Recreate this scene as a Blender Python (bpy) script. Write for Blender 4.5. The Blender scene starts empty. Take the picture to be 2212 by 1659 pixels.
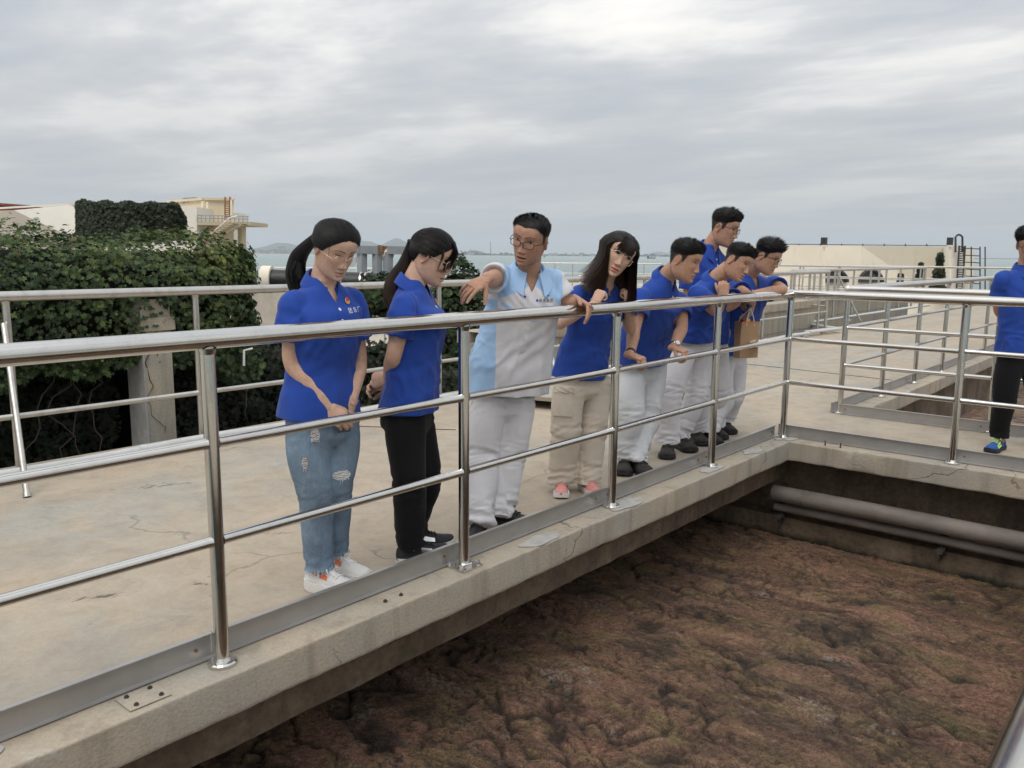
import bpy, bmesh, math, random
import numpy as np
from mathutils import Vector, Matrix, noise as mnoise
from mathutils.bvhtree import BVHTree
random.seed(7); rng = np.random.default_rng(7)
S = bpy.context.scene
COL = S.collection
V = Vector

# ------------------------------------------------------------------ camera
ANG, PITCH, ROLL, FPX = .7033, .1553, -.0081, 1786.97
CAM = V((2.617, -6.551, 1.48))
_fw = V((-math.sin(ANG), math.cos(ANG), 0)); _rt = V((math.cos(ANG), math.sin(ANG), 0)); _up = V((0, 0, 1))
FC = _fw*math.cos(PITCH) - _up*math.sin(PITCH)
_uc = _fw*math.sin(PITCH) + _up*math.cos(PITCH)
RC = _rt*math.cos(ROLL) - _uc*math.sin(ROLL)
UC = _rt*math.sin(ROLL) + _uc*math.cos(ROLL)
cd = bpy.data.cameras.new('camera'); cam = bpy.data.objects.new('camera', cd); COL.objects.link(cam)
cd.sensor_width = 36; cd.lens = 36*FPX/2212; cd.clip_start = .05; cd.clip_end = 40000
m = Matrix((RC, UC, -FC)).transposed().to_4x4(); m.translation = CAM; cam.matrix_world = m
S.camera = cam

# ------------------------------------------------------------------ sky
SUN_EL, SUN_AZ = math.radians(58), math.radians(150)
w = bpy.data.worlds.new('World'); S.world = w; w.use_nodes = True
nt = w.node_tree; nt.nodes.clear()
def N(tree, typ, **kw):
    n = tree.nodes.new(typ)
    for k, v in kw.items():
        if k.startswith('i_'): n.inputs[int(k[2:])].default_value = v
        else: setattr(n, k, v)
    return n
L = nt.links.new
out = N(nt, 'ShaderNodeOutputWorld'); bg = N(nt, 'ShaderNodeBackground')
sky = N(nt, 'ShaderNodeTexSky', sky_type='NISHITA', sun_disc=False, sun_elevation=SUN_EL, sun_rotation=SUN_AZ, dust_density=4.0, air_density=1.2)
skm = N(nt, 'ShaderNodeVectorMath', operation='SCALE'); skm.inputs[3].default_value = .085
L(sky.outputs[0], skm.inputs[0])
tc = N(nt, 'ShaderNodeTexCoord'); sep = N(nt, 'ShaderNodeSeparateXYZ'); L(tc.outputs['Generated'], sep.inputs[0])
zc = N(nt, 'ShaderNodeMath', operation='MAXIMUM', i_1=0.0); L(sep.outputs[2], zc.inputs[0])
za = N(nt, 'ShaderNodeMath', operation='ADD', i_1=.075); L(zc.outputs[0], za.inputs[0])
dx = N(nt, 'ShaderNodeMath', operation='DIVIDE'); L(sep.outputs[0], dx.inputs[0]); L(za.outputs[0], dx.inputs[1])
dy = N(nt, 'ShaderNodeMath', operation='DIVIDE'); L(sep.outputs[1], dy.inputs[0]); L(za.outputs[0], dy.inputs[1])
cmb = N(nt, 'ShaderNodeCombineXYZ'); L(dx.outputs[0], cmb.inputs[0]); L(dy.outputs[0], cmb.inputs[1])
mp = N(nt, 'ShaderNodeMapping'); mp.inputs['Rotation'].default_value = (0, 0, -.62); mp.inputs['Scale'].default_value = (.50, .80, 1); mp.inputs['Location'].default_value = (2.3, .4, 0)
L(cmb.outputs[0], mp.inputs[0])
n1 = N(nt, 'ShaderNodeTexNoise'); n1.inputs['Scale'].default_value = .8; n1.inputs['Detail'].default_value = 7; n1.inputs['Roughness'].default_value = .56; n1.inputs['Distortion'].default_value = .25
n2 = N(nt, 'ShaderNodeTexNoise'); n2.inputs['Scale'].default_value = 2.6; n2.inputs['Detail'].default_value = 6; n2.inputs['Roughness'].default_value = .55
L(mp.outputs[0], n1.inputs['Vector']); L(mp.outputs[0], n2.inputs['Vector'])
nm = N(nt, 'ShaderNodeMath', operation='MULTIPLY_ADD', i_1=.32); L(n2.outputs[0], nm.inputs[0])
n1s = N(nt, 'ShaderNodeMath', operation='MULTIPLY', i_1=.80); L(n1.outputs[0], n1s.inputs[0]); L(n1s.outputs[0], nm.inputs[2])
# clouds thin into an even haze towards the horizon
cr = N(nt, 'ShaderNodeValToRGB')
e = cr.color_ramp.elements
e[0].position = .34; e[0].color = (.455, .49, .54, 1)
e[1].position = .76; e[1].color = (1.12, 1.08, 1.01, 1)
for p, c in ((.47, (.53, .56, .60, 1)), (.56, (.66, .67, .685, 1)), (.64, (.90, .885, .86, 1))):
    q = cr.color_ramp.elements.new(p); q.color = c
L(nm.outputs[0], cr.inputs[0])
hz_ = N(nt, 'ShaderNodeMapRange'); hz_.inputs[1].default_value = .0; hz_.inputs[2].default_value = .23
L(sep.outputs[2], hz_.inputs[0])
mixh = N(nt, 'ShaderNodeMix', data_type='RGBA'); mixh.inputs[6].default_value = (.565, .585, .615, 1)
L(hz_.outputs[0], mixh.inputs[0]); L(cr.outputs[0], mixh.inputs[7])
mixs = N(nt, 'ShaderNodeMix', data_type='RGBA'); mixs.inputs[0].default_value = .93
L(skm.outputs[0], mixs.inputs[6]); L(mixh.outputs[2], mixs.inputs[7])
ov = N(nt, 'ShaderNodeMath', operation='MULTIPLY_ADD', i_1=.85, i_2=.93); L(zc.outputs[0], ov.inputs[0])      # an overcast sky brightens evenly towards the zenith
L(mixs.outputs[2], bg.inputs[0]); L(ov.outputs[0], bg.inputs[1])
L(bg.outputs[0], out.inputs[0])

# ------------------------------------------------------------------ sun behind the cloud deck
ld = bpy.data.lights.new('sun', 'SUN'); ld.energy = 1.0; ld.angle = math.radians(28); ld.color = (1, .97, .92)
lo = bpy.data.objects.new('sun', ld); COL.objects.link(lo)
sd = V((math.sin(SUN_AZ)*math.cos(SUN_EL), math.cos(SUN_AZ)*math.cos(SUN_EL), math.sin(SUN_EL)))
lo.rotation_euler = sd.to_track_quat('Z', 'Y').to_euler(); lo.location = (0, 0, 30)

vs = S.view_settings; vs.view_transform = 'Standard'; vs.look = 'None'; vs.exposure = 0.0; vs.gamma = 1; vs.use_curve_mapping = False
S.cycles.max_bounces = 8; S.cycles.diffuse_bounces = 3; S.cycles.glossy_bounces = 4; S.cycles.transparent_max_bounces = 12
S.cycles.use_denoising = True

# ------------------------------------------------------------------ survey helpers: a sight line from the camera station met with a plane
def ray(x, y): return FC + RC*((x-1106)/FPX) - UC*((y-829.5)/FPX)
def hz(x, y, z=0.): d = ray(x, y); return CAM + d*((z-CAM.z)/d.z)
def hx(x, y, X): d = ray(x, y); return CAM + d*((X-CAM.x)/d.x)
def hy(x, y, Y): d = ray(x, y); return CAM + d*((Y-CAM.y)/d.y)
def hd(x, y, D): return CAM + ray(x, y)*D
def depth(p): return (V(p)-CAM).dot(FC)

# ------------------------------------------------------------------ numpy gradient noise
_perm = rng.permutation(512); _perm = np.concatenate([_perm, _perm, _perm])
_grad = rng.normal(size=(512, 3)); _grad /= np.linalg.norm(_grad, axis=1)[:, None]
def pn(P):
    P = np.asarray(P, float); i = np.floor(P).astype(int); f = P-i; u = f*f*f*(f*(f*6-15)+10); i &= 511
    r = 0
    for a in (0, 1):
        for b in (0, 1):
            for c in (0, 1):
                h = _perm[_perm[_perm[(i[:, 0]+a) & 511]+((i[:, 1]+b) & 511)]+((i[:, 2]+c) & 511)]
                g = _grad[h & 511]
                d = (g*(f-np.array([a, b, c]))).sum(1)
                wx = (u[:, 0] if a else 1-u[:, 0]); wy = (u[:, 1] if b else 1-u[:, 1]); wz = (u[:, 2] if c else 1-u[:, 2])
                r = r + d*wx*wy*wz
    return r
def fbm(P, o=4, g=.5, l=2.03):
    P = np.asarray(P, float); r = 0; a = 1.
    for k in range(o): r = r+a*pn(P*l**k+17.3*k); a *= g
    return r

# ------------------------------------------------------------------ materials
MATS = {}
def mat(name, col=(.5, .5, .5), rough=.6, metal=0., spec=.5, **kw):
    if name in MATS: return MATS[name]
    m = bpy.data.materials.new(name); m.use_nodes = True; t = m.node_tree
    b = t.nodes['Principled BSDF']; b.inputs['Base Color'].default_value = (*col, 1); b.inputs['Roughness'].default_value = rough
    b.inputs['Metallic'].default_value = metal; b.inputs['Specular IOR Level'].default_value = spec
    m.diffuse_color = (*col, 1)
    MATS[name] = m; m['b'] = b.name
    if 'mott' in kw or 'bump' in kw:
        tc = N(t, 'ShaderNodeTexCoord'); src = tc.outputs['Object']
        if kw.get('stretch'):
            mpn = N(t, 'ShaderNodeMapping'); mpn.inputs['Scale'].default_value = kw['stretch']; t.links.new(src, mpn.inputs[0]); src = mpn.outputs[0]
        if 'mott' in kw:      # (scale, amount) brightness variation of the surface's own colour
            sc, am = kw['mott']
            n = N(t, 'ShaderNodeTexNoise'); n.inputs['Scale'].default_value = sc; n.inputs['Detail'].default_value = 6; n.inputs['Roughness'].default_value = .6
            t.links.new(src, n.inputs['Vector'])
            r = N(t, 'ShaderNodeMapRange'); r.inputs[1].default_value = .3; r.inputs[2].default_value = .7; r.inputs[3].default_value = 1-am; r.inputs[4].default_value = 1+am
            t.links.new(n.outputs[0], r.inputs[0])
            mx = N(t, 'ShaderNodeVectorMath', operation='SCALE'); mx.inputs[0].default_value = col
            t.links.new(r.outputs[0], mx.inputs[3]); t.links.new(mx.outputs[0], b.inputs['Base Color'])
        if 'bump' in kw:      # (scale, strength, distance)
            sc, st, di = kw['bump']
            n = N(t, 'ShaderNodeTexNoise'); n.inputs['Scale'].default_value = sc; n.inputs['Detail'].default_value = 4
            t.links.new(src, n.inputs['Vector'])
            bp = N(t, 'ShaderNodeBump'); bp.inputs['Strength'].default_value = st; bp.inputs['Distance'].default_value = di
            t.links.new(n.outputs[0], bp.inputs['Height']); t.links.new(bp.outputs[0], b.inputs['Normal'])
    return m
class G:
    """tiny node-graph helper"""
    def __init__(s, m):
        s.m = m; s.t = m.node_tree; s.b = s.t.nodes['Principled BSDF']; s.l = s.t.links.new
        s.tc = N(s.t, 'ShaderNodeTexCoord'); s.P = s.tc.outputs['Object']
    def map(s, scale=(1, 1, 1), rot=(0, 0, 0), loc=(0, 0, 0), src=None):
        n = N(s.t, 'ShaderNodeMapping'); n.inputs['Scale'].default_value = scale; n.inputs['Rotation'].default_value = rot; n.inputs['Location'].default_value = loc
        s.l(src or s.P, n.inputs[0]); return n.outputs[0]
    def noise(s, sc, det=5, ro=.55, dist=0., src=None):
        n = N(s.t, 'ShaderNodeTexNoise'); n.inputs['Scale'].default_value = sc; n.inputs['Detail'].default_value = det; n.inputs['Roughness'].default_value = ro; n.inputs['Distortion'].default_value = dist
        s.l(src or s.P, n.inputs['Vector']); return n.outputs[0]
    def voro(s, sc, feature='F1', src=None, out=0, rnd=1.):
        n = N(s.t, 'ShaderNodeTexVoronoi', feature=feature); n.inputs['Scale'].default_value = sc; n.inputs['Randomness'].default_value = rnd
        s.l(src or s.P, n.inputs['Vector']); return n.outputs[out]
    def ramp(s, src, *st):
        n = N(s.t, 'ShaderNodeValToRGB'); r = n.color_ramp
        while len(r.elements) < len(st): r.elements.new(.5)
        for el, (p, c) in zip(r.elements, st):
            el.position = p; el.color = (*c, 1) if isinstance(c, tuple) else (c, c, c, 1)
        s.l(src, n.inputs[0]); return n.outputs[0]
    def math(s, op, a, b=None, clamp=False):
        n = N(s.t, 'ShaderNodeMath', operation=op, use_clamp=clamp)
        for i, q in enumerate((a, b)):
            if q is None: continue
            if isinstance(q, (int, float)): n.inputs[i].default_value = q
            else: s.l(q, n.inputs[i])
        return n.outputs[0]
    def mix(s, f, a, b):
        n = N(s.t, 'ShaderNodeMix', data_type='RGBA')
        for i, q in ((0, f), (6, a), (7, b)):
            if isinstance(q, (int, float)): n.inputs[i].default_value = q
            elif isinstance(q, tuple): n.inputs[i].default_value = (*q, 1)
            else: s.l(q, n.inputs[i])
        return n.outputs[2]
    def mul(s, a, b):
        n = N(s.t, 'ShaderNodeMix', data_type='RGBA', blend_type='MULTIPLY'); n.inputs[0].default_value = 1
        for i, q in ((6, a), (7, b)):
            if isinstance(q, tuple): n.inputs[i].default_value = (*q, 1)
            else: s.l(q, n.inputs[i])
        return n.outputs[2]
    def attr(s, name, out=0):
        n = N(s.t, 'ShaderNodeAttribute', attribute_name=name); return n.outputs[out]
    def base(s, c): s.l(c, s.b.inputs['Base Color'])
    def rough(s, c): s.l(c, s.b.inputs['Roughness'])
    def bump(s, h, st, di, prev=None):
        n = N(s.t, 'ShaderNodeBump'); n.inputs['Strength'].default_value = st; n.inputs['Distance'].default_value = di
        s.l(h, n.inputs['Height'])
        if prev: s.l(prev, n.inputs['Normal'])
        s.l(n.outputs[0], s.b.inputs['Normal']); return n.outputs[0]

ORD = 'first second third fourth fifth sixth seventh eighth ninth tenth eleventh twelfth thirteenth fourteenth fifteenth sixteenth seventeenth eighteenth nineteenth twentieth'.split(); ORD += ['twenty-'+q for q in ORD[:9]]+['thirtieth']+['thirty-'+q for q in ORD[:9]]
# ------------------------------------------------------------------ mesh helpers
def frame(d):
    d = V(d).normalized(); a = V((0, 0, 1)) if abs(d.z) < .92 else V((0, 1, 0))
    u = a.cross(d).normalized(); return u, d.cross(u)
class MB:
    def __init__(s): s.v = []; s.f = []; s.mi = []; s.cm = 0
    def add(s, vs, fs):
        o = len(s.v); s.v += [tuple(q) for q in vs]; s.f += [tuple(o+i for i in f) for f in fs]; s.mi += [s.cm]*len(fs); return s
    def box(s, a, b):
        (x0, y0, z0), (x1, y1, z1) = a, b
        vs = [(x0, y0, z0), (x1, y0, z0), (x1, y1, z0), (x0, y1, z0), (x0, y0, z1), (x1, y0, z1), (x1, y1, z1), (x0, y1, z1)]
        return s.add(vs, [(0, 3, 2, 1), (4, 5, 6, 7), (0, 1, 5, 4), (1, 2, 6, 5), (2, 3, 7, 6), (3, 0, 4, 7)])
    def obox(s, c, ax, ay, az):
        c, ax, ay, az = V(c), V(ax), V(ay), V(az)
        vs = [c+ax*i+ay*j+az*k for k in (-1, 1) for i, j in ((-1, -1), (1, -1), (1, 1), (-1, 1))]
        fs = [(0, 3, 2, 1), (4, 5, 6, 7), (0, 1, 5, 4), (1, 2, 6, 5), (2, 3, 7, 6), (3, 0, 4, 7)]
        if ax.cross(ay).dot(az) < 0: fs = [f[::-1] for f in fs]
        return s.add(vs, fs)
    def beam(s, a, b, w_, h_):
        a, b = V(a), V(b); u, t = frame(b-a); return s.obox((a+b)/2, (b-a)/2, u*w_/2, t*h_/2)
    def tube(s, pts, r, n=12, caps=True, closed=False):
        pts = [V(p) for p in pts]; m_ = len(pts); rs = r if hasattr(r, '__len__') else [r]*m_
        vs = []; u = None
        for i, p in enumerate(pts):
            d = (pts[(i+1) % m_] if closed else pts[min(i+1, m_-1)])-(pts[i-1] if (closed or i) else pts[0])
            d.normalize()
            if u is None: u, t = frame(d)
            else:
                u = (u-d*u.dot(d)); u = u.normalized() if u.length > 1e-6 else frame(d)[0]; t = d.cross(u)
            vs += [p+(u*math.cos(2*math.pi*k/n)+t*math.sin(2*math.pi*k/n))*rs[i] for k in range(n)]
        fs = []
        for i in range(m_ if closed else m_-1):
            j = (i+1) % m_
            for k in range(n): fs.append((i*n+k, i*n+(k+1) % n, j*n+(k+1) % n, j*n+k))
        if caps and not closed: fs += [tuple(range(n))[::-1], tuple((m_-1)*n+k for k in range(n))]
        return s.add(vs, fs)
    def disc(s, c, r, h, n=24, axis=(0, 0, 1), bev=.0):
        c = V(c); ax = V(axis).normalized()
        if bev: return s.tube([c, c+ax*(h-bev), c+ax*h], [r, r, r-bev], n)
        return s.tube([c, c+ax*h], r, n)
    def prism(s, poly, d):
        poly = [V(p) for p in poly]; d = V(d); n = len(poly)
        vs = poly+[p+d for p in poly]
        return s.add(vs, [tuple(range(n))[::-1], tuple(range(n, 2*n))]+[(i, (i+1) % n, n+(i+1) % n, n+i) for i in range(n)])
    def loft(s, rings, caps=True):
        n = len(rings[0]); vs = [q for r in rings for q in r]; fs = []
        for i in range(len(rings)-1):
            for k in range(n): fs.append((i*n+k, i*n+(k+1) % n, (i+1)*n+(k+1) % n, (i+1)*n+k))
        if caps: fs += [tuple(range(n))[::-1], tuple((len(rings)-1)*n+k for k in range(n))]
        return s.add(vs, fs)
    def mesh(s, name, mats=None, smooth=35):
        me = bpy.data.meshes.new(name); me.from_pydata(s.v, [], s.f)
        if mats:
            for q in (mats if isinstance(mats, (list, tuple)) else [mats]): me.materials.append(q)
            if any(s.mi): me.polygons.foreach_set('material_index', s.mi)
        bm = bmesh.new(); bm.from_mesh(me); bmesh.ops.recalc_face_normals(bm, faces=bm.faces); bm.to_mesh(me); bm.free()
        if smooth:
            me.polygons.foreach_set('use_smooth', [True]*len(me.polygons))
            if smooth < 180: me.set_sharp_from_angle(angle=math.radians(smooth))
        return me
    def build(s, name, mats, parent=None, smooth=35):
        return link(name, s.mesh(name, mats, smooth), parent)
def link(name, data, parent=None):
    o = bpy.data.objects.new(name, data); COL.objects.link(o); o.parent = parent; return o
def empty(name, loc=(0, 0, 0)):
    o = bpy.data.objects.new(name, None); o.empty_display_size = .2; COL.objects.link(o); return o
def tag(o, label=None, cat=None, group=None, kind=None):
    if label: o['label'] = label
    if cat: o['category'] = cat
    if group: o['group'] = group
    if kind: o['kind'] = kind
    return o
def base_at(root, p):
    """put the thing's origin at its base, keeping its parts where they stand"""
    root.location = p; mi = Matrix.Translation(-V(p))
    for c in root.children: c.matrix_parent_inverse = mi
    return root
# ================================================================== materials of the place
def concrete_mat(name, c1, c2, c3, cracks=True, stains=(), fine=1.5):
    m = mat(name, c1, .85, spec=.25); g = G(m)
    big = g.noise(.55, 4, .55, .3); mid = g.noise(2.3, 7, .65, .3); fin = g.noise(38, 4, .6); sp = g.noise(160, 2, .5)
    c = g.mix(g.ramp(big, (.42, 0.), (.6, 1.)), c1, c2)
    c = g.mix(g.math('MULTIPLY', g.ramp(mid, (.44, 0.), (.66, 1.)), .75), c, c3); gr = g.noise(5.5, 7, .72, .4); c = g.mul(c, g.ramp(gr, (.3, .84), (.5, 1.), (.7, 1.10)))
    f = g.math('ADD', g.math('MULTIPLY', g.math('SUBTRACT', fin, .5), .22*fine), g.math('MULTIPLY', g.math('SUBTRACT', sp, .5), .30*fine))
    c = g.mul(c, g.ramp(g.math('ADD', f, .5), (0., .55), (.5, 1.), (1., 1.3)))
    # broad brush streaks left by floating the screed
    st = g.noise(1.6, 5, .6, .5, g.map((1.2, .35, 1), (0, 0, .55)))
    c = g.mul(c, g.ramp(st, (.3, .88), (.55, 1.), (.75, 1.06)))
    h = g.math('ADD', g.math('MULTIPLY', fin, .6), g.math('MULTIPLY', sp, .4))
    if cracks:
        warp = N(g.t, 'ShaderNodeVectorMath', operation='MULTIPLY_ADD'); nn = N(g.t, 'ShaderNodeTexNoise'); nn.inputs['Scale'].default_value = 2.2; nn.inputs['Detail'].default_value = 6
        g.l(g.P, nn.inputs['Vector']); g.l(nn.outputs['Color'], warp.inputs[0]); warp.inputs[1].default_value = (.55, .55, .55); g.l(g.P, warp.inputs[2])
        e = g.voro(.36, 'DISTANCE_TO_EDGE', warp.outputs[0])
        msk = g.ramp(g.noise(.8, 2, .5, 0, g.map((1, 1, 1), loc=(5, 2, 0))), (.50, 0.), (.56, 1.))
        k = g.math('MULTIPLY', g.ramp(e, (0., 1.), (.0014, .7), (.0034, 0.)), msk)
        c = g.mix(g.math('MULTIPLY', k, .42), c, (.10, .09, .075))
        h = g.math('SUBTRACT', h, g.math('MULTIPLY', k, 1.5))
    for (x, y, rx, ry, a, thr, colr) in stains:
        d = N(g.t, 'ShaderNodeVectorMath', operation='LENGTH'); g.l(g.map((1/rx, 1/ry, .001), (0, 0, 0), src=g.map((1, 1, 1), (0, 0, -a), src=g.map(loc=(-x, -y, 0)))), d.inputs[0])
        n = g.noise(26, 5, .65, 0, g.map((1.7, .6, 1), (0, 0, -a)))
        k = g.math('MULTIPLY', g.math('SUBTRACT', g.math('SUBTRACT', n, g.math('MULTIPLY', d.outputs['Value'], .25)), thr), 9, True)
        c = g.mix(g.math('MULTIPLY', k, .85), c, colr)
    pit = g.math('MULTIPLY', g.ramp(g.voro(9, 'F1', out=0), (.05, 1.), (.09, 0.)), g.ramp(g.voro(9, 'F1', out=1), (.72, 0.), (.78, 1.))); c = g.mix(g.math('MULTIPLY', pit, .55), c, (.16, .135, .105))
    drop = g.voro(2.6, 'F1', out=0); dm = g.ramp(g.voro(2.6, 'F1', out=1), (.9, 0.), (.93, 1.))
    c = g.mix(g.math('MULTIPLY', g.ramp(drop, (.025, 1.), (.04, 0.)), dm), c, (.62, .60, .56))
    g.base(c); g.bump(h, .35, .006)
    return m
M_DECK = concrete_mat('deck_concrete', (.435, .37, .292), (.375, .355, .31), (.46, .375, .275),
    stains=((-2.42, -4.1, .42, .09, 1.1, .42, (.09, .085, .08)), (-.95, -5.12, .20, .05, 1.0, .40, (.09, .08, .075)), (-1.05, -4.1, .22, .05, .9, .44, (.12, .11, .1)), (-.75, -4.75, .05, .03, .5, .35, (.1, .09, .085)),
            (-1.9, 3.4, .5, .03, .1, .40, (.10, .09, .08)), (-1.2, 2.4, .6, .05, .2, .46, (.13, .12, .1)), (-2.7, 1.6, .3, .1, .4, .45, (.16, .15, .13))))
def fascia_mat():
    m = mat('edge_concrete', (.4, .36, .29), .9, spec=.2); g = G(m)
    big = g.noise(1.3, 5, .6, .3); drip = g.noise(7, 5, .65, .2, g.map((1, 1, .12))); fin = g.noise(70, 4, .7)
    c = g.mix(g.ramp(big, (.4, 0.), (.62, 1.)), (.45, .385, .30), (.37, .345, .295))
    c = g.mix(g.math('MULTIPLY', g.ramp(drip, (.5, 0.), (.68, 1.)), .45), c, (.20, .175, .14))
    c = g.mix(g.ramp(g.noise(2.4, 6, .7, .5), (.62, 0.), (.7, .35)), c, (.58, .57, .54))
    c = g.mul(c, g.ramp(fin, (.25, .84), (.5, 1.), (.75, 1.12)))
    warp = g.map((1, 1, 1.6)); e = g.voro(1.1, 'DISTANCE_TO_EDGE', g.map((1, 1, 1)))
    nn = N(g.t, 'ShaderNodeTexNoise'); nn.inputs['Scale'].default_value = 4; nn.inputs['Detail'].default_value = 6; g.l(g.P, nn.inputs['Vector'])
    wv = N(g.t, 'ShaderNodeVectorMath', operation='MULTIPLY_ADD'); g.l(nn.outputs['Color'], wv.inputs[0]); wv.inputs[1].default_value = (.5, .5, .3); g.l(g.P, wv.inputs[2])
    e = g.voro(.9, 'DISTANCE_TO_EDGE', wv.outputs[0])
    k = g.math('MULTIPLY', g.ramp(e, (0., 1.), (.003, .5), (.007, 0.)), g.ramp(g.noise(1.1, 2), (.50, 0.), (.58, 1.)))
    c = g.mix(g.math('MULTIPLY', k, .6), c, (.045, .04, .035))
    g.base(c); g.bump(g.math('SUBTRACT', fin, g.math('MULTIPLY', k, 1.2)), .5, .008)
    return m
M_EDGE = fascia_mat()
def pit_mat():
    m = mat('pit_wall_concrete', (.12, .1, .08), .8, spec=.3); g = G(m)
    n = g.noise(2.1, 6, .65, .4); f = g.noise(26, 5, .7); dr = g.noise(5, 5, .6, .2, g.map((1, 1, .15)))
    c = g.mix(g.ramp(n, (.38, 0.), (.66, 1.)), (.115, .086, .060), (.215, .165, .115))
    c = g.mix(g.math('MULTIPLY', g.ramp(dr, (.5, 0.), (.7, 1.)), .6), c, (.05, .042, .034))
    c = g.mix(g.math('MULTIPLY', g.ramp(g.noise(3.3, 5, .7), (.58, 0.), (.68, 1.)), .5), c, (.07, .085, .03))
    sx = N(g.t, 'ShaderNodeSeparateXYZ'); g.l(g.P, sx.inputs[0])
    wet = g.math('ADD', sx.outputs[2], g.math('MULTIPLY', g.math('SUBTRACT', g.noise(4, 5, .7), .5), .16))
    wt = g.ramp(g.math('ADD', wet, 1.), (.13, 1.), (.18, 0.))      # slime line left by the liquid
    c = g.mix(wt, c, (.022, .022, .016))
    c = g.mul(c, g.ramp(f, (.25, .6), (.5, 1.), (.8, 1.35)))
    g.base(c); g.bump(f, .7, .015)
    return m
M_PIT = pit_mat()
def steel_mat(name, col, rough, dirt):
    m = mat(name, col, rough, 1.); g = G(m)
    n = g.noise(5, 5, .6); fi = g.noise(60, 4, .7)
    g.base(g.mix(g.math('MULTIPLY', g.ramp(g.noise(11, 6, .7), (.5, 0.), (.75, 1.)), dirt), col, (.30, .27, .23)))
    g.rough(g.math('ADD', g.math('MULTIPLY', g.math('ADD', n, fi), .5*.22), rough-.11))
    g.bump(g.noise(9, 3, .5), .06, .01)
    return m
M_STEEL = steel_mat('polished_stainless', (.66, .645, .61), .17, .22)
M_STEEL2 = steel_mat('weathered_stainless', (.60, .575, .53), .34, .6)
M_WELD = mat('weld_silver', (.72, .72, .70), .42, .9, bump=(90, .6, .003))
M_TOE = mat('brushed_toe_plate', (.44, .43, .42), .42, .75, mott=(6, .10), bump=(50, .15, .003))
M_WHITEP = mat('grey_plastic_pipe', (.55, .56, .56), .5, mott=(8, .12), bump=(40, .2, .003))
M_PIPE = mat('dusty_grey_pipe', (.20, .175, .155), .7, mott=(5, .35), bump=(30, .4, .006), stretch=(.5, 1, 1))
M_BRACK = mat('rusty_bracket', (.05, .04, .035), .8, mott=(20, .4))
def cream_mat(name, col, dirt=(.45, .36, .24)):
    m = mat(name, col, .85, spec=.2); g = G(m)
    a = g.noise(.35, 5, .6); b = g.noise(2.2, 6, .65, 0, g.map((1, 1, .25)))
    c = g.mul(col, g.ramp(a, (.3, .93), (.7, 1.05)))
    c = g.mix(g.math('MULTIPLY', g.ramp(b, (.58, 0.), (.78, 1.)), .45), c, dirt); g.base(c); g.bump(g.noise(14, 4), .15, .02)
    return m
M_CREAM = cream_mat('cream_render', (.78, .71, .58)); M_WHITEW = cream_mat('white_render', (.74, .70, .62), (.5, .46, .4)); M_YELL = cream_mat('yellow_render', (.72, .62, .45))
M_ROOF = mat('red_roof', (.20, .06, .045), .8, mott=(3, .2))
M_GREYP = mat('grey_steel_paint', (.27, .29, .31), .5, .2, mott=(3, .18), bump=(20, .2, .01))
M_RUST = mat('rust', (.22, .11, .05), .9, mott=(9, .4))
M_BLACKJ = mat('black_pipe_jacket', (.018, .018, .02), .42, bump=(12, .5, .02))
M_DARK = mat('dark_glass', (.03, .035, .04), .15)
M_DKMET = mat('dark_iron', (.05, .05, .055), .55, .4)
M_TAN = mat('yard_concrete', (.46, .42, .36), .9, mott=(1.5, .2), bump=(20, .3, .01))
M_PANEL = None
def panel_mat():
    m = mat('board_marked_concrete', (.42, .38, .30), .9, spec=.2); g = G(m)
    n = g.noise(1.4, 6, .65, .3); d = g.noise(6, 5, .65, .2, g.map((1, 1, .12))); f = g.noise(50, 4, .7)
    c = g.mix(g.ramp(n, (.38, 0.), (.65, 1.)), (.47, .41, .31), (.36, .345, .31))
    c = g.mix(g.math('MULTIPLY', g.ramp(d, (.52, 0.), (.7, 1.)), .5), c, (.22, .20, .16)); c = g.mul(c, g.ramp(f, (.25, .8), (.75, 1.15)))
    g.base(c); g.bump(f, .4, .006); return m
M_PANEL = panel_mat()

# ================================================================== walkways with broken concrete edges
def edge_strip(p0, p1, nrm, seed, amp=1.):
    """top strip, chipped arris, fascia and soffit swept along an edge; returns verts/faces. nrm points out over the pit"""
    p0, p1, nrm = V(p0), V(p1), V(nrm); Ln = (p1-p0).length; n = max(2, int(Ln/.022)); d = (p1-p0)/n
    prof = [(-.20, 0.), (-.10, 0.), (-.04, 0.), (-.016, 0.), (-.007, 0.), (-.003, -.001), (-.0003, -.005), (0, -.010), (0, -.025), (0, -.06), (0, -.10), (0, -.135), (-.0005, -.147), (-.004, -.153), (-.012, -.155), (-.20, -.155)]
    k = len(prof); I = np.arange(n+1); base = np.array([p0+d*i for i in I])
    pts = np.zeros((n+1, k, 3))
    for j, (o, z) in enumerate(prof): pts[:, j] = base+np.array(nrm)*o+np.array([0, 0, z])
    flat = pts.reshape(-1, 3); J = np.tile(np.arange(k), n+1)
    w_ = np.array([0, .05, .2, .6, .9, 1.1, 1.1, .9, .7, .6, .6, .8, 1.2, 1.2, .8, 0])[J]*amp
    a = fbm(flat*np.array([3.2, 3.2, 6])+seed, 5, .6); b = fbm(flat*22+seed*3, 3)
    chip = np.clip(pn(flat*np.array([2.1, 2.1, 2])+seed*1.7)-.18, 0, 1)
    dn = (a*.004+b*.003-chip*.045)*w_
    flat = flat+np.array(nrm)[None]*dn[:, None]
    flat[:, 2] += (b*.0025+fbm(flat*9+seed*5, 3)*.004)*w_ - np.where(J >= 10, 0, 0) + np.where((J >= 11) & (J <= 14), a*.010, 0)
    fs = [(i*k+j, (i+1)*k+j, (i+1)*k+j+1, i*k+j+1) for i in range(n) for j in range(k-1)]
    return flat, fs
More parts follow.
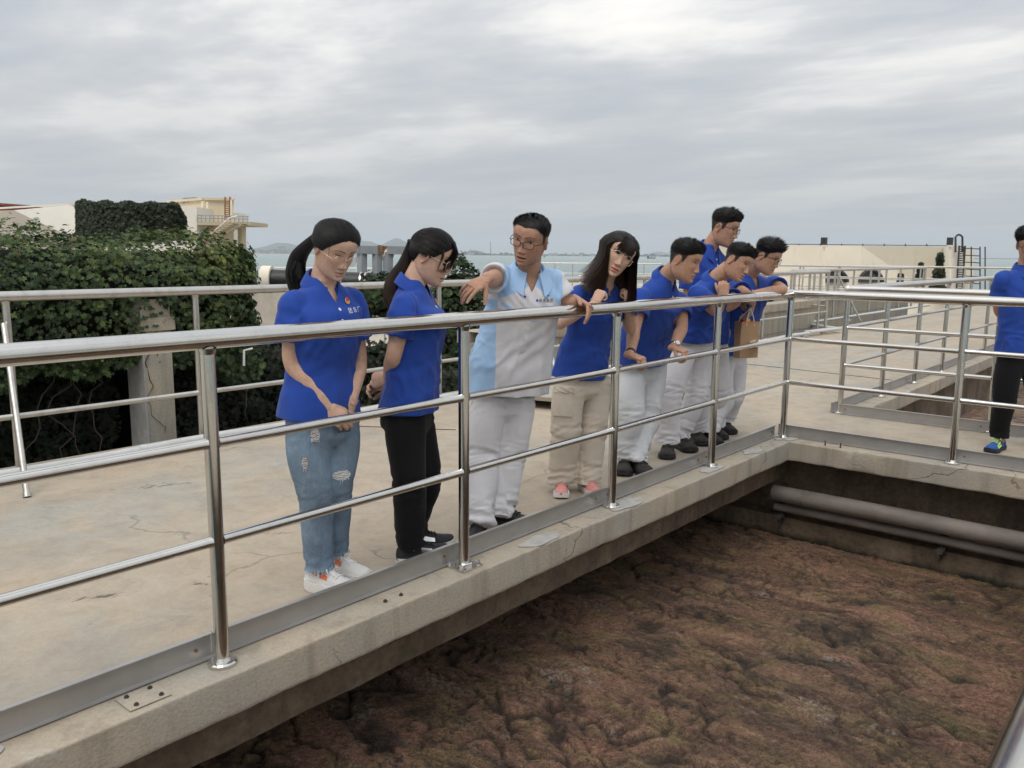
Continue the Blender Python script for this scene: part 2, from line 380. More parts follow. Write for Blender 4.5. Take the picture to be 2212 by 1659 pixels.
def walkway(name, rects, edges):
    b = MB()
    for (x0, y0, x1, y1) in rects:
        b.add([(x0, y0, 0), (x1, y0, 0), (x1, y1, 0), (x0, y1, 0), (x0, y0, -.155), (x1, y0, -.155), (x1, y1, -.155), (x0, y1, -.155)], [(0, 1, 2, 3), (7, 6, 5, 4), (0, 4, 5, 1), (1, 5, 6, 2), (2, 6, 7, 3), (3, 7, 4, 0)])
    o = b.build(name, M_DECK, None, 0); tag(o, kind='structure')
    for i, (p0, p1, nr) in enumerate(edges):
        b = MB(); v, f = edge_strip(p0, p1, nr, 3.1*i+len(name)); b.add(v, f)
        q = b.build('slab_edge', M_EDGE, o, 50)
    return o
walkway('walkway', [(-3.55, -14, -.1, -.0), (-3.55, 0, -.1, 42)], [((.1, -14, 0), (.1, -.1, 0), (1, 0, 0)), ((.1, 1.55, 0), (.1, 34, 0), (1, 0, 0))])
walkway('cross_walkway', [(-.1, .1, 9, 1.35)], [((.1, -.1, 0), (9, -.1, 0), (0, -1, 0)), ((9, 1.55, 0), (.1, 1.55, 0), (0, 1, 0))])
b = MB(); b.box((-.1, -.1, -.155), (.1, .1, 0)); b.box((-.1, 1.35, -.155), (.1, 1.55, 0)); o = b.build('slab_corner', M_EDGE, bpy.data.objects['cross_walkway'], 0)
b = MB(); b.box((-.1, -.0, -.15), (-.0999, .1, -.004))
walkway('side_walkway', [(2.6, -14, 6, -.31)], [((2.4, -.31, 0), (2.4, -14, 0), (-1, 0, 0))])

# pit walls and beams under the slabs
def noisy_wall(name, p0, p1, z0, z1, nrm, thick, mt=M_PIT):
    p0, p1, nrm = V(p0), V(p1), V(nrm); Ln = (p1-p0).length; nx = int(Ln/.06); nz = max(2, int((z1-z0)/.05))
    P = np.array([[*(p0+(p1-p0)*(i/nx))[:2], z0+(z1-z0)*j/nz] for i in range(nx+1) for j in range(nz+1)])
    dn = fbm(P*3.1, 4)*.018+fbm(P*13, 3)*.006
    F_ = P+np.array(nrm)[None]*dn[:, None]
    b = MB(); fs = [(i*(nz+1)+j, (i+1)*(nz+1)+j, (i+1)*(nz+1)+j+1, i*(nz+1)+j+1) for i in range(nx) for j in range(nz)]
    b.add(F_, fs); q0, q1 = p0-nrm*thick, p1-nrm*thick
    b.add([(p0.x, p0.y, z0), (p1.x, p1.y, z0), (q1.x, q1.y, z0), (q0.x, q0.y, z0), (p0.x, p0.y, z1), (p1.x, p1.y, z1), (q1.x, q1.y, z1), (q0.x, q0.y, z1)], [(0, 1, 2, 3), (4, 7, 6, 5), (1, 5, 6, 2), (2, 6, 7, 3), (3, 7, 4, 0)])
    return tag(b.build(name, mt, None, 60), kind='structure')
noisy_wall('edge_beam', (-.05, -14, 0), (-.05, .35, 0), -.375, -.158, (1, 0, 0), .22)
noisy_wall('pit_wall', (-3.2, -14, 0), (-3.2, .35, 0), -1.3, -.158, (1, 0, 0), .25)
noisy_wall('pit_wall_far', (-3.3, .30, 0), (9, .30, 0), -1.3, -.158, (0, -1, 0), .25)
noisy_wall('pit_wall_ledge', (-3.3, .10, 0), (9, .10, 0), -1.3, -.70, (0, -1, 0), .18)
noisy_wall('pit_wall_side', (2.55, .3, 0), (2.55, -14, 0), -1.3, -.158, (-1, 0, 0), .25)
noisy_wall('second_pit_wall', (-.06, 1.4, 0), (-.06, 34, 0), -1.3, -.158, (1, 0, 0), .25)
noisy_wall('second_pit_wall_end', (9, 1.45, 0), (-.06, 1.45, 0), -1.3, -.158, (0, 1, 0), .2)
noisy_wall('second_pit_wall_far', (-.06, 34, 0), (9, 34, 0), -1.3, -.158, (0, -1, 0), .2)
for i, y in enumerate((-5.55, -4.25, -2.62, -1.0)):     # haunches that carry the overhanging slab
    b = MB(); b.prism([(-.10, y, -.155), (.060, y, -.157), (-.03, y, -.24), (-.10, y, -.26)], (0, .10, 0)); tag(b.build('slab_bracket', M_PIT, bpy.data.objects['walkway'], 0))

# ================================================================== sludge: thin crinkled crust
def sludge(name, x0, x1, y0, y1, z, res, mt, label, fine=True):
    nx, ny = int((x1-x0)/res), int((y1-y0)/res)
    X, Y = np.meshgrid(np.linspace(x0, x1, nx+1), np.linspace(y0, y1, ny+1), indexing='ij')
    P = np.stack([X.ravel(), Y.ravel(), np.zeros(X.size)], 1)
    th = math.atan2(-.44, .9); u = P[:, 0]*math.cos(th)+P[:, 1]*math.sin(th); v = -P[:, 0]*math.sin(th)+P[:, 1]*math.cos(th); o = u*0
    wv = fbm(np.stack([u*1.6, v*1.9, o], 1), 4)*.30
    def crack(fu, fv, s_, w_): n = np.abs(pn(np.stack([u*fu, (v+wv)*fv, o+s_], 1))); return np.exp(-(n/w_)**2)
    flow = np.clip(pn(np.stack([u*.7, v*1.1, o+3.3], 1))*2+.6, 0, 1)
    c1 = crack(1.5, 4.6, 1.7, .032)*flow; c2 = crack(3.6, 9.5, 9.1, .05)*np.clip(pn(np.stack([u*1.7, v*2.6, o+5.1], 1))*2.6+.5, 0, 1); c3 = crack(9, 21, 4.4, .09)*np.clip(pn(np.stack([u*3.1, v*4, o+2.2], 1))*2.4+.4, 0, 1)
    shelf = np.clip(pn(np.stack([u*1.5+.2, (v+wv)*4.6+.35, o+1.7], 1))*2.5, -1, 1)
    c4 = crack(19, 40, 6.6, .14)*np.clip(pn(np.stack([u*4.1, v*5, o+8.2], 1))*2.4+.5, 0, 1); Z = fbm(P*1.7, 3)*.012+shelf*.012-c1*.030-c2*.020-c3*.013-c4*.007+fbm(P*13+2, 3)*.006
    if fine: Z = Z+(np.abs(pn(P*30+3))+.6*np.abs(pn(P*60+8)))*.020
    Pz = P.copy(); Pz[:, 2] = z+Z
    me = bpy.data.meshes.new(name); F_ = np.stack([np.arange(nx*ny)//ny*(ny+1)+np.arange(nx*ny) % ny]*4, 1)+np.array([0, ny+1, ny+2, 1]); me.from_pydata(Pz.tolist(), [], F_.tolist()); me.materials.append(mt)
    me.polygons.foreach_set('use_smooth', [True]*len(me.polygons))
    a = me.attributes.new('crack', 'FLOAT', 'POINT'); a.data.foreach_set('value', np.clip(c1+.8*c2+.65*c3+.45*c4, 0, 1).astype(np.float32))
    return tag(link(name, me), label, 'sludge', kind='structure')
def sludge_mat():
    m = mat('sludge', (.15, .09, .06), .5); g = G(m)
    th = math.atan2(-.44, .9); st = g.map((.55, 1.5, 1), (0, 0, -th)); ck = g.attr('crack', 2)
    n1 = g.noise(1.7, 6, .62, .6, st); n2 = g.noise(4.6, 7, .68, .5, st); n3 = g.noise(40, 6, .75); n4 = g.noise(110, 4, .7); n5 = g.noise(12, 6, .7, .4, st)
    c = g.mix(g.ramp(n1, (.40, 0.), (.60, 1.)), (.20, .125, .085), (.48, .265, .18))
    c = g.mix(g.math('MULTIPLY', g.ramp(n2, (.48, 0.), (.64, 1.)), .8), c, (.37, .275, .125))
    c = g.mix(g.math('MULTIPLY', g.ramp(n5, (.54, 0.), (.66, 1.)), .55), c, (.50, .32, .25))
    c = g.mix(g.math('MULTIPLY', g.ramp(g.noise(1.2, 6, .72, .7, g.map((.8, 1.4, 1), (0, 0, -th), (3.3, 1.2, 0))), (.56, 0.), (.66, 1.)), .6), c, (.15, .145, .055))
    c = g.mix(g.math('MULTIPLY', g.ramp(g.noise(2.2, 6, .7, .5, g.map((.6, 1.7, 1), (0, 0, -th), (1.3, 5.2, 0))), (.53, 0.), (.63, 1.)), .75), c, (.075, .066, .058))
    fl = g.math('MULTIPLY', g.ramp(g.noise(1.5, 4, .6, 0, g.map((.8, 1.4, 1), (0, 0, -th), (7, 3, 0))), (.645, 0.), (.69, 1.)), g.ramp(n3, (.48, 0.), (.56, 1.)))
    c = g.mix(g.math('MULTIPLY', fl, .8), c, (.46, .42, .36))
    c = g.mix(g.ramp(g.voro(6, 'F1'), (.025, .9), (.04, 0.)), c, (.50, .38, .28))
    c = g.mul(c, g.ramp(n4, (.32, .5), (.5, 1.), (.70, 1.55))); c = g.mul(c, g.ramp(n3, (.33, .45), (.5, 1.), (.68, 1.45)))
    c = g.mix(g.math('MULTIPLY', ck, .85), c, (.030, .027, .024))
    g.base(c); g.rough(g.ramp(n2, (.35, .22), (.7, .6))); g.bump(g.math('ADD', n3, g.math('MULTIPLY', n4, .6)), 1., .035)
    return m
M_SLUDGE = sludge_mat()
sludge('sludge', -.95, 2.5, -7.2, .12, -.87, .0165, M_SLUDGE, 'crinkled brown sludge crust with olive patches in the near tank')
sludge('sludge_under_walkway', -3.25, -.948, -9, .12, -.87, .09, M_SLUDGE, 'dark sludge lying in shadow under the walkway', False)
sludge('second_sludge', -.12, 9.0, 1.4, 34.1, -.80, .07, M_SLUDGE, 'red-brown sludge in the second tank behind the cross walkway', False)

# two grey pipes along the far pit wall, on brackets
for nm, y, z, r, lab in (('pit_pipe', .0, -.475, .066, 'thicker upper grey pipe along the far tank wall under the slab'), ('pit_pipe', .05, -.605, .034, 'thinner lower grey pipe along the far tank wall under the slab')):
    root = empty(nm); b = MB(); b.tube([(x, y, z+.004*math.sin(x*1.7)) for x in np.linspace(-.05, 9, 30)], r, 20); b.build('pipe_run', M_PIPE, root)
    for x in (.22, 1.48, 2.9, 4.3): b = MB(); b.tube([(x, y, z), (x+.004, y, z)], r+.003, 20); b.build('pipe_joint', M_PIPE, root)
    base_at(root, (0, y, z-r)); tag(root, lab, 'pipe')
for x in (-.02, 1.22, 2.6, 4.2):
    b = MB(); b.box((x, -.04, -.685), (x+.05, .10, -.66)); b.box((x+.02, -.04, -.75), (x+.03, .10, -.685)); b.box((x, .07, -.72), (x+.05, .10, -.40))
    q = b.build('pipe_bracket', M_BRACK, None, 0)
    tag(q, 'rusty steel bracket %s carrying the pit pipes' % {-.02: 'in the far tank corner', 1.22: 'halfway along the far wall', 2.6: 'right of the frame edge', 4.2: 'far right out of frame'}[x], 'bracket')

# ================================================================== stainless railings
RT, RM, RP = .034, .019, .0255
HT, HM1, HM2 = 1.185, .822, .468
def railing(label, run, posts, mids, toe=None, mt=M_STEEL, ht=HT, rt=RT, rm=RM, rp=RP, flange=True, plates=(), group='stainless steel railings of the tanks', name='railing', z0=0., knob=True):
    root = empty(name); run = [V((*p, ht+z0)) for p in run]
    for a_, b_ in zip(run[:-1], run[1:]):
        b = MB(); e_ = (b_-a_).normalized()*rt*.0
        b.tube([a_-e_, b_+e_], rt, 24); b.build('top_rail', mt, root)
    for i, c in enumerate(run):     # mitred corner joints with their weld
        if 0 < i < len(run)-1 or knob:
            bm = bmesh.new(); bmesh.ops.create_icosphere(bm, subdivisions=3, radius=rt*1.07)
            me = bpy.data.meshes.new('corner_weld'); bm.to_mesh(me); bm.free(); me.materials.append(M_WELD); me.polygons.foreach_set('use_smooth', [True]*len(me.polygons))
            q = link('corner_weld', me, root); q.location = c
    pm = MB(); pm.tube([(0, 0, .0), (0, 0, ht-rt*.55)], rp, 20); pm.tube([(0, 0, ht-rt*1.5), (0, 0, ht-rt*.9)], [rp*1.0, rp*1.22], 20, False); pme = pm.mesh('post', mt)
    fm = MB(); fm.tube([(0, 0, .001), (0, 0, .012), (0, 0, .017), (0, 0, .018)], [.052, .052, .047, .028], 28); fm.tube([(0, 0, .017), (0, 0, .030)], [.033, .027], 24); fme = fm.mesh('base_flange', mt)
    sm = MB(); sm.box((-.065, -.065, .001), (.065, .065, .010)); sm.disc((0, 0, .010), .043, .018, 24, bev=.004)
    for sx in (-1, 1):
        for sy in (-1, 1): sm.disc((sx*.05, sy*.05, .010), .010, .010, 6); sm.disc((sx*.05, sy*.05, .020), .005, .012, 8)
    sme = sm.mesh('base_plate', mt)
    for i, p in enumerate(posts):
        q = link('post', pme, root); q.location = (*p, z0); q.rotation_euler.z = random.random()*6
        if flange:
            f = link('base_plate' if i in plates else 'base_flange', sme if i in plates else fme, q); f.rotation_euler.z = -q.rotation_euler.z if i in plates else 0
    allp = posts
    for a_, b_ in zip(allp[:-1], allp[1:]):
        A, B = V((*a_, 0)), V((*b_, 0)); d = (B-A)
        if d.length > 3: continue
        d.normalize()
        for h in mids:
            b = MB(); z = V((0, 0, h+z0)); b.tube([A+z+d*rp*.8, A+z+d*rp*1.25, B+z-d*rp*1.25, B+z-d*rp*.8], [rm*1.18, rm, rm, rm*1.18], 16); b.build('mid_rail', mt, root)
        if toe:
            nrm, off, hh = V(toe[0]), toe[1], toe[2]
            s_ = d*.0015; o0 = A+nrm*off+s_; o1 = B+nrm*off-s_
            prof = [(.020, 0.006), (.020, .009), (.004, .012), (.003, .5*hh), (.004, hh-.006), (.017, hh-.005), (.018, hh), (0, hh+.001), (0, .006)]
            b = MB(); r0 = [o0+nrm*q_[0]+V((0, 0, q_[1])) for q_ in prof]; r1 = [o1+nrm*q_[0]+V((0, 0, q_[1])) for q_ in prof]
            b.loft([r0, r1]); b.build('toe_board', M_TOE, root, 20)
            for e_ in (o0+d*.06, o1-d*.06):
                b = MB(); b.disc(e_+nrm*.004+V((0, 0, hh*.5)), .007, .004, 8, axis=nrm); b.build('toe_bolt', M_RUST, root)
    base_at(root, (*posts[0], z0)); tag(root, label, 'railing', group)
    return root
sp = 1.27
A_posts = [(0, -sp*k) for k in range(0, 9)]
railing('polished steel railing along the walkway edge in front of the people', [(0, 0), (0, -10.6)], A_posts, (HM1, HM2), ((1, 0, 0), -.075, .102), plates=(3,), knob=True)
railing('polished steel railing crossing to the right from the near corner post', [(0, 0), (9, 0)], [(sp*k if k else .0002, 0) for k in range(0, 8)][0:1] and [(sp*k, 0) for k in range(1, 8)], (HM1, HM2), ((0, -1, 0), -.075, .102), knob=False)
b = MB(); r_ = bpy.data.objects['railing.001']
for h in (HM1, HM2):
    b = MB(); b.tube([(RP*.8, 0, h), (RP*1.25, 0, h), (sp-RP*1.25, 0, h), (sp-RP*.8, 0, h)], [RM*1.18, RM, RM, RM*1.18], 16); q = b.build('mid_rail', M_STEEL, r_); q.matrix_parent_inverse = Matrix.Translation(-r_.location)
b = MB(); nrm = V((0, -1, 0)); prof = [(.020, .006), (.020, .009), (.004, .012), (.003, .05), (.004, .096), (.017, .097), (.018, .102), (0, .103), (0, .006)]
b.loft([[V((-.07, .075, 0))+nrm*p[0]+V((0, 0, p[1])) for p in prof], [V((sp-.012, .075, 0))+nrm*p[0]+V((0, 0, p[1])) for p in prof]]); q = b.build('toe_board', M_TOE, r_, 20); q.matrix_parent_inverse = Matrix.Translation(-r_.location)
railing('steel railing across the far side of the cross walkway', [(-.03, 1.43), (9, 1.43)], [(-.03+sp*k, 1.43) for k in range(0, 8)], (HM1, HM2), ((0, -1, 0), .03, .10))
railing('long steel railing receding along the left edge of the second tank', [(-.03, 1.43), (-.03, 33)], [(-.03, 1.43+sp*k) for k in range(1, 25)], (HM1, HM2), ((1, 0, 0), -.075, .10), knob=False)
r_ = bpy.data.objects['railing.003']
for h in (HM1, HM2): b = MB(); b.tube([(-.03, 1.45, h), (-.03, 1.43+sp-.03, h)], RM, 16); q = b.build('mid_rail', M_STEEL, r_); q.matrix_parent_inverse = Matrix.Translation(-r_.location)
b = MB(); b.loft([[V((-.105, yy, 0))+V((p[0], 0, p[1])) for p in prof] for yy in (1.40, 1.43+sp-.012)]); q = b.build('toe_board', M_TOE, r_, 20); q.matrix_parent_inverse = Matrix.Translation(-r_.location)
railing('close steel handrail of the side walkway at the bottom right', [(2.577, -.6), (2.577, -9)], [(2.577, -.35-sp*k) for k in range(0, 7)], (HM1, HM2), knob=True)
bz = .0
BK = [(-3.36, -4.58+1.31*k) for k in range(-4, 12)]+[(-3.36, 10.25)]
railing('weathered steel railing along the back edge of the walkway behind the people', [(-3.36, -10), (-3.36, 10.25)], BK, (.395,), None, M_STEEL2, rt=.034, rm=.02, rp=.024, flange=False)
railing('short return of the back railing where the walkway steps out', [(-3.36, 10.25), (-4.25, 10.6)], [(-3.36, 10.27), (-3.8, 10.43), (-4.25, 10.6)], (.5,), None, M_STEEL2, knob=False, flange=False)
railing('far part of the back railing beyond the step', [(-4.25, 10.6), (-4.25, 21)], [(-4.25, 10.6+1.3*k) for k in range(0, 9)], (.5,), None, M_STEEL2, flange=False)
railing('distant thin railing across the far end of the walkways', [(-14, 23), (3, 23)], [(-14+1.3*k, 23) for k in range(0, 14)], (.8, .45), None, M_STEEL2, flange=False)
railing('far steel railing turning off behind the second tank', [(-4.25, 21), (-9, 21.2)], [(-4.3, 21), (-5.6, 21.05), (-6.9, 21.1), (-8.2, 21.15)], (.8, .45), None, M_STEEL2, flange=False, knob=False)
# loose props that brace the back railing
for p, q_, lab in ((hx(8, 700, -3.33), (-2.76, -4.75, .0), 'slanting steel prop leaning on the back railing at the far left'), ((-3.33, .95, .95), (-2.45, .22, .0), 'slanting steel prop of the back railing behind the pointing man'), ((-4.2, 13.2, 1.1), (-3.7, 13.5, 0.), 'small far steel prop by the stepped back railing')):
    b = MB(); b.tube([p, q_], .019, 14); b.tube([V(q_), V(q_)+(V(p)-V(q_)).normalized()*.03], .024, 14); q = b.build('railing_prop', M_STEEL2); tag(q, lab, 'prop')
# grey conduit pipe lying along the back kerb
root = empty('conduit_pipe')
b = MB(); b.tube([(-3.18+.012*math.sin(y*2.1), y, .065+.006*math.sin(y*3.3)) for y in np.linspace(-10, 8.9, 80)], .031, 14); b.build('pipe_run', M_WHITEP, root)
for y in np.arange(-5.2, 8.8, 1.35): b = MB(); b.tube([(-3.18+.012*math.sin(y*2.1), y, .065+.006*math.sin(y*3.3)), (-3.18+.012*math.sin(y*2.1), y+.05, .065+.006*math.sin(y*3.3))], .036, 14); b.build('pipe_coupling', M_WHITEP, root)
base_at(root, (-3.18, -5, .02)); tag(root, 'grey plastic conduit pipe lying along the back edge of the deck', 'pipe')
root = empty('conduit_pipe')
for o_ in (0, .10):
    b = MB(); b.tube([(-3.25+o_, 8.9, .08), (-3.15+o_, 9.9, .08), (-3.02+o_*.3, 10.0+o_, .08), (-4.1, 10.9+o_, .08), (-4.05, 12, .08), (-4.05+o_, 20.5, .08)], .028, 10); b.build('pipe_run', M_WHITEP, root, 60)
base_at(root, (-3.2, 9, .05)); tag(root, 'pair of white conduit pipes following the step of the far back railing', 'pipe')
for i, y in enumerate((-5.0, -3.25, -1.2, 1.2, 3.1, 5.2, 6.8, 8.7, 9.7, 11.5, 13.5)):
    v_ = []; b = MB(); c = V((-3.17 if y < 10 else -4.0, y, 0))
    bm = bmesh.new(); bmesh.ops.create_icosphere(bm, subdivisions=2, radius=.5)
    for q in bm.verts: q.co = V((q.co.x*.16, q.co.y*.2, max(0, q.co.z)*.085))*(1+.5*mnoise.noise(q.co*5+V((i*3, 0, 0))))
    me = bpy.data.meshes.new('mortar_lump'); bm.to_mesh(me); bm.free(); me.materials.append(M_EDGE); q = link('mortar_lump', me); q.location = c
    tag(q, '%s rough mortar lump from the left under the conduit along the back deck edge' % ORD[i], 'mortar', 'mortar lumps under the conduit')
# raised kerb strip under the back railing
b = MB(); v, f = edge_strip((-3.3, 8.9, .03), (-3.3, -10, .03), (1, 0, 0), 5.); b.add(v, f); q = b.build('back_kerb', M_EDGE, None, 50); tag(q, kind='structure')
# old anchor plate and bolts left in the edge
root = empty('anchor_plate'); c = hz(530, 1545, 0) if False else V((.02, -5.52, 0))
b = MB(); b.box((-.04, -5.45, .0035), (.07, -5.31, .006)); b.build('plate', M_EDGE, root, 0)
for p in ((-.02, -5.42), (-.02, -5.34), (.05, -5.42), (.05, -5.335)): b = MB(); b.disc((*p, .006), .008, .006, 6); b.disc((*p, .011), .005, .004, 8); b.build('bolt', M_BRACK, root)
base_at(root, (.015, -5.38, 0)); tag(root, 'old anchor plate with rusty bolts in the concrete edge at lower left', 'plate')
for p, lab in (((.03, -4.33), 'pair of rusty anchor bolts in the edge below the white sneakers'), ((.36, -.03), 'pair of upright anchor studs by the near corner post')):
    root = empty('anchor_bolts')
    for k in (0, 1):
        x, y = (p[0], p[1]+.09*k) if p[0] < .1 else (p[0]+.12*k, p[1]); b = MB(); b.disc((x, y, .001), .009, .006 if p[0] < .1 else .004, 8); b.disc((x, y, .004), .005, .008 if p[0] < .1 else .032, 8); b.build('bolt', M_BRACK, root)
    base_at(root, (*p, 0)); tag(root, lab, 'bolts')
# mortar patches round some post feet
M_PATCH = mat('patch_mortar', (.40, .39, .37), .85, mott=(14, .18), bump=(60, .5, .004))
for i, (x, y, r, lab) in enumerate(((.035, -1.33, .10, 'fourth post'), (.03, -2.42, .12, 'third post'), (.05, -3.28, .10, 'second post'), (.02, .02, .12, 'corner post'), (-.02, -5.92, .11, 'far left edge'), (.02, -.62, .09, 'edge before the corner'))):
    b = MB(); P = []
    for k in range(36):
        a_ = k/36*6.283; rr = r*(1+.45*mnoise.noise(V((math.cos(a_)*1.4, math.sin(a_)*1.4, i*3.))))
        P.append((x+math.cos(a_)*rr*.62, y+math.sin(a_)*rr*1.25, .0025))
    b.prism(P, (0, 0, .0035)); q = b.build('mortar_patch', M_PATCH, bpy.data.objects['walkway'], 0)
# thin raised round cover slab behind the legs
root = empty('cover_slab'); cc = V((-2.55, .75, 0))
b = MB(); b.tube([cc+V((0, 0, .085)), cc+V((0, 0, .125)), cc+V((0, 0, .128))], [1.15, 1.16, 1.14], 56); b.build('slab', M_PANEL, root)
for a_ in range(6): b = MB(); p = cc+V((math.cos(a_*1.05)*.8, math.sin(a_*1.05)*.8, 0)); b.box((p.x-.06, p.y-.06, .001), (p.x+.06, p.y+.06, .086)); b.build('foot', M_BRACK, root, 0)
base_at(root, cc); tag(root, 'round concrete cover slab raised on feet behind the standing people', 'slab')
# float lamp / dish by the wall
root = empty('dish'); c = V((-3.02, 5.7, 0))
b = MB(); b.tube([c+V((0, 0, .01)), c+V((0, 0, .03)), c+V((0, 0, .06)), c+V((0, 0, .055))], [.10, .18, .24, .20], 28); b.build('bowl', mat('cream_enamel', (.72, .68, .55), .4, mott=(12, .2)), root)
b = MB(); b.box((c.x-.03, c.y-.06, .05), (c.x+.12, c.y+.10, .14)); b.build('box', mat('white_plastic', (.75, .75, .73), .4), root)
base_at(root, c); tag(root, 'cream dish with a white box on the deck by the concrete wall', 'dish')
# dark joint across the walkway
for (x0, y0, x1, y1) in ((-3.1, 4.35, -.15, 4.05), (-3.3, -2.3, -2.2, -1.6)):
    b = MB(); b.tube([(x0+(x1-x0)*t, y0+(y1-y0)*t+.012*mnoise.noise(V((t*9, x0, 0))), .0) for t in np.linspace(0, 1, 40)], .006, 5); q = b.build('floor_joint', M_BRACK, bpy.data.objects['walkway'])

# ================================================================== concrete panel wall behind the back railing
root = empty('concrete_wall')
y = .35; i = 0
while y < 21:
    xw = -3.78 if y < 10.2 else -4.75; wd = .78+.05*random.random()
    for z0, z1 in ((-1.0, .02), (.028, .47)):
        b = MB(); b.box((xw-.25, y+.004, z0), (xw+.008*random.random(), y+wd-.004, z1)); b.build('panel', M_PANEL, root, 0)
    b = MB(); v, f = edge_strip((xw+.06, y+wd, .60), (xw+.06, y, .60), (1, 0, 0), y*2, .7); b.add(v, f); b.box((xw-.3, y, .46), (xw-.1, y+wd, .6)); b.build('coping', M_EDGE, root, 50)
    y += wd
base_at(root, (-3.9, .4, -1)); tag(root, 'board-marked concrete panel wall with broken coping behind the back railing', 'wall')
# ================================================================== creeper: leaves spread over a framework
def leaf_mesh(name, mt, sz=1.):
    # five-lobed creeper leaf, folded along the midrib; tip towards -Y, face towards +Z
    o = [(0, .10, 0), (.22, .34, .02), (.30, .12, .06), (.56, .10, .02), (.36, -.12, .05), (.44, -.40, -.02), (.17, -.34, .05), (0, -.72, -.06)]
    v = [(x*sz, y*sz, z*sz) for x, y, z in o]+[(-x*sz, y*sz, z*sz) for x, y, z in o[1:-1]]+[(0, -.12*sz, -.03*sz)]
    c = len(v)-1; ring = [0, 1, 2, 3, 4, 5, 6, 7, 13, 12, 11, 10, 9, 8]
    f = [(c, ring[i], ring[(i+1) % 14]) for i in range(14)]
    return v, f
def leaf_mat(name, stops, obj=False, rough=.5):
    m = mat(name, (.05, .08, .03), rough, spec=.35); g = G(m)
    if obj:
        oi = N(g.t, 'ShaderNodeObjectInfo'); r = oi.outputs['Random']
    else: r = g.attr('tint', 2)
    c = g.ramp(r, *stops); c = g.mul(c, g.ramp(g.noise(60, 3), (.3, .75), (.7, 1.25))); g.base(c)
    tr = N(g.t, 'ShaderNodeBsdfTranslucent'); ad = N(g.t, 'ShaderNodeMixShader'); ad.inputs[0].default_value = .22
    g.l(c, tr.inputs[0]); g.l(g.b.outputs[0], ad.inputs[1]); g.l(tr.outputs[0], ad.inputs[2])
    g.l(ad.outputs[0], g.t.nodes['Material Output'].inputs['Surface'])
    return m
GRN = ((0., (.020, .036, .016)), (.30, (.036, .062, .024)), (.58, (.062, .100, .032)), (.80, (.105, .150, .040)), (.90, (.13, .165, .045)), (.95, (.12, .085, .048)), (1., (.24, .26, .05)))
DRK = ((0., (.020, .028, .017)), (.4, (.036, .054, .026)), (.65, (.050, .044, .040)), (.85, (.075, .056, .056)), (1., (.08, .11, .04)))  # darker leaf palette: shade under the bank put into the colour, some purplish
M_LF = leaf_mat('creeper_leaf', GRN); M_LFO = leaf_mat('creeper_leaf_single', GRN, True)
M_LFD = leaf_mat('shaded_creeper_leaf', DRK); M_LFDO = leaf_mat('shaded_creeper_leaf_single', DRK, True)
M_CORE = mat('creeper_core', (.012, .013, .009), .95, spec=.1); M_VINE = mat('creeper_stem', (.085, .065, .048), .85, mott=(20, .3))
def leaves(parent, P, Nn, sizes, tint, mats, n_obj=300, near=None):
    lv, lf = leaf_mesh('leaf', None); lv = np.array(lv); n = len(P)
    dn = np.tile(np.array([0, 0, -1.]), (n, 1))+rng.normal(size=(n, 3))*.45      # tips hang down
    z = Nn+rng.normal(size=(n, 3))*.42+np.array([0, 0, .25]); z /= np.linalg.norm(z, axis=1)[:, None]
    y = -(dn-(dn*z).sum(1)[:, None]*z); y /= np.linalg.norm(y, axis=1)[:, None]; x = np.cross(y, z)
    d = np.linalg.norm(P-np.array(CAM), axis=1)
    order = np.argsort(-sizes/d) if near is None else np.argsort(-(sizes/d)*near)
    me0 = bpy.data.meshes.new('leaf'); me0.from_pydata([tuple(q) for q in lv], [], lf); me0.materials.append(mats[1])
    for i in order[:n_obj]:
        o = link('leaf', me0, parent); s = sizes[i]
        o.matrix_world = Matrix(((x[i, 0]*s, y[i, 0]*s, z[i, 0]*s, P[i, 0]), (x[i, 1]*s, y[i, 1]*s, z[i, 1]*s, P[i, 1]), (x[i, 2]*s, y[i, 2]*s, z[i, 2]*s, P[i, 2]), (0, 0, 0, 1)))
    rest = order[n_obj:]; R_ = np.stack([x, y, z], 2)[rest]*sizes[rest][:, None, None]
    W = np.einsum('nij,kj->nki', R_, lv)+P[rest][:, None]
    k = len(lv); fs = (np.array(lf)[None]+np.arange(len(rest))[:, None, None]*k).reshape(-1, 3)
    me = bpy.data.meshes.new('foliage'); me.from_pydata(W.reshape(-1, 3).tolist(), [], fs.tolist()); me.materials.append(mats[0])
    a = me.attributes.new('tint', 'FLOAT', 'POINT'); a.data.foreach_set('value', np.repeat(tint[rest], k).astype(np.float32))
    o = link('foliage', me, parent); o['kind'] = 'stuff'; return o
def stems(parent, n, f):
    for i in range(n):
        b = MB(); pts, r = f(i); b.tube(pts, np.linspace(r, r*.35, len(pts)), 6); b.build('stem', M_VINE, parent)
def rbox_sample(n, c, h, r, skip_back=True):
    """points and normals on a rounded box"""
    c, h = np.array(c), np.array(h); P = []; Nn = []
    while len(P) < n:
        q = rng.uniform(-1, 1, (n*2, 3))*h; a = rng.integers(0, 3, n*2); s = np.sign(rng.uniform(-1, 1, n*2)); q[np.arange(n*2), a] = s*h[a]
        inn = np.clip(q, -(h-r), h-r); d = q-inn; ln = np.linalg.norm(d, axis=1); ok = ln > 1e-6
        nn = d[ok]/ln[ok][:, None]; p = inn[ok]+nn*r
        P += list(p+c); Nn += list(nn)
    return np.array(P[:n]), np.array(Nn[:n])
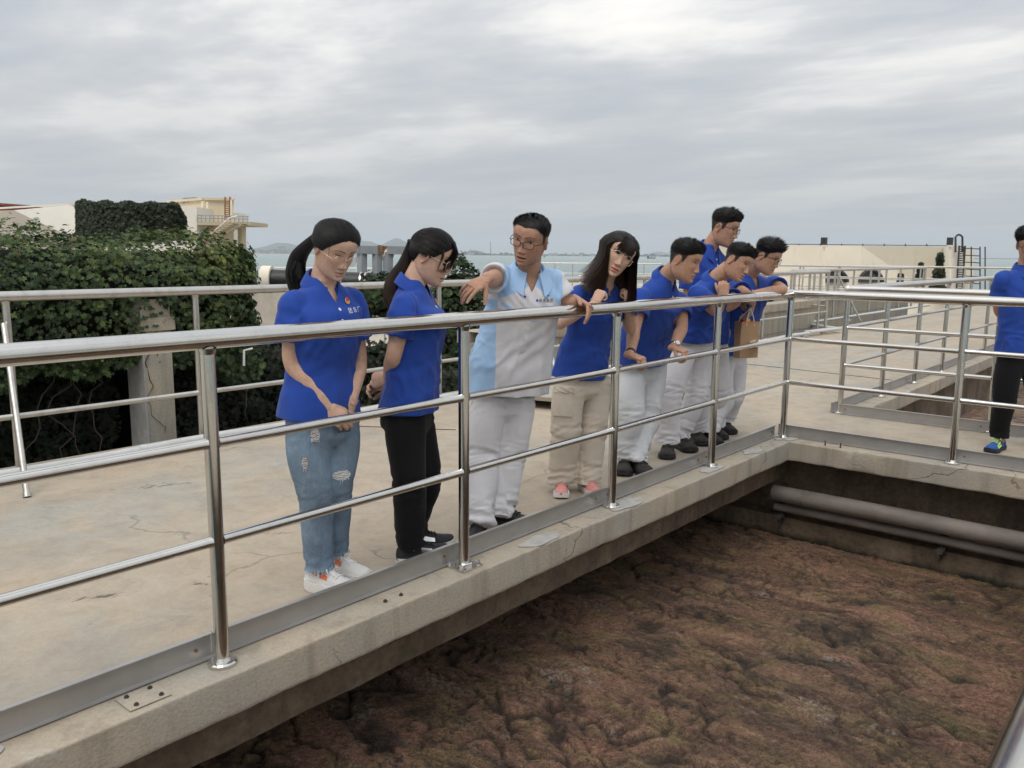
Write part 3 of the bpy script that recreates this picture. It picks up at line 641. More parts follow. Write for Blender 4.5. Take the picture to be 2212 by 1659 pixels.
# --- big creeper bank over the pipe bridge, behind the back railing
root = empty('creeper_bank')
c0, h0 = (-5.95, -6.33, .99), (1.35, 4.60, .62)
P, Nn = rbox_sample(78000, c0, h0, .5)
vis = (Nn[:, 0] > -.35) & ((P[:, 1] > -5.9)) & (Nn[:, 2] > -.75); P, Nn = P[vis], Nn[vis]
bumpy = fbm(P*1.15, 3)*.22+fbm(P*4.5, 2)*.08-.01
P = P+Nn*bumpy[:, None]+rng.normal(size=P.shape)*.035
fr = rng.random(len(P)) < np.clip((P[:, 2]-.42)/.25, 0, 1)*.9+.1; P, Nn = P[fr], Nn[fr]
# fringe of trailing shoots under the bank
k = 4200; ys = rng.uniform(-5.9, -1.85, k); drop = np.clip(pn(np.stack([ys*1.7, ys*0, ys*0], 1))+.42, 0, 1)*.55
Pf = np.stack([rng.uniform(-5.1, -4.62, k), ys, .62-rng.random(k)**.8*drop], 1); P = np.vstack([P, Pf]); Nn = np.vstack([Nn, np.tile([1, -.2, .1], (k, 1))])
sz = .028+.042*rng.random(len(P))**1.3; t_ = np.clip(.44+.55*fbm(P*1.1+5, 3)+.25*fbm(P*5, 2)+rng.normal(size=len(P))*.17+np.clip(Nn[:, 2], 0, 1)*.14, 0, 1)
leaves(root, P, Nn, sz, t_, (M_LF, M_LFO))
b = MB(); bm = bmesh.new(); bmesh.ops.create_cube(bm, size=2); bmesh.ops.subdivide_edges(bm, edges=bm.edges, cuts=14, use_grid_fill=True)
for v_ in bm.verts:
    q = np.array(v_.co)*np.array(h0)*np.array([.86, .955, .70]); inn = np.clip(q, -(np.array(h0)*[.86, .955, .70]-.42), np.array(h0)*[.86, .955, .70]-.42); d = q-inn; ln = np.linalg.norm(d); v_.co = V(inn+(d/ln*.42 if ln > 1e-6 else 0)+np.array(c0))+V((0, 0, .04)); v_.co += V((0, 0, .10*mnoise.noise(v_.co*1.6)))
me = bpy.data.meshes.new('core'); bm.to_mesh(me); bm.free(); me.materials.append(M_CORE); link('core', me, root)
def f1(i):
    y = random.uniform(-5.5, -1.9); x = random.uniform(-4.9, -4.62); p = V((x, y, random.uniform(.5, .8))); pts = [p.copy()]
    for k in range(9): p = p+V((random.gauss(0, .03), random.gauss(0, .05), -random.uniform(.05, .13))); pts.append(p.copy())
    return pts, .006
stems(root, 9, f1)
base_at(root, (-5.6, -4, .4)); tag(root, 'big rounded bank of green creeper over the pipe bridge at left', 'creeper')
# --- concrete column that carries it
root = empty('concrete_column'); b = MB(); b.box((-4.95, -3.09, -2.4), (-4.62, -2.83, 1.05)); b.build('shaft', M_PANEL, root, 0); b = MB(); b.box((-4.98, -3.12, .78), (-4.59, -2.80, .9)); b.build('cap', M_PANEL, root, 0)
b = MB(); b.box((-4.93, -3.105, -2.4), (-4.612, -3.09, 1.0)); b.build('render_edge', M_PATCH, root, 0)
base_at(root, (-4.8, -2.96, -2.4)); tag(root, 'square concrete column under the creeper bank', 'column')
# --- darker creeper in the shade below and behind
def curtain(label, y0, y1, xf, z0, z1, n, seed, mats, n_obj, sizes=(.035, .075), dark=.0):
    root = empty('creeper_curtain'); ys = rng.uniform(y0, y1, n); zs = rng.uniform(0, 1, n); top = z1+fbm(np.stack([ys*1.1, ys*0+seed, ys*0], 1), 3)*.28
    zz = z0+(top-z0)*zs; xs = xf+fbm(np.stack([ys*1.2, zz*1.2, ys*0+seed], 1), 3)*.35+rng.normal(size=n)*.05
    P = np.stack([xs, ys, zz], 1); Nn = np.tile([.85, -.45, .2], (n, 1))+rng.normal(size=(n, 3))*.2
    t_ = np.clip(.42+.45*fbm(P*.8+seed, 3)+rng.normal(size=n)*.16, 0, 1)
    leaves(root, P, Nn, rng.uniform(*sizes, n), t_, mats, n_obj)
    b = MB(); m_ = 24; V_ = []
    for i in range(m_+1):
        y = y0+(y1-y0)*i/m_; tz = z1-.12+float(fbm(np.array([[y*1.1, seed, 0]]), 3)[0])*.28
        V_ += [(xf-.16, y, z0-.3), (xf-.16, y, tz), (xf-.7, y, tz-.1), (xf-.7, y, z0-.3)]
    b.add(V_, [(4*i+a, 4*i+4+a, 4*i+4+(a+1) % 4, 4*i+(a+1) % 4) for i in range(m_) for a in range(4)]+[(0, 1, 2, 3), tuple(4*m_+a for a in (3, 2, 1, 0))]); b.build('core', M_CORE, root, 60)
    base_at(root, (xf, (y0+y1)/2, z0)); tag(root, label, 'creeper'); return root
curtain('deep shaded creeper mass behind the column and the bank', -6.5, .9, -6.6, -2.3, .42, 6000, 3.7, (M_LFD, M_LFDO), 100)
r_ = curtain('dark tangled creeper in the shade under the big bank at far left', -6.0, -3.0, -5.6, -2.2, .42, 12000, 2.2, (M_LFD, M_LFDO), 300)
def f2(i):
    p = V((-4.95+random.random()*.1, -3.42-random.random()*.35, .55)); pts = [p.copy()]
    for k in range(14): p = p+V((random.gauss(0, .02), random.gauss(-.01, .05), -random.uniform(.06, .12))); pts.append(p.copy())
    return pts, .007
for i in range(4):
    b = MB(); pts, r0 = f2(i); b.tube(pts, np.linspace(r0, r0*.4, len(pts)), 6); q = b.build('stem', M_VINE, r_); q.matrix_parent_inverse = Matrix.Translation(-r_.location)
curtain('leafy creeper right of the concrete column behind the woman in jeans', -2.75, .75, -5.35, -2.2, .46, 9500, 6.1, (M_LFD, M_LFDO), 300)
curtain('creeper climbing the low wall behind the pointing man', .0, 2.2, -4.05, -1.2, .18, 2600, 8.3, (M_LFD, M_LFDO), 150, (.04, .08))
def mound(label, c, h, n, seed, n_obj=150):
    root = empty('creeper_mound'); d = rng.normal(size=(n, 3)); d /= np.linalg.norm(d, axis=1)[:, None]; d = d[(d[:, 0] > -.5)]
    P = np.array(c)+d*np.array(h)*(1+.22*fbm(d*2.2+seed, 3))[:, None]+rng.normal(size=d.shape)*.03
    t_ = np.clip(.32+.3*fbm(P*1.3+seed, 3)+rng.normal(size=len(P))*.16, 0, 1)
    leaves(root, P, d, rng.uniform(.05, .09, len(P)), t_, (M_LF, M_LFO), n_obj)
    bm = bmesh.new(); bmesh.ops.create_icosphere(bm, subdivisions=3, radius=1)
    for v_ in bm.verts: v_.co = V(c)+V((v_.co.x*h[0]*.86, v_.co.y*h[1]*.86, v_.co.z*h[2]*.86))
    me = bpy.data.meshes.new('core'); bm.to_mesh(me); bm.free(); me.materials.append(M_CORE); link('core', me, root)
    base_at(root, (c[0], c[1], c[2]-h[2])); tag(root, label, 'creeper')
p = hx(995, 650, -6.0); mound('rounded green creeper clump rising between the ponytailed woman and the pointing man', (-6.2, p.y+.1, .0), (.55, .62, 1.38), 5200, 1.7)
p = hx(862, 640, -6.4); mound('small creeper clump on the black pipe behind the ponytail', (-6.8, p.y, .85), (.4, .42, .33), 1500, 4.4, 80)

# ================================================================== yard behind, far platform, sea
b = MB(); b.add([(-3.55, -60, -2.4), (-3.55, 60, -2.4), (-45, 80, -2.4), (-70, -20, -2.4)], [(0, 1, 2, 3)]); tag(b.build('yard', M_TAN, None, 0), kind='structure')
def obox_px(b, xl, xr, yt, yb, D, dep):
    """box whose front face stands square to the view at distance D"""
    a, c, d = hd(xl, yt, D), hd(xr, yt, D), hd(xl, yb, D); e = V((FC.x, FC.y, 0)).normalized()*dep
    r = (c-a); r.z = 0
    lo = [V((a.x, a.y, d.z)), V((a.x, a.y, d.z))+r]; hi = [V((a.x, a.y, a.z)), V((a.x, a.y, a.z))+r]
    v = [lo[0], lo[1], lo[1]+e, lo[0]+e, hi[0], hi[1], hi[1]+e, hi[0]+e]
    return b.add(v, [(0, 3, 2, 1), (4, 5, 6, 7), (0, 1, 5, 4), (1, 2, 6, 5), (2, 3, 7, 6), (3, 0, 4, 7)])
b = MB(); obox_px(b, 540, 1900, 618, 780, 40, 9); tag(b.build('sea_platform', M_TAN, None, 0), kind='structure')
def pxrail(label, xs, yt, D, hts=(1.1, .6), n=8, x2=None, rt=.03, mt=M_STEEL2, zb=.06):
    root = empty('far_railing'); a, c = hd(xs[0], yt, D), hd(xs[1], yt, D); c.z = a.z
    for k, h in enumerate(hts):
        dz = V((0, 0, -(hts[0]-h))); b = MB(); b.tube([a+dz, c+dz], rt*(1 if k == 0 else .6), 8); b.build('top_rail' if k == 0 else 'mid_rail', mt, root)
    for i in range(n): p = a+(c-a)*(i/(n-1)); b = MB(); b.tube([p-V((0, 0, hts[0])), p], rt*.8, 8); b.build('post', mt, root)
    base_at(root, a-V((0, 0, hts[0]))); tag(root, label, 'railing', 'far railings on the platforms by the sea'); return root
pxrail('thin far railing over the sea right of the pointing man', (1160, 1430), 568, 40, (1.1, .62), 8)
pxrail('far white railing left of the woman in jeans, by the sea', (560, 1010), 578, 41, (1.1, .75, .4), 16, rt=.04, mt=mat('white_paint', (.7, .7, .68), .5))
pxrail('lower yard railing seen between the two ponytailed women', (760, 1040), 672, 16, (1.0, .62, .25), 5, rt=.022)
pxrail('second lower yard railing nearer the creeper clump', (880, 1045), 708, 14, (.6, .3), 4, rt=.022)
# stair rail on the far platform
root = empty('stair_rail'); a, c = hd(1250, 613, 39.6), hd(1330, 575, 39.6)
for dz in (0, .35): b = MB(); b.tube([a+V((0, 0, dz)), c+V((0, 0, dz*.3))], .04, 8); b.build('handrail', M_STEEL2, root)
b = MB(); b.tube([c, c-V((0, 0, 1.0))], .04, 8); b.build('post', M_STEEL2, root)
base_at(root, a); tag(root, 'sloping stair handrail on the far platform over the sea', 'handrail')
# yard bits glimpsed through the railings
b = MB(); obox_px(b, 600, 640, 655, 700, 18, 2); obox_px(b, 648, 660, 660, 700, 17.5, 1); tag(b.build('yard_tank', M_CREAM, None, 0), 'pale yard tank glimpsed under the creeper bank beside the woman in jeans', 'tank')
b = MB(); obox_px(b, 380, 470, 690, 745, 17, 2); tag(b.build('yard_kerb', M_CREAM, None, 0), 'yellowish yard wall glimpsed under the creeper bank', 'wall')
b = MB(); obox_px(b, 1020, 1180, 650, 668, 24, 1.2); tag(b.build('yard_slab', M_TAN, None, 0), 'pale far slab behind the creeper clump', 'slab')
# white flue and shepherd-crook pipe in the creeper
b = MB(); p = hx(874*2212/2212*.605, 790, -5.0); q0 = hz(527, 790, -.3) if False else hx(527, 790, -4.6); b.tube([q0, hx(527, 757, -4.6), hx(545, 753, -4.6)], .012, 8); tag(b.build('standpipe', mat('white_pipe', (.7, .7, .68), .4), None), 'thin white standpipe in the creeper beside the woman in jeans', 'pipe')

# grey steel trestle
root = empty('steel_trestle'); D = 15
def pb(b, x0, y0, x1, y1, D, w_, h_): b.beam(hd(x0, y0, D), hd(x1, y1, D), w_, h_)
b = MB(); pb(b, 770, 539, 826, 540, D, .2, .14); b.build('cross_beam', M_GREYP, root, 0)
b = MB(); pb(b, 838, 540, 887, 541, D, .2, .14); b.build('cross_beam', M_GREYP, root, 0)
for x in (771, 827): b = MB(); pb(b, x, 531, x, 547, D-.05, .03, .22); b.build('end_plate', M_RUST, root, 0)
b = MB(); pb(b, 788, 547, 822, 547, D, .16, .03); b.build('flange', M_GREYP, root, 0)
for x, yb in ((782, 640), (815, 640), (838, 620), (884, 640)): b = MB(); pb(b, x, 546, x, yb, D, .13, .13); b.build('leg', M_GREYP, root, 0)
bm = bmesh.new(); bmesh.ops.create_uvsphere(bm, u_segments=20, v_segments=12, radius=.17)
for v_ in bm.verts: v_.co = V((v_.co.x*.95, v_.co.y*.8, v_.co.z*.62+(.03 if v_.co.z > 0 else 0)))
me = bpy.data.meshes.new('cap'); bm.to_mesh(me); bm.free(); me.materials.append(mat('chalky_dome', (.6, .56, .48), .8, mott=(6, .3))); me.polygons.foreach_set('use_smooth', [True]*len(me.polygons)); q = link('dome', me, root); q.location = hd(834, 551, D+.1)
base_at(root, hd(820, 700, D)); tag(root, 'grey steel trestle with I-beams between the two ponytailed women', 'trestle')
# black jacketed pipe with silver bands
root = empty('jacketed_pipe'); a, c = hd(588, 604, 12.2), hd(815, 607, 12.2); c.z = a.z-.04
b = MB(); b.tube([a, c], .15, 24); b.build('jacket', M_BLACKJ, root)
b = MB(); b.tube([a-(c-a).normalized()*.14, a], .2, 24); b.build('end_flange', M_CREAM, root)
for t in (.66, .84, .885): b = MB(); p = a+(c-a)*t; b.tube([p, p+(c-a).normalized()*.025], .156, 24); b.build('band', M_STEEL2, root)
base_at(root, a-V((0, 0, .2))); tag(root, 'fat black jacketed pipe with silver bands behind the woman in jeans', 'pipe')

# ================================================================== long white building, creeper-covered drum, yellow plant house
b = MB()
root = empty('white_building'); D = 36
b = MB(); v0 = [hd(-200, 470, D), hd(425, 441, D+5), hd(425, 560, D+5), hd(-200, 600, D)]; e = V((FC.x, FC.y, 0))*8
b.prism([hd(-200, 462, D), hd(30, 454, D+1), hd(168, 441, D+3.5), hd(425, 447, D+6), hd(425, 640, D+6), hd(-200, 640, D)], e); b.build('wall', M_WHITEW, root, 0)
for x in (78,): b = MB(); b.tube([hd(x, 472, D+1.2), hd(x, 510, D+1.2)], .05, 8); b.disc(hd(x, 474, D+1.1), .12, .1, 8); b.build('vent_pipe', M_WHITEP, root)
b = MB(); b.beam(hd(-200, 461, D-.1), hd(168, 440, D+3.4), .12, .08); b.build('coping', M_WHITEW, root, 0)
base_at(root, hd(100, 600, D)); tag(root, 'long white rendered building behind the creeper bank', 'building')
root = empty('red_roof'); b = MB(); b.prism([hd(-150, 430, 48), hd(75, 446, 48), hd(75, 452, 48), hd(-150, 460, 48)], e); b.build('roof', M_ROOF, root, 0); b = MB(); b.beam(hd(-150, 430, 47.9), hd(78, 446.5, 47.9), .2, .12); b.build('ridge', M_ROOF, root, 0)
base_at(root, hd(0, 470, 48)); tag(root, 'dark red roof edge at the far left above the white building', 'roof')
# creeper covering a drum on the building
root = empty('creeper_drum'); n = 9000; D = 33
u = rng.uniform(165, 402, n); vv = rng.uniform(434, 512, n)
keep = ((u < 375) | (vv > 434+ (u-375)*1.2)) & (vv > 434+(u-165)*.03); u, vv = u[keep], vv[keep]
tt = (u-165)/237; bul = np.sqrt(np.clip(1-(2*tt-1)**2, 0, 1))
P = np.array([list(hd(a_, b_+3*math.sin(a_*.13), D-2.2*c_+random.gauss(0, .12))) for a_, b_, c_ in zip(u, vv, bul)])
Nn = np.tile(-np.array(FC)*.8+np.array([0, 0, .2]), (len(P), 1))
leaves(root, P, Nn, rng.uniform(.10, .20, len(P)), np.clip(.30+.3*fbm(P*.5, 3)+rng.normal(size=len(P))*.12, 0, 1), (M_LFD, M_LFDO), 0)
b = MB(); R1 = []
for zi, (yt) in enumerate((437, 520)): R1.append([hd(168+231*k/24, yt+ (3 if k < 20 else (k-20)*6 if zi == 0 else 0), D-2.0*math.sqrt(max(0, 1-(2*k/24-1)**2))) for k in range(25)]+[hd(399, yt+(24 if zi == 0 else 0), D+2), hd(168, yt, D+2)])
b.loft(R1); b.build('core', M_CORE, root, 60)
base_at(root, hd(285, 520, D)); tag(root, 'dark creeper-covered drum standing against the white building', 'creeper')
# yellow plant house with stair, balcony, ladder and roof pipes
M_BEIGE = cream_mat('dull_beige_render', (.50, .43, .31)); root = empty('plant_house'); D = 44
def P_(x, y, dd=0): return hd(x, y, D+dd)
b = MB(); b.prism([P_(366, 436, 1), P_(441, 430), P_(505, 431, 1), P_(505, 530, 1), P_(441, 530), P_(366, 530, 1)], e*.6-RC*2.2); b.build('wall', M_YELL, root, 0)
b = MB(); b.beam(P_(364, 436, 1), P_(441, 430), .3, .12); b.beam(P_(441, 430), P_(506, 431, 1), .3, .12); b.build('parapet', M_YELL, root, 0)
b = MB(); obox_px(b, 424, 541, 478, 486, D-2, 3); b.build('balcony_slab', M_BEIGE, root, 0)
for x in (455, 521, 523.5): b = MB(); b.beam(P_(x, 486, -1.2), P_(x, 560, -1.2), .25, .25); b.build('pillar', M_BEIGE, root, 0)
b = MB()
for y_ in (466, 472): b.tube([P_(426, y_-1, -2), P_(538, y_+1, -2)], .025, 6)
for x in range(426, 541, 9): b.tube([P_(x, 466, -2), P_(x, 479, -2)], .02, 6)
b.build('balcony_rail', M_GREYP, root)
b = MB()
for k in range(7): a = P_(470+k*7, 506-k*4, -2.2); b.obox(a, (.32, 0, 0), (0, .4, 0), (0, 0, .04))
b.beam(P_(466, 512, -2.4), P_(519, 483, -2.4), .08, .2); b.build('stair', M_BEIGE, root, 0)
b = MB(); b.tube([P_(464, 498, -2.6), P_(498, 470, -2.6), P_(512, 467, -2.6)], .04, 6); b.build('stair_rail', M_STEEL2, root)
b = MB()
for x in (486, 496): b.tube([P_(x, 475, -.3), P_(x, 430, -.3), P_(x, 426, .1), P_(x+2, 428, .5)], .035, 6)
for k in range(9): b.tube([P_(486, 473-k*4.6, -.3), P_(496, 473-k*4.6, -.3)], .025, 6)
b.build('ladder', M_RUST, root)
b = MB(); b.tube([P_(396, 438, .5), P_(396, 431, .5), P_(400, 429.5, .5), P_(425, 429, .5), P_(427, 432, .5)], .09, 8); b.tube([P_(405, 436, .4), P_(405, 431, .4)], .07, 8); b.build('roof_pipe', M_GREYP, root)
for x, y0, y1 in ((437, 435, 498), (448, 437, 505), (499, 433, 470)): b = MB(); b.tube([P_(x, y0, -.25), P_(x, y1, -.25)], .06, 8); b.build('downpipe', M_CREAM, root)
b = MB(); obox_px(b, 438, 444, 464, 475, D-.6, .3); b.build('fan_box', M_DKMET, root, 0)
base_at(root, P_(440, 560)); tag(root, 'yellow plant house with balcony, stair and roof ladder', 'building')

# ================================================================== low cream tank hall at the right, with ladder, lamps and conifers
root = empty('tank_hall'); D = 42
b = MB(); b.prism([hd(1640, 529, D), hd(1860, 531, D-.5), hd(2078, 534, D), hd(2104, 536, D+1.5), hd(2104, 700, D+1.5), hd(2078, 700, D), hd(1860, 700, D-.5), hd(1640, 700, D)], V((FC.x, FC.y, 0))*9); b.build('wall', M_CREAM, root, 0)
b = MB(); b.tube([hd(2058, 533, D-.4), hd(2058, 640, D-.4)], .42, 20); b.build('corner_turret', M_WHITEW, root)
b = MB(); b.tube([hd(1650, 527, D), hd(2065, 531, D)], .02, 6); b.build('roof_wire', M_DKMET, root)
for k in range(9): b = MB(); x = 1680+k*46; b.tube([hd(x, 532, D-.05), hd(x, 526.5, D-.05)], .025, 6); b.build('wire_peg', M_DKMET, root)
b = MB()
for x in (2064, 2079): b.tube([hd(x, 545, D-1), hd(x, 512, D-1), hd(x+(4 if x < 2070 else -4), 508, D-1), hd(2071.5, 507, D-1)], .05, 8)
for dx in (2072, 2085): b.tube([hd(dx-7, 640, D-1.2), hd(dx, 531, D-1.2)], .04, 8)
for k in range(20): b.tube([hd(2066+k*.35, 628-k*5, D-1.2), hd(2078+k*.35, 628-k*5, D-1.2)], .025, 6)
for k in range(6): b.tube([hd(2080, 536+k*15, D-1.3), hd(2118, 538+k*15, D-1.3)], .025, 6)
for x in (2082, 2098, 2117, 2128): b.tube([hd(x, 533, D-1.3), hd(x, 640, D-1.3)], .03, 6)
b.build('caged_ladder', M_DKMET, root)
for x in (1806, 1882): # dark arched openings
    b = MB(); b.prism([hd(x+24*math.cos(t), 610-25*math.sin(t), D-.62) for t in np.linspace(0, math.pi, 17)], V((FC.x, FC.y, 0))*.2); b.build('arched_window', M_DARK, root, 0)
    b = MB(); b.tube([hd(x+25*math.cos(t), 610-26*math.sin(t), D-.7) for t in np.linspace(0, math.pi, 17)], .08, 6); b.build('window_frame', M_DKMET, root)
base_at(root, hd(1880, 700, D)); tag(root, 'long low cream tank hall with caged ladder at the right', 'building')
for x, y, lab in ((1780, 523, 'left of the conifers'), (2052, 523, 'beside the caged ladder')):
    root = empty('wall_lamp'); b = MB(); b.tube([hd(x, 640, D-2), hd(x, 534, D-2)], .06, 8); b.build('post', M_CREAM, root); b = MB(); b.disc(hd(x, 533, D-2), .17, .08, 12); b.build('collar', M_WHITEW, root)
    b = MB(); b.obox(hd(x, y, D-2), (.12, 0, 0), (0, .12, 0), (0, 0, .22)); b.build('lamp_head', M_DKMET, root, 0); base_at(root, hd(x, 640, D-2)); tag(root, 'small dark floodlight on a post %s' % lab, 'lamp', 'floodlights by the tank hall')
M_CON = leaf_mat('conifer_needles', ((0., (.018, .030, .014)), (.5, (.035, .055, .022)), (1., (.07, .075, .03))))
for x, yt, yb, wd, lab in ((1946, 592, 650, 9, 'shortest conifer, left of the three by the tank hall'), (1990, 568, 650, 12, 'middle conifer of the three by the tank hall'), (2032, 546, 650, 15, 'tallest narrow conifer by the tank hall')):
    root = empty('conifer_tree'); D_ = 30; top = hd(x, yt, D_); bot = hd(x, yb, D_); r0 = wd/FPX*D_; n = 900; H_ = top.z-bot.z
    t_ = rng.random(n)**.8; a_ = rng.random(n)*6.283; rr = r0*(.25+.9*t_)*(.55+.45*rng.random(n))*(1+.35*np.sin(t_*19)); P = np.stack([top.x+np.cos(a_)*rr, top.y+np.sin(a_)*rr, top.z-t_*H_], 1)
    leaves(root, P, np.stack([np.cos(a_), np.sin(a_), a_*0+.4], 1), rng.uniform(.10, .2, n), rng.random(n), (M_CON, M_CON), 0)
    root.children[0].name = 'crown'; b = MB(); b.tube([bot, top-V((0, 0, .3))], [.06, .02], 8); b.build('trunk', M_VINE, root); base_at(root, bot); tag(root, lab, 'tree', 'conifers by the tank hall')

# ================================================================== sea, far shore and hills
M_SEA = mat('sea_water', (.16, .25, .25), .22, spec=.5); g = G(M_SEA); wv = g.noise(1.6, 6, .65, .3, g.map((.5, 1.6, 1), (0, 0, .6)))
g.bump(wv, .9, .5); g.base(g.mix(g.ramp(g.noise(.02, 4), (.35, 0.), (.65, 1.)), (.15, .235, .235), (.19, .275, .265)))
b = MB(); b.add([(-12500, -12500, -5), (12500, -12500, -5), (12500, 12500, -5), (-12500, 12500, -5)], [(0, 1, 2, 3)]); tag(b.build('sea', M_SEA, None, 0), kind='structure')
M_HILL = mat('far_hill', (.07, .085, .075), .95, mott=(.002, .3)); M_CITY = mat('far_block', (.40, .35, .32), .9); M_CITY2 = mat('far_block_red', (.36, .20, .16), .9); M_SHORE = mat('far_shore', (.12, .12, .11), .9)
def hill(label, D, pts, dep, seed):
    b = MB(); xs = np.linspace(pts[0][0], pts[-1][0], 90); ys = np.interp(xs, [p[0] for p in pts], [p[1] for p in pts])
    ys = ys+fbm(np.stack([xs*.09, xs*0+seed, xs*0], 1), 4)*2.2*np.clip((552-ys)/8, 0, 1)
    e = V((FC.x, FC.y, 0)).normalized()*dep; R0, R1, R2 = [], [], []
    for x, y in zip(xs, ys):
        t = hd(x, y, D); R1.append(t); base = hd(x, y, D*.985); R0.append(V((base.x, base.y, -6)) - e*.25); R2.append(V((t.x, t.y, -6))+e)
    n = len(xs); b.add(R0+R1+R2, [(i, i+1, n+i+1, n+i) for i in range(n-1)]+[(n+i, n+i+1, 2*n+i+1, 2*n+i) for i in range(n-1)]+[(0, n, 2*n), (n-1, 3*n-1, 2*n-1)])
    o = b.build('far_hill', M_HILL, None, 60); tag(o, kind='structure'); return o
hill('', 9000, [(480, 550), (560, 535), (600, 524), (625, 526), (660, 534), (720, 540), (780, 520), (800, 521), (822, 530), (838, 521), (856, 513.5), (866, 517), (880, 524), (905, 530), (1000, 546)], 900, 1.)
hill('', 6200, [(980, 552), (1005, 545), (1018, 540), (1030, 541), (1050, 547), (1085, 552)], 300, 2.)
hill('', 11000, [(1380, 553), (1400, 548), (1418, 543), (1440, 546), (1475, 552)], 500, 3.)
for (x0, x1, y0, y1, D, nm) in ((540, 1000, 546.5, 552.5, 5200, 1), (985, 1460, 548, 553, 5200, 2), (1450, 2300, 555.5, 559, 7600, 3)):
    b = MB(); a, c = hd(x0, y0, D), hd(x1, y0+(2 if nm == 1 else 3), D); ev = V((FC.x, FC.y, 0)).normalized()*500
    b.add([V((a.x, a.y, -6)), V((c.x, c.y, -6)), V((c.x, c.y, c.z)), V((a.x, a.y, a.z)), V((a.x, a.y, -6))+ev, V((c.x, c.y, -6))+ev, V((c.x, c.y, c.z))+ev, V((a.x, a.y, a.z))+ev], [(0, 1, 2, 3), (3, 2, 6, 7), (7, 6, 5, 4), (0, 3, 7, 4), (1, 5, 6, 2)]); tag(b.build('far_shore', M_SHORE, None, 0), kind='structure')
def far_block(x0, x1, y0, y1, D, mt, label, nm='far_building', cat='building', grp='buildings on the far shore', win=0):
    root = empty(nm); b = MB(); obox_px(b, x0, x1, y0, y1, D, (x1-x0)/FPX*D*.8); b.build('wall', mt, root, 0)
    b = MB(); obox_px(b, x0-.4, x1+.4, y0-.7, y0, D-2, (x1-x0)/FPX*D*.8+4); b.build('roof', M_SHORE, root, 0)
    base_at(root, hd((x0+x1)/2, y1, D)); tag(root, label, cat, grp)
rr = random.Random(3)
for i in range(26):
    x = 545+i*4.1+rr.random()*2; wd = 2.2+rr.random()*3; h = 2.5+rr.random()*5
    far_block(x, x+wd, 547-h, 549, 5000-rr.random()*200, (M_CITY, M_CITY2)[rr.random() < .45], '%s low building from the left in the far-shore town beside the first ponytail' % ORD[i])
for i, (x, h) in enumerate(((600, 14), (604.5, 15), (609, 15), (613.5, 13), (622, 9), (603, 7))): far_block(x, x+3.6, 548-h, 549, 4900, M_CITY, '%s of the tall far-shore tower blocks, counted from the left beside the first ponytail' % ORD[(0, 2, 3, 4, 5, 1)[i]])
for i in range(34):
    x = 995+i*13.2+rr.random()*6; far_block(x, x+3+rr.random()*9, 551-1.5-rr.random()*4+ (i*.05), 552.5+i*.06, 5000, (M_CITY, M_SHORE)[rr.random() < .5], '%s low harbour shed from the left on the hazy far shore at mid picture' % ORD[i])
for x0, x1, y0, lab in ((1012, 1026, 545, 'white round storage tank on the far shore beside the bent head'), (1029, 1040, 544.5, 'second white storage tank on the far shore')): far_block(x0, x1, y0, 550, 4700, M_CITY, lab, 'storage_tank', 'tank', 'storage tanks on the far shore')
b = MB(); b.tube([hd(1060, 550, 5000), hd(1060, 521, 5000)], [2.6, 1.6], 10); tag(b.build('chimney', M_SHORE), 'tall thin chimney on the far shore left of the pointing man', 'chimney')
b = MB(); b.tube([hd(1017, 541, 6150), hd(1017, 537.5, 6150)], [3, 2], 8); tag(b.build('hill_tower', M_SHORE), 'small tower on the far low hill', 'tower')
def ship(x, y, ln, D, label, h=1.):
    root = empty('ship'); k = D/FPX; a = hd(x, y, D); r = RC.copy(); r.z = 0; r.normalize(); f = V((FC.x, FC.y, 0)).normalized(); Lw = ln*k; u = k*h
    b = MB(); prof = [(-.5, 1.6), (.38, 1.5), (.5, 2.6), (.44, -.5), (-.46, -.5)]
    b.prism([a+r*Lw*p+V((0, 0, q*u)) for p, q in prof], f*Lw*.16); b.build('hull', M_DKMET, root, 0)
    b = MB(); b.prism([a+r*Lw*p+V((0, 0, q*u))+f*.4 for p, q in ((-.44, 1.6), (-.28, 1.6), (-.28, 4.2), (-.44, 4.2))], f*Lw*.12); b.build('deckhouse', M_SHORE, root, 0)
    b = MB(); b.tube([a+r*Lw*.05+V((0, 0, 1.5*u))+f*Lw*.08, a+r*Lw*.05+V((0, 0, 5.2*u))+f*Lw*.08], .25*k, 6); b.build('mast', M_DKMET, root); base_at(root, a); tag(root, label, 'ship')
ship(1407, 558, 19, 900, 'small dark boat on the sea between the long-haired woman and the leaning man')
ship(1042, 549.5, 36, 4300, 'long dark cargo ship by the far harbour', 1.1)
ship(1176, 555.2, 3.5, 1600, 'tiny boat on the sea right of the pointing man')

# HAZE: sea air that fades the far shore
b = MB(); b.box((-13000, -13000, -7), (13000, 13000, 260)); o = b.build('haze', None, None, 0)
m = bpy.data.materials.new('sea_haze'); m.use_nodes = True; t = m.node_tree; t.nodes.clear(); mo = N(t, 'ShaderNodeOutputMaterial'); pv = N(t, 'ShaderNodeVolumePrincipled')
pv.inputs['Color'].default_value = (.80, .86, .92, 1); pv.inputs['Density'].default_value = 1.05e-4; pv.inputs['Anisotropy'].default_value = .1
t.links.new(pv.outputs[0], mo.inputs['Volume']); o.data.materials.append(m); tag(o, 'pale sea haze over the water and the far shore', 'haze', kind='stuff')
S.cycles.volume_bounces = 1
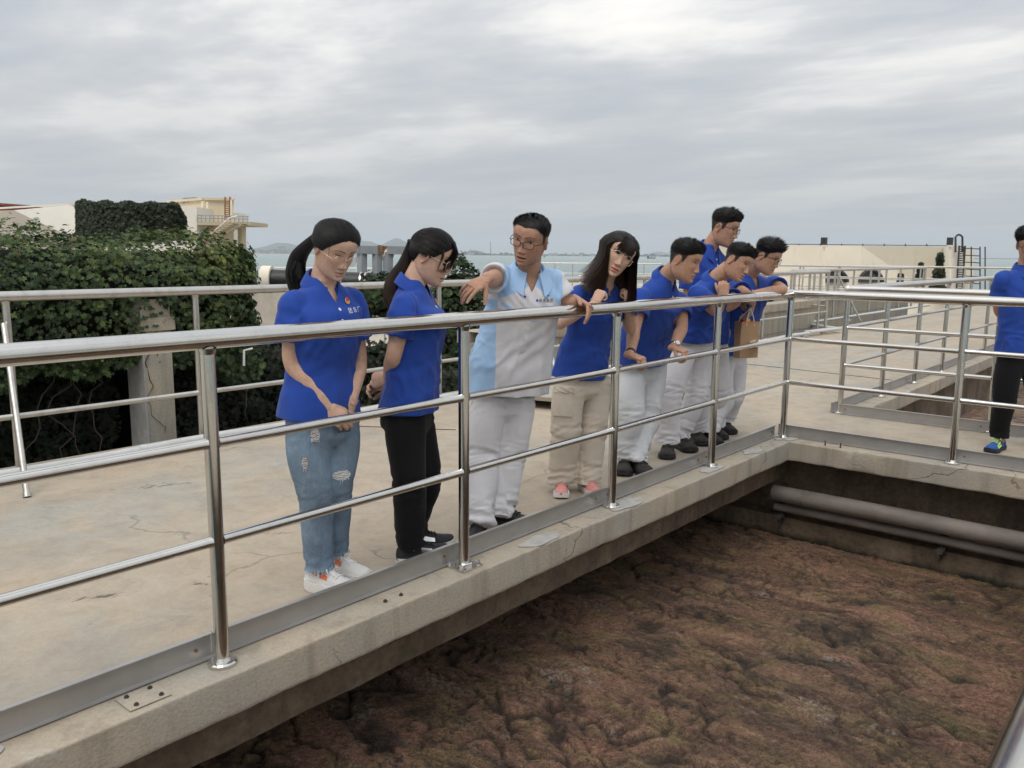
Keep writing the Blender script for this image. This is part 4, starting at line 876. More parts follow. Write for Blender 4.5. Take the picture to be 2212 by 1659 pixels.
# ================================================================== people
KB = 1.06                                    # body scale of this survey
def at(px, py, D): d = ray(px, py); return CAM+d*(D/d.dot(_fw))
def facing(psi, pitch=0.):
    a, t = math.radians(psi), math.radians(pitch)
    return (_rt*math.sin(a)-_fw*math.cos(a))*math.cos(t)-_up*math.sin(t)
def remesh(b, vox, smooth=4, fac=.5):
    me = bpy.data.meshes.new('tmp'); me.from_pydata(b.v, [], b.f); me.update()
    bm = bmesh.new(); bm.from_mesh(me); bmesh.ops.recalc_face_normals(bm, faces=bm.faces); bm.to_mesh(me); bm.free()
    o = bpy.data.objects.new('tmp', me); COL.objects.link(o)
    r = o.modifiers.new('r', 'REMESH'); r.mode = 'VOXEL'; r.voxel_size = vox
    if smooth: s_ = o.modifiers.new('s', 'SMOOTH'); s_.factor = fac; s_.iterations = smooth
    dg = bpy.context.evaluated_depsgraph_get(); out = bpy.data.meshes.new_from_object(o.evaluated_get(dg))
    bpy.data.objects.remove(o); bpy.data.meshes.remove(me)
    return out
def vco(me): a = np.zeros(len(me.vertices)*3); me.vertices.foreach_get('co', a); return a.reshape(-1, 3)
def vno(me): a = np.zeros(len(me.vertices)*3); me.vertices.foreach_get('normal', a); return a.reshape(-1, 3)
def setco(me, P): me.vertices.foreach_set('co', P.ravel()); me.update()
def catmull(pts, n):
    P = [V(p) for p in pts]; P = [P[0]*2-P[1]]+P+[P[-1]*2-P[-2]]; out = []
    for i in range(1, len(P)-2):
        for k in range(n):
            t = k/n; a, b_, c, d = P[i-1], P[i], P[i+1], P[i+2]
            out.append(.5*((2*b_)+(c-a)*t+(2*a-5*b_+4*c-d)*t*t+(3*b_-a-3*c+d)*t**3))
    return out+[P[-2]]
def limb(b, pts, rs, n=14, sub=5, cap=True):
    p = catmull(pts, sub); r = np.interp(np.linspace(0, len(pts)-1, len(p)), range(len(pts)), rs)
    # round the ends so that the volume closes
    b.tube(p, list(r), n)
def ering(c, lat, fr, w_, df, db, n=28, ex=2.3):
    out = []
    for k in range(n):
        a = 2*math.pi*k/n; s, co = math.sin(a), math.cos(a)
        x = math.copysign(abs(s)**(2/ex), s)*w_; y = math.copysign(abs(co)**(2/ex), co); y *= df if y > 0 else db
        out.append(c+lat*x+fr*y)
    return out
def folds(P, Nn, seed, amp, along, across, axis=(0, 0, 1)):
    """long soft folds: noise stretched along an axis"""
    ax = np.array(axis, float); ax /= np.linalg.norm(ax); t = P@ax; Q = P-np.outer(t, ax)
    n = pn(Q*across+np.outer(t, ax)*along+seed); return (1-np.abs(n)*2.6)*amp
def cut(me, cuts):
    bm = bmesh.new(); bm.from_mesh(me)
    for (p, nrm, c, r) in cuts:
        p, nrm, c = V(p), V(nrm).normalized(), V(c)
        fs = [f for f in bm.faces if (f.calc_center_median()-c).length < r]
        if not fs: continue
        ed = list({e for f in fs for e in f.edges}); vt = list({v_ for f in fs for v_ in f.verts})
        bmesh.ops.bisect_plane(bm, geom=fs+ed+vt, plane_co=p, plane_no=nrm, clear_outer=True)
    bm.to_mesh(me); bm.free(); me.update()
def rimmed(me, thick):
    o = bpy.data.objects.new('tmp', me); COL.objects.link(o); s_ = o.modifiers.new('s', 'SOLIDIFY'); s_.thickness = thick; s_.offset = -1
    dg = bpy.context.evaluated_depsgraph_get(); out = bpy.data.meshes.new_from_object(o.evaluated_get(dg)); bpy.data.objects.remove(o); return out
def smooth_all(me): me.polygons.foreach_set('use_smooth', [True]*len(me.polygons)); return me
def setcol(me, C, name='Col'):
    a = me.attributes.get(name) or me.attributes.new(name, 'FLOAT_COLOR', 'POINT')
    a.data.foreach_set('color', np.concatenate([C, np.ones((len(C), 1))], 1).astype(np.float32).ravel())

# ---- materials
def skin_mat(name):
    m = mat(name, (.5, .3, .2), .55, spec=.25); g = G(m); c = g.attr('Col', 0)
    c = g.mul(c, g.ramp(g.noise(45, 4, .6), (.3, .86), (.7, 1.10))); g.base(c)
    g.b.inputs['Subsurface Weight'].default_value = .12; g.b.inputs['Subsurface Radius'].default_value = (.012, .005, .003); g.b.inputs['Subsurface Scale'].default_value = 1.
    g.bump(g.noise(420, 2), .12, .001); return m
M_SKIN = skin_mat('skin')
def cloth_mat(name, col, rough=.85, weave=900, var=.06, sheen=.2, dirt=None, attr=False, weave_st=.25):
    m = mat(name, col, rough, spec=.2); g = G(m)
    c = g.attr('Col', 0) if attr else None
    v_ = g.ramp(g.noise(7, 5, .6), (.3, 1-var), (.7, 1+var)); c = g.mul(c if attr else col, v_)
    if dirt: c = g.mix(g.math('MULTIPLY', g.ramp(g.noise(11, 6, .75), (.60, 0.), (.72, 1.)), .35), c, dirt)
    g.base(c); g.b.inputs['Sheen Weight'].default_value = sheen; g.b.inputs['Sheen Roughness'].default_value = .5
    p_ = g.bump(g.noise(24, 4, .55, .6), .25, .006); g.bump(g.noise(weave, 2), weave_st, .0012, p_); return m
M_POLO = cloth_mat('blue_polo_pique', (.019, .062, .325), .8, 700, .07, .12)
M_WORKT = cloth_mat('pale_grey_work_cotton', (.67, .66, .68), .9, 900, .05, .1, (.36, .35, .34))
M_WORKT2 = cloth_mat('greyish_work_cotton', (.62, .635, .65), .9, 900, .06, .1, (.30, .30, .30))
M_KHAKI = cloth_mat('stone_cargo_cotton', (.60, .53, .44), .9, 900, .05, .1, (.45, .38, .30))
M_BLACKT = cloth_mat('black_jersey', (.008, .008, .009), .9, 700, .1, .05)
M_GUIDEB = cloth_mat('sky_blue_work_cotton', (.36, .54, .78), .85, 900, .04, .1); M_GUIDEG = cloth_mat('grey_work_cotton', (.64, .63, .65), .85, 900, .04, .1)
def guide_shirt():
    m = cloth_mat('two_tone_work_shirt', (.6, .6, .62), .85, 900, .04, .1); g = G(m); sx = N(g.t, 'ShaderNodeSeparateXYZ'); g.l(g.attr('tc', 1), sx.inputs[0]); x, v, y = sx.outputs
    ax = g.math('ABSOLUTE', x); lt = lambda a, b: g.math('LESS_THAN', a, b); gt = lambda a, b: g.math('GREATER_THAN', a, b); mu = lambda a, b: g.math('MULTIPLY', a, b)
    yoke = mu(gt(v, g.math('SUBTRACT', -.055, g.math('MULTIPLY', ax, .55))), lt(ax, .168))
    side = mu(mu(gt(ax, g.math('SUBTRACT', .166, g.math('MULTIPLY', g.math('ADD', v, .2), -.02))), lt(v, -.155)), lt(ax, .30))
    band = mu(mu(lt(g.math('ABSOLUTE', g.math('ADD', v, g.math('SUBTRACT', .232, g.math('MULTIPLY', ax, .42)))), .0095), gt(y, -.02)), lt(ax, .155))
    f = g.math('MAXIMUM', g.math('MAXIMUM', yoke, side), band); vr = g.ramp(g.noise(7, 5, .6), (.3, .96), (.7, 1.04)); g.base(g.mul(g.mix(f, (.64, .63, .65), (.36, .54, .78)), vr)); return m
M_GUIDE = guide_shirt()
M_DENIM = None
def denim():
    m = mat('washed_denim', (.2, .3, .42), .9, spec=.15); g = G(m); c = g.attr('Col', 0)
    tw = g.noise(260, 4, .6, 0, g.map((1, 1, .35))); f = g.noise(8, 6, .65, .3); st = g.noise(60, 5, .7, 0, g.map((1, 1, .3)))
    c = g.mul(c, g.ramp(f, (.3, .74), (.55, 1.), (.75, 1.22))); c = g.mul(c, g.ramp(st, (.3, .9), (.7, 1.09))); c = g.mul(c, g.ramp(tw, (.35, .88), (.65, 1.12)))
    g.base(c); p_ = g.bump(g.noise(24, 4, .5, .5), .3, .006); g.bump(tw, .4, .0015, p_); return m
M_DENIM = denim()
def hair_mat(name, c0, c1):
    m = mat(name, c0, .52, spec=.28); g = G(m); g.base(g.mix(g.attr('tip', 2), c0, c1)); return m
M_HAIR = hair_mat('black_hair', (.0075, .0068, .0068), (.010, .009, .009)); M_HAIRB = hair_mat('brown_tipped_hair', (.0095, .008, .0075), (.060, .036, .024))
M_GLASS = mat('spectacle_lens', (.95, .96, .97), .03); _b = M_GLASS.node_tree.nodes['Principled BSDF']; _b.inputs['Transmission Weight'].default_value = 1.; _b.inputs['IOR'].default_value = 1.08; _b.inputs['Alpha'].default_value = .22
M_GOLD = mat('thin_gold_wire', (.75, .62, .48), .25, 1.); M_BLKF = mat('black_acetate', (.012, .012, .013), .3); M_SILV = mat('silver_wire', (.7, .68, .66), .22, 1.)
M_WHITE = mat('white_thread', (.80, .80, .80), .8); M_BTN = mat('shell_button', (.62, .66, .72), .35); M_NAVY = mat('navy_thread', (.02, .03, .12), .8); M_SKYT = mat('sky_thread', (.06, .25, .55), .8)
M_RED = mat('red_enamel', (.55, .03, .03), .35); M_GOLDE = mat('gold_enamel', (.75, .50, .10), .35, .3)
M_RUBW = mat('white_rubber', (.74, .73, .71), .55, mott=(20, .06)); M_RUBK = mat('black_rubber', (.018, .018, .02), .6); M_LACEW = mat('white_lace', (.78, .78, .77), .8); M_LACEK = mat('black_lace', (.014, .014, .015), .8)

# ---- head
HR = [(-.1135, .062, .040, .010), (-.110, .076, .020, .027), (-.103, .0865, -.002, .0385), (-.090, .091, -.022, .0485), (-.072, .0895, -.045, .0565), (-.052, .089, -.062, .0625), (-.032, .0900, -.073, .0668), (-.010, .0890, -.083, .0705),
      (.012, .0875, -.090, .0730), (.032, .0900, -.0955, .0755), (.052, .0915, -.0965, .0768), (.070, .0870, -.092, .0745), (.085, .077, -.083, .0675), (.098, .060, -.067, .0550), (.1075, .038, -.044, .0365), (.1130, .016, -.020, .0165), (.1145, .003, -.006, .003)]
_hz = np.array([h[0] for h in HR])
_zd = np.linspace(-.1135, .1145, 457); _kr = np.exp(-(np.linspace(-.018, .018, 73)/.0085)**2); _kr /= _kr.sum()
def _sm(k):
    y = np.interp(_zd, _hz, [h[k] for h in HR]); z = np.convolve(np.concatenate([2*y[0]-y[36:0:-1], y, 2*y[-1]-y[-2:-38:-1]]), _kr, 'valid')
    w_ = np.clip(np.minimum((_zd+.1135)/.012, (.1145-_zd)/.018), 0, 1); return y*(1-w_)+z*w_
_HS = {k: _sm(k) for k in (1, 2, 3)}
def head_ring(z):
    return [np.interp(z, _zd, _HS[k]) for k in (1, 2, 3)]
def head_pt(z, t, jaw=1., wide=1.):
    """t = angle from the face round to the back; arrays"""
    fr, bk, w_ = head_ring(z); w_ = w_*np.where(z < -.02, 1+(jaw-1)*np.clip((-.02-z)/.06, 0, 1), 1.)*wide
    s, c = np.sin(t), np.cos(t); ex = 2.15
    x = np.sign(s)*np.abs(s)**(2/ex)*w_; y0 = 0.0-.012*np.clip(-z/.1, -1, 1)
    yy = np.sign(c)*np.abs(c)**(2/(ex+.05)); y = np.where(yy > 0, y0+(fr-y0)*yy, y0+(y0-bk)*yy)
    return np.stack([x, y, z*np.ones_like(x)], -1)
def ga(v_, m_, s_): return np.exp(-((v_-m_)/s_)**2)
def head_features(P, nose=1., lips=1., smile=0., mouth_open=0.):
    x, y, z = P[:, 0], P[:, 1], P[:, 2]; fr = np.clip((y-.015)/.035, 0, 1); ax = np.abs(x); d = np.zeros(len(P)); P = P.copy()
    hn = np.interp(z, [-.047, -.040, -.033, -.027, -.015, .005, .022, .036], [0, .004, .019, .0245, .0175, .0095, .0042, 0])*nose
    sx = np.interp(z, [-.04, -.028, -.01, .03], [.0125, .0105, .0075, .0085]); d += hn*np.exp(-(ax/sx)**2)
    d += .0085*nose*ga(ax, .0135, .0058)*ga(z, -.0325, .0065)
    d += -.0095*ga(ax, .032, .0165)*ga(z, .0185, .0125)+.0062*ga(ax, .0325, .0135)*ga(z, .0165, .0075)
    d += .0042*ga(ax, .030, .024)*ga(z, .036, .0075)+.0035*ga(ax, .044, .018)*ga(z, -.012, .018)
    zc = z-smile*.12*np.clip(ax-.008, 0, .03)
    d += .0052*lips*ga(zc, -.0555, .0052)*np.exp(-(ax/.0215)**4)+.0066*lips*ga(zc, -.0685-mouth_open*.006, .0062)*np.exp(-(ax/.0175)**4)
    d += -(.0048+mouth_open*.006)*ga(zc, -.0622-mouth_open*.002, .0019+mouth_open*.002)*np.exp(-(ax/.0225)**4)
    d += -.0042*ga(z, -.0805, .0065)*np.exp(-(ax/.02)**2)+.0055*ga(z, -.0965, .0105)*np.exp(-(ax/.019)**2)
    d += -.002*ga(ax, .028+smile*.004, .005)*ga(z, -.05, .02)
    P[:, 1] += d*fr; P[:, 0] += np.sign(x)*fr*.002*ga(ax, .045, .02)*ga(z, -.012, .02); return P
def hairline(t, kind='m'):
    """height of the hair edge at angle t from the face"""
    if kind == 'm': return np.interp(t, [0, .45, .75, 1.0, 1.18, 1.30, 1.42, 1.52, 1.66, 1.9, 2.1, 2.4, 3.15], [.074, .074, .066, .056, .050, .005, -.004, .030, .036, .018, -.020, -.040, -.052])
    return np.interp(t, [0, .35, .6, .85, 1.1, 1.3, 1.45, 1.55, 1.7, 1.95, 2.15, 2.5, 3.15], [.086, .083, .073, .058, .036, .012, .004, .028, .032, .012, -.024, -.044, -.056])+.0008*np.sin(t*31)
SKIN = {'light': (.60, .385, .285), 'mid': (.49, .285, .195), 'tan': (.46, .262, .182)}
def head_mesh(c):
    """vertices, faces, colours of one head in head space"""
    zt = np.unique(np.concatenate([np.linspace(-.1135, -.078, 16), np.linspace(-.078, .046, 78), np.linspace(.046, .1145, 26)])); nz = len(zt)
    nt_ = 120; k = np.linspace(-1, 1, nt_, endpoint=False); th = math.pi*np.sign(k)*(np.abs(k)*.52+.48*np.abs(k)**2.4)
    Z, T = np.meshgrid(zt, th, indexing='ij'); P = head_pt(Z.ravel(), T.ravel(), c.get('jaw', 1.0)*1.06, c.get('wide', 1.)*1.05); P = head_features(P, c.get('nose', 1.)*.86, c.get('lips', 1.), c.get('smile', 0), c.get('mouth_open', 0))
    F_ = [(i*nt_+j, i*nt_+(j+1) % nt_, (i+1)*nt_+(j+1) % nt_, (i+1)*nt_+j) for i in range(nz-1) for j in range(nt_)]+[tuple(range(nt_))[::-1], tuple((nz-1)*nt_+j for j in range(nt_))]
    x, y, z = P.T; ax = np.abs(x); ta = np.abs(T.ravel()); base = np.array(SKIN[c.get('tone', 'mid')]); C = np.tile(base, (len(P), 1)); face = y > .02
    def mixc(m_, col):
        nonlocal C
        C = C*(1-m_[:, None])+np.array(col)*m_[:, None]
    mixc(.16*ga(ax, .045, .02)*ga(z, -.018, .022)*face, (.55, .20, .15)); mixc(.18*ga(ax, 0, .014)*ga(z, -.03, .012)*face, (.50, .20, .14))
    if c.get('beard'): mixc(.28*np.clip(ga(z, -.085, .028)*(ax < .055)*face-.5*ga(z, -.062, .008)*(ax < .02), 0, 1), (.10, .08, .07))
    ze = .0165; op = c.get('eye', .0045)
    for s_ in (-1, 1):
        xe = x-s_*.0325; w_ = .0150; u = np.clip(1-(xe/w_)**2, 0, 1); zz = z-ze-s_*0-.0012*xe*s_/.015
        mixc(.35*ga(xe, 0, .017)*ga(zz, .004, .007)*face, base*.62)
        ins = (np.abs(zz) < op*u**.7)*(np.abs(xe) < w_)*face; mixc(ins*.85, (.52, .46, .42)); mixc(((xe-c.get('gaze', 0)*.006)**2+zz**2 < .0058**2)*ins*1., (.012, .008, .006))
        lash = (np.abs(zz-op*u**.6-.0006) < .0013)*(np.abs(xe) < w_*1.06)*face; mixc(lash*.9, (.02, .014, .012)); mixc((np.abs(zz+op*u**.6) < .0007)*(np.abs(xe) < w_)*face*.4, (.12, .06, .05))
        lx = ax-.0125; bz = .0375+.0055*np.sin(np.clip(lx/.042, 0, 1)*2.0)-.010*np.clip(lx/.042-.55, 0, 1)
        th_ = c.get('brow', .0034)*(1-.55*np.clip(lx/.042, 0, 1)); bm_ = np.clip(1.35-np.abs(z-bz)/th_, 0, 1)*(lx > 0)*(lx < .042)*(np.sign(x) == s_)*face; mixc(bm_*.88, (.022, .017, .015))
    zc = z-c.get('smile', 0)*.12*np.clip(ax-.008, 0, .03); mo = c.get('mouth_open', 0)
    lp = np.clip(1.4-np.abs(zc+.062+mo*.003)/((.0085+mo*.003)*np.clip(1-(ax/.0265)**2, .02, 1)**.7), 0, 1)*(ax < .0265)*face; mixc(lp*c.get('lipa', .6), c.get('lipc', (.40, .13, .11)))
    mixc(ga(zc, -.0622-mo*.002, .0012+mo*.002)*(ax < .024)*face*.85, (.05, .015, .012))
    mixc(ga(ax, .0085, .0036)*ga(z, -.0405, .0022)*face*.8, (.06, .025, .02))
    if c.get('fade'):                                    # clipped sides show scalp through very short hair
        hl = hairline(ta); f_ = np.clip((z-hl+.008)/.020, 0, 1)*np.clip((ta-.85)/.2, 0, 1); mixc(f_*.90, (.030, .026, .024)); hl2 = hl+c.get('hlup', 0); mixc(np.clip((z-hl2+.006)/.012, 0, 1)*.9, (.022, .020, .019))
    elif c.get('fem'): hl = hairline(ta, 'f'); mixc(np.clip((z-hl+.003)/.008, 0, 1)*.9, (.015, .013, .012))
    return P, F_, C
def ear_mesh(s_, tone):
    V_ = []; F_ = []; nr, na = 7, 26
    for i in range(nr+1):
        r = i/nr
        for j in range(na):
            a = 2*math.pi*j/na; lobe = 1-.22*(math.sin(a) < -.4)
            px = math.cos(a)*r*.0185*lobe*(1+.15*math.sin(a)); pz = math.sin(a)*r*.033
            h = .008*math.exp(-((r-.84)/.13)**2)-.005*math.exp(-(r/.45)**2)+.003*math.exp(-((r-.55)/.12)**2)*(math.cos(a) > -.2)
            V_.append((h, -px, pz))
    V_ += [(-.006, v_[1]*.8, v_[2]*.8) for v_ in V_[-na:]]
    for i in range(nr+1):
        for j in range(na): F_.append((i*na+j, i*na+(j+1) % na, (i+1)*na+(j+1) % na, (i+1)*na+j))
    M_ = Matrix.Translation((s_*.0755, -.008, -.002)) @ Matrix.Rotation(math.radians(-24)*s_, 4, 'Z') @ Matrix.Rotation(math.radians(-10), 4, 'X') @ Matrix.Diagonal((s_, 1, 1, 1))
    return [M_ @ V(v_) for v_ in V_], F_
def ribbon(VV, FF, TT, pts, wid, side, tip0=0., tip1=1.):
    n = len(pts); o = len(VV)
    for i, p in enumerate(pts):
        t = i/(n-1); d = (pts[min(i+1, n-1)]-pts[max(i-1, 0)]); sd = d.cross(side[i] if isinstance(side, list) else side); sd = sd.normalized() if sd.length > 1e-9 else V((1, 0, 0))
        w_ = wid*(1-.75*t**2)*min(1., .25+t*5)
        VV += [p-sd*w_, p+sd*w_]; TT += [tip0+(tip1-tip0)*t]*2
    FF += [(o+2*i, o+2*i+1, o+2*i+3, o+2*i+2) for i in range(n-1)]
def hair_build(c, HM, person, mt):
    """cap over the scalp plus strands; HM maps head space to world"""
    rr = random.Random(c['seed']); kind = c['hair']; VV, FF, TT = [], [], []
    zt = np.linspace(-.06, .1145, 60); nt_ = 96; th = np.linspace(-math.pi, math.pi, nt_, endpoint=False)
    Z, T = np.meshgrid(zt, th, indexing='ij'); P = head_pt(Z.ravel(), T.ravel(), 1, c.get('wide', 1.)*1.05); P = head_features(P, .86); ta = np.abs(T.ravel())
    cen = np.array([0, -.005, .02]); Nn = (P-cen)/np.array([.075, .092, .095])**2; Nn /= np.linalg.norm(Nn, axis=1)[:, None]
    hl = hairline(ta, 'm' if kind == 'short' else 'f'); m_ = P[:, 2]-hl
    if kind == 'short' and c.get('fade'): hl = np.maximum(hl, np.interp(ta, [0, 1.0, 1.25, 2.2, 3.15], [0, .046, .044, .030, .010])+.003*np.sin(ta*40))+c.get('hlup', 0)*(ta < 1.3)+c.get('hlup', 0)*.8*np.exp(-((ta-.75)/.22)**2); m_ = P[:, 2]-hl
    if kind == 'short':
        top = np.clip((P[:, 2]-.035)/.05, 0, 1); th_ = np.clip((m_+.002)/.030, 0, 1)**.8*(.0025+c.get('top', .022)*top**.9*(1-.25*np.clip(-P[:, 1]/.09, 0, 1)))
        th_ = th_*(1+.25*fbm(P*70+c['seed'], 2))
    else:
        th_ = np.clip((m_+.003)/.035, 0, 1)**.85*(.005+.006*np.clip((P[:, 2]-.02)/.08, 0, 1))
        part = np.exp(-(P[:, 0]-c.get('part', .0))**2/.004**2)*(P[:, 1] > -.03)*(P[:, 2] > .05); th_ = th_*(1-.45*part)
        ang = np.arctan2(P[:, 0], P[:, 2]-.0); th_ += .0016*np.sin(ang*55+4*pn(P*14))*np.clip(m_/.02, 0, 1)
    Q = P+Nn*th_[:, None]; keep = m_ > -.004; idx = -np.ones(len(P), int); idx[keep] = np.arange(keep.sum())
    VV += [HM @ V(q) for q in Q[keep]]; TT += [0.]*int(keep.sum())
    for i in range(len(zt)-1):
        for j in range(nt_):
            f = [i*nt_+j, i*nt_+(j+1) % nt_, (i+1)*nt_+(j+1) % nt_, (i+1)*nt_+j]
            if all(keep[q] for q in f): FF.append(tuple(int(idx[q]) for q in f))
    cp = [int(idx[(len(zt)-1)*nt_+j]) for j in range(nt_)]; FF.append(tuple(cp))
    R3 = HM.to_3x3(); dirw = lambda v_: (R3 @ V(v_))
    cand = np.where(m_ > .002)[0]
    if kind == 'short':
        nS = c.get('strands', 5200)
        for k in range(nS):
            i = int(rr.choice(cand)); z = P[i, 2]; top = min(1, max(0, (z-.03)/.05)); 
            n = V(Nn[i]); jit = V((rr.gauss(0, .35), rr.gauss(0, .35), rr.gauss(0, .35)))
            d = (n*.55+V((0, .55*top, .55*top))+jit*.42).normalized(); Ln = (.003+c.get('spike', .020)*top*rr.uniform(.4, 1.15))*min(1, .35+m_[i]/.03)
            if top < .15: d = (n*.35+V((0, -.3, -.8))+jit*.3).normalized(); Ln = .008
            p0 = V(Q[i])-n*.002; p0 += V((rr.gauss(0, .002), rr.gauss(0, .002), rr.gauss(0, .002)))
            pts = [HM @ p0, HM @ (p0+d*Ln*.55), HM @ (p0+(d+V((0, .15, .1)))*Ln)]
            ribbon(VV, FF, TT, pts, .00085*KB, dirw(n))
    else:
        tie = V(c.get('tie', (0, -.112, .03)))
        if kind == 'pony':
            edge = np.where((m_ > -.003) & (m_ < .014))[0]
            for k in range(2600):
                i = int(rr.choice(edge if rr.random() < .4 else cand)); a = V(Q[i])+V((rr.gauss(0, .0015), rr.gauss(0, .0015), rr.gauss(0, .0015))); pts = []; li = rr.uniform(.0003, .002)
                for q in range(8):
                    t = q/7; p = a.lerp(tie, t); cc = V(cen); dd = p-cc; r0 = (a-cc).length*(1-t)+(tie-cc).length*t; dd = dd.normalized()*(r0+.004*math.sin(t*math.pi)+li); pts.append(HM @ (cc+dd))
                ribbon(VV, FF, TT, pts, .0011, [p_-HM.translation for p_ in pts], 0, .15)
            # tail
            tail = [V(q) for q in c['tail']]; tail[0] = HM @ tie; C_ = catmull(tail, 6); nT = len(C_); prof = c.get('tailr', .036)
            core = MB(); rs = [prof*np.interp(t, [0, .08, .3, .6, .85, 1], [.38, .5, .9, 1., .75, .3]) for t in np.linspace(0, 1, nT)]; core.tube(C_, [r*.72 for r in rs], 14); o = len(VV); VV += [V(q) for q in core.v]; FF += [tuple(o+q for q in f) for f in core.f]; TT += [min(1, max(0, (i//14)/nT)) for i in range(len(core.v))]
            UF = []; uu = None
            for i in range(nT):
                d = (C_[min(i+1, nT-1)]-C_[max(0, i-1)]).normalized()
                uu = frame(d)[0] if uu is None else (uu-d*uu.dot(d)).normalized()
                UF.append((uu.copy(), d.cross(uu)))
            for k in range(900):
                a = rr.random()*6.283; rad = math.sqrt(rr.random())*1.0; e_ = rr.uniform(.7, 1.06); pts = []
                wob = rr.uniform(-.5, .5)
                for i, p in enumerate(C_):
                    t = i/(nT-1)
                    if t > e_: break
                    u, v_ = UF[i]; aa = a+wob*t
                    pts.append(p+(u*math.cos(aa)+v_*math.sin(aa))*rs[i]*rad*(1+.35*t*t))
                if len(pts) > 3: ribbon(VV, FF, TT, pts, .0024, (pts[1]-C_[1]) if (pts[1]-C_[1]).length > 1e-5 else V((0, 1, 0)), 0, 1)
            # hair tie
            b = MB(); q0 = C_[0]; q1 = C_[1]; d = (q1-q0).normalized(); b.tube([q0-d*.006, q0, q0+d*.008], [.015, .019, .015], 14); c['_tie'] = b
        if kind in ('pony', 'long') and c.get('fringe'):
            for k in range(c['fringe'][0]):
                x0 = rr.uniform(*c['fringe'][1]); a = V((x0*.55, .045+rr.uniform(-.01, .02), .108+rr.uniform(-.006, .004))); pts = []; zend = c['fringe'][2]+rr.uniform(-.012, .012)+abs(x0)*-.4
                for q in range(7):
                    t = q/6; z = a.z+(zend-a.z)*t; xx = a.x+(x0-a.x)*t+rr.uniform(-.0012, .0012); yy = head_pt(np.array([max(-.05, z)]), np.array([min(1.4, abs(xx)/.075*1.35)]))[0][1]+.012+.004*math.sin(t*3.1)
                    yy = max(yy, a.y+.0) if t < .25 else yy; pts.append(HM @ V((xx, yy, z+.004*math.sin(t*math.pi))))
                ribbon(VV, FF, TT, pts, .0019, dirw((0, 1, 0)), 0, .35)
        if kind == 'long':
            ln = c['length']
            for k in range(2600):
                s_ = rr.choice((-1, 1)); yb = rr.uniform(-.085, .074); zt_ = .102-abs(yb-.0)*.18; a = V((s_*.006+c.get('part', 0), yb*.8, zt_)); pts = []
                drop = ln*rr.uniform(.72, 1.05); out_ = rr.uniform(.082, .116)*c.get('vol', 1.)*(1-.9*max(0, yb-.03)); fl_ = dirw((s_, 0, 0))*(rr.uniform(.01, .10) if s_ > 0 else rr.uniform(-.01, .03)); gz = R3.inverted() @ V((0, 0, -1)); ww = rr.uniform(-.012, .012)
                k_ = math.sqrt(max(.2, 1-(yb/.100)**2))
                for q in range(5):
                    t = q/4*.98; an = t*math.pi/2; pts.append(HM @ V((s_*math.sin(an)*out_*k_**.35+.3*c.get('part', 0), a.y*(1-.05*t), .014+math.cos(an)*.106*k_)))
                p = pts[-1]; sw = V(c.get('sway', (0, 0, 0))); inw = dirw((-s_, 0, 0))
                for q in range(1, 10): t = q/9; pts.append(p+V((0, 0, -1))*drop*t+sw*t*t+inw*(.022*t-.03*t*t)+fl_*t**1.6+dirw((0, 1, 0))*(.02*t+ww*t)+dirw((0, .006*math.sin(t*7+k), 0)))
                ribbon(VV, FF, TT, pts, .0019, [p_-HM.translation if i_ < 5 else dirw((s_, .2, 0)) for i_, p_ in enumerate(pts)], 0, 1)
            for k in range(220):
                s_ = rr.choice((-1, 1)); yb = rr.uniform(-.085, .066); pts = []; o_ = rr.uniform(.076, .096)*(1-.9*max(0, yb-.03))
                k_ = math.sqrt(max(.2, 1-(yb/.100)**2))
                for q in range(4): an = q/3*math.pi/2; pts.append(HM @ V((s_*math.sin(an)*o_*k_**.35, yb*.8, .012+math.cos(an)*.100*k_)))
                p = pts[-1]; inw = dirw((-s_, 0, 0))
                for q in range(1, 8): t = q/7; pts.append(p+V((0, 0, -1))*ln*.92*t+V(c.get('sway', (0, 0, 0)))*t*t+inw*(.014*t-.02*t*t)+dirw((0, 1, 0))*.012*t)
                ribbon(VV, FF, TT, pts, .0075, [p_-HM.translation if i_ < 4 else dirw((s_, .2, 0)) for i_, p_ in enumerate(pts)], 0, 1)
            # loose layer over the back
            for k in range(700):
                a0 = rr.uniform(1.7, 4.58); pts = []; drop = ln*rr.uniform(.7, 1.)
                for q in range(4): t = q/3; an = t*math.pi/2*1.03; pts.append(HM @ V((math.sin(a0)*math.sin(an)*.086, math.cos(a0)*math.sin(an)*.104-.005, .012+math.cos(an)*.104)))
                p = pts[-1]
                for q in range(1, 7): t = q/6; pts.append(p+V((0, 0, -1))*drop*t+V(c.get('sway', (0, 0, 0)))*t*t)
                ribbon(VV, FF, TT, pts, .0026, [p_-HM.translation for p_ in pts], 0, 1)
        if c.get('wisps'):
            for k in range(c['wisps']):
                s_ = rr.choice((-1, 1)); x0 = rr.uniform(.035, .062); L0 = rr.uniform(.07, .125); bow = rr.uniform(.004, .014); pts = []
                for q in range(9):
                    t = q/8; z = .074-L0*t; tt = 1.02+x0*2.2-.18*t; hp_ = head_pt(np.array([z]), np.array([tt]), 1.06, 1.05)[0]; pts.append(HM @ V((s_*(hp_[0]+.003+bow*math.sin(t*2.6)*.5), hp_[1]+.004+bow*math.sin(t*2.6), z)))
                ribbon(VV, FF, TT, pts, .0007, dirw((s_, .5, 0)), 0, .6)
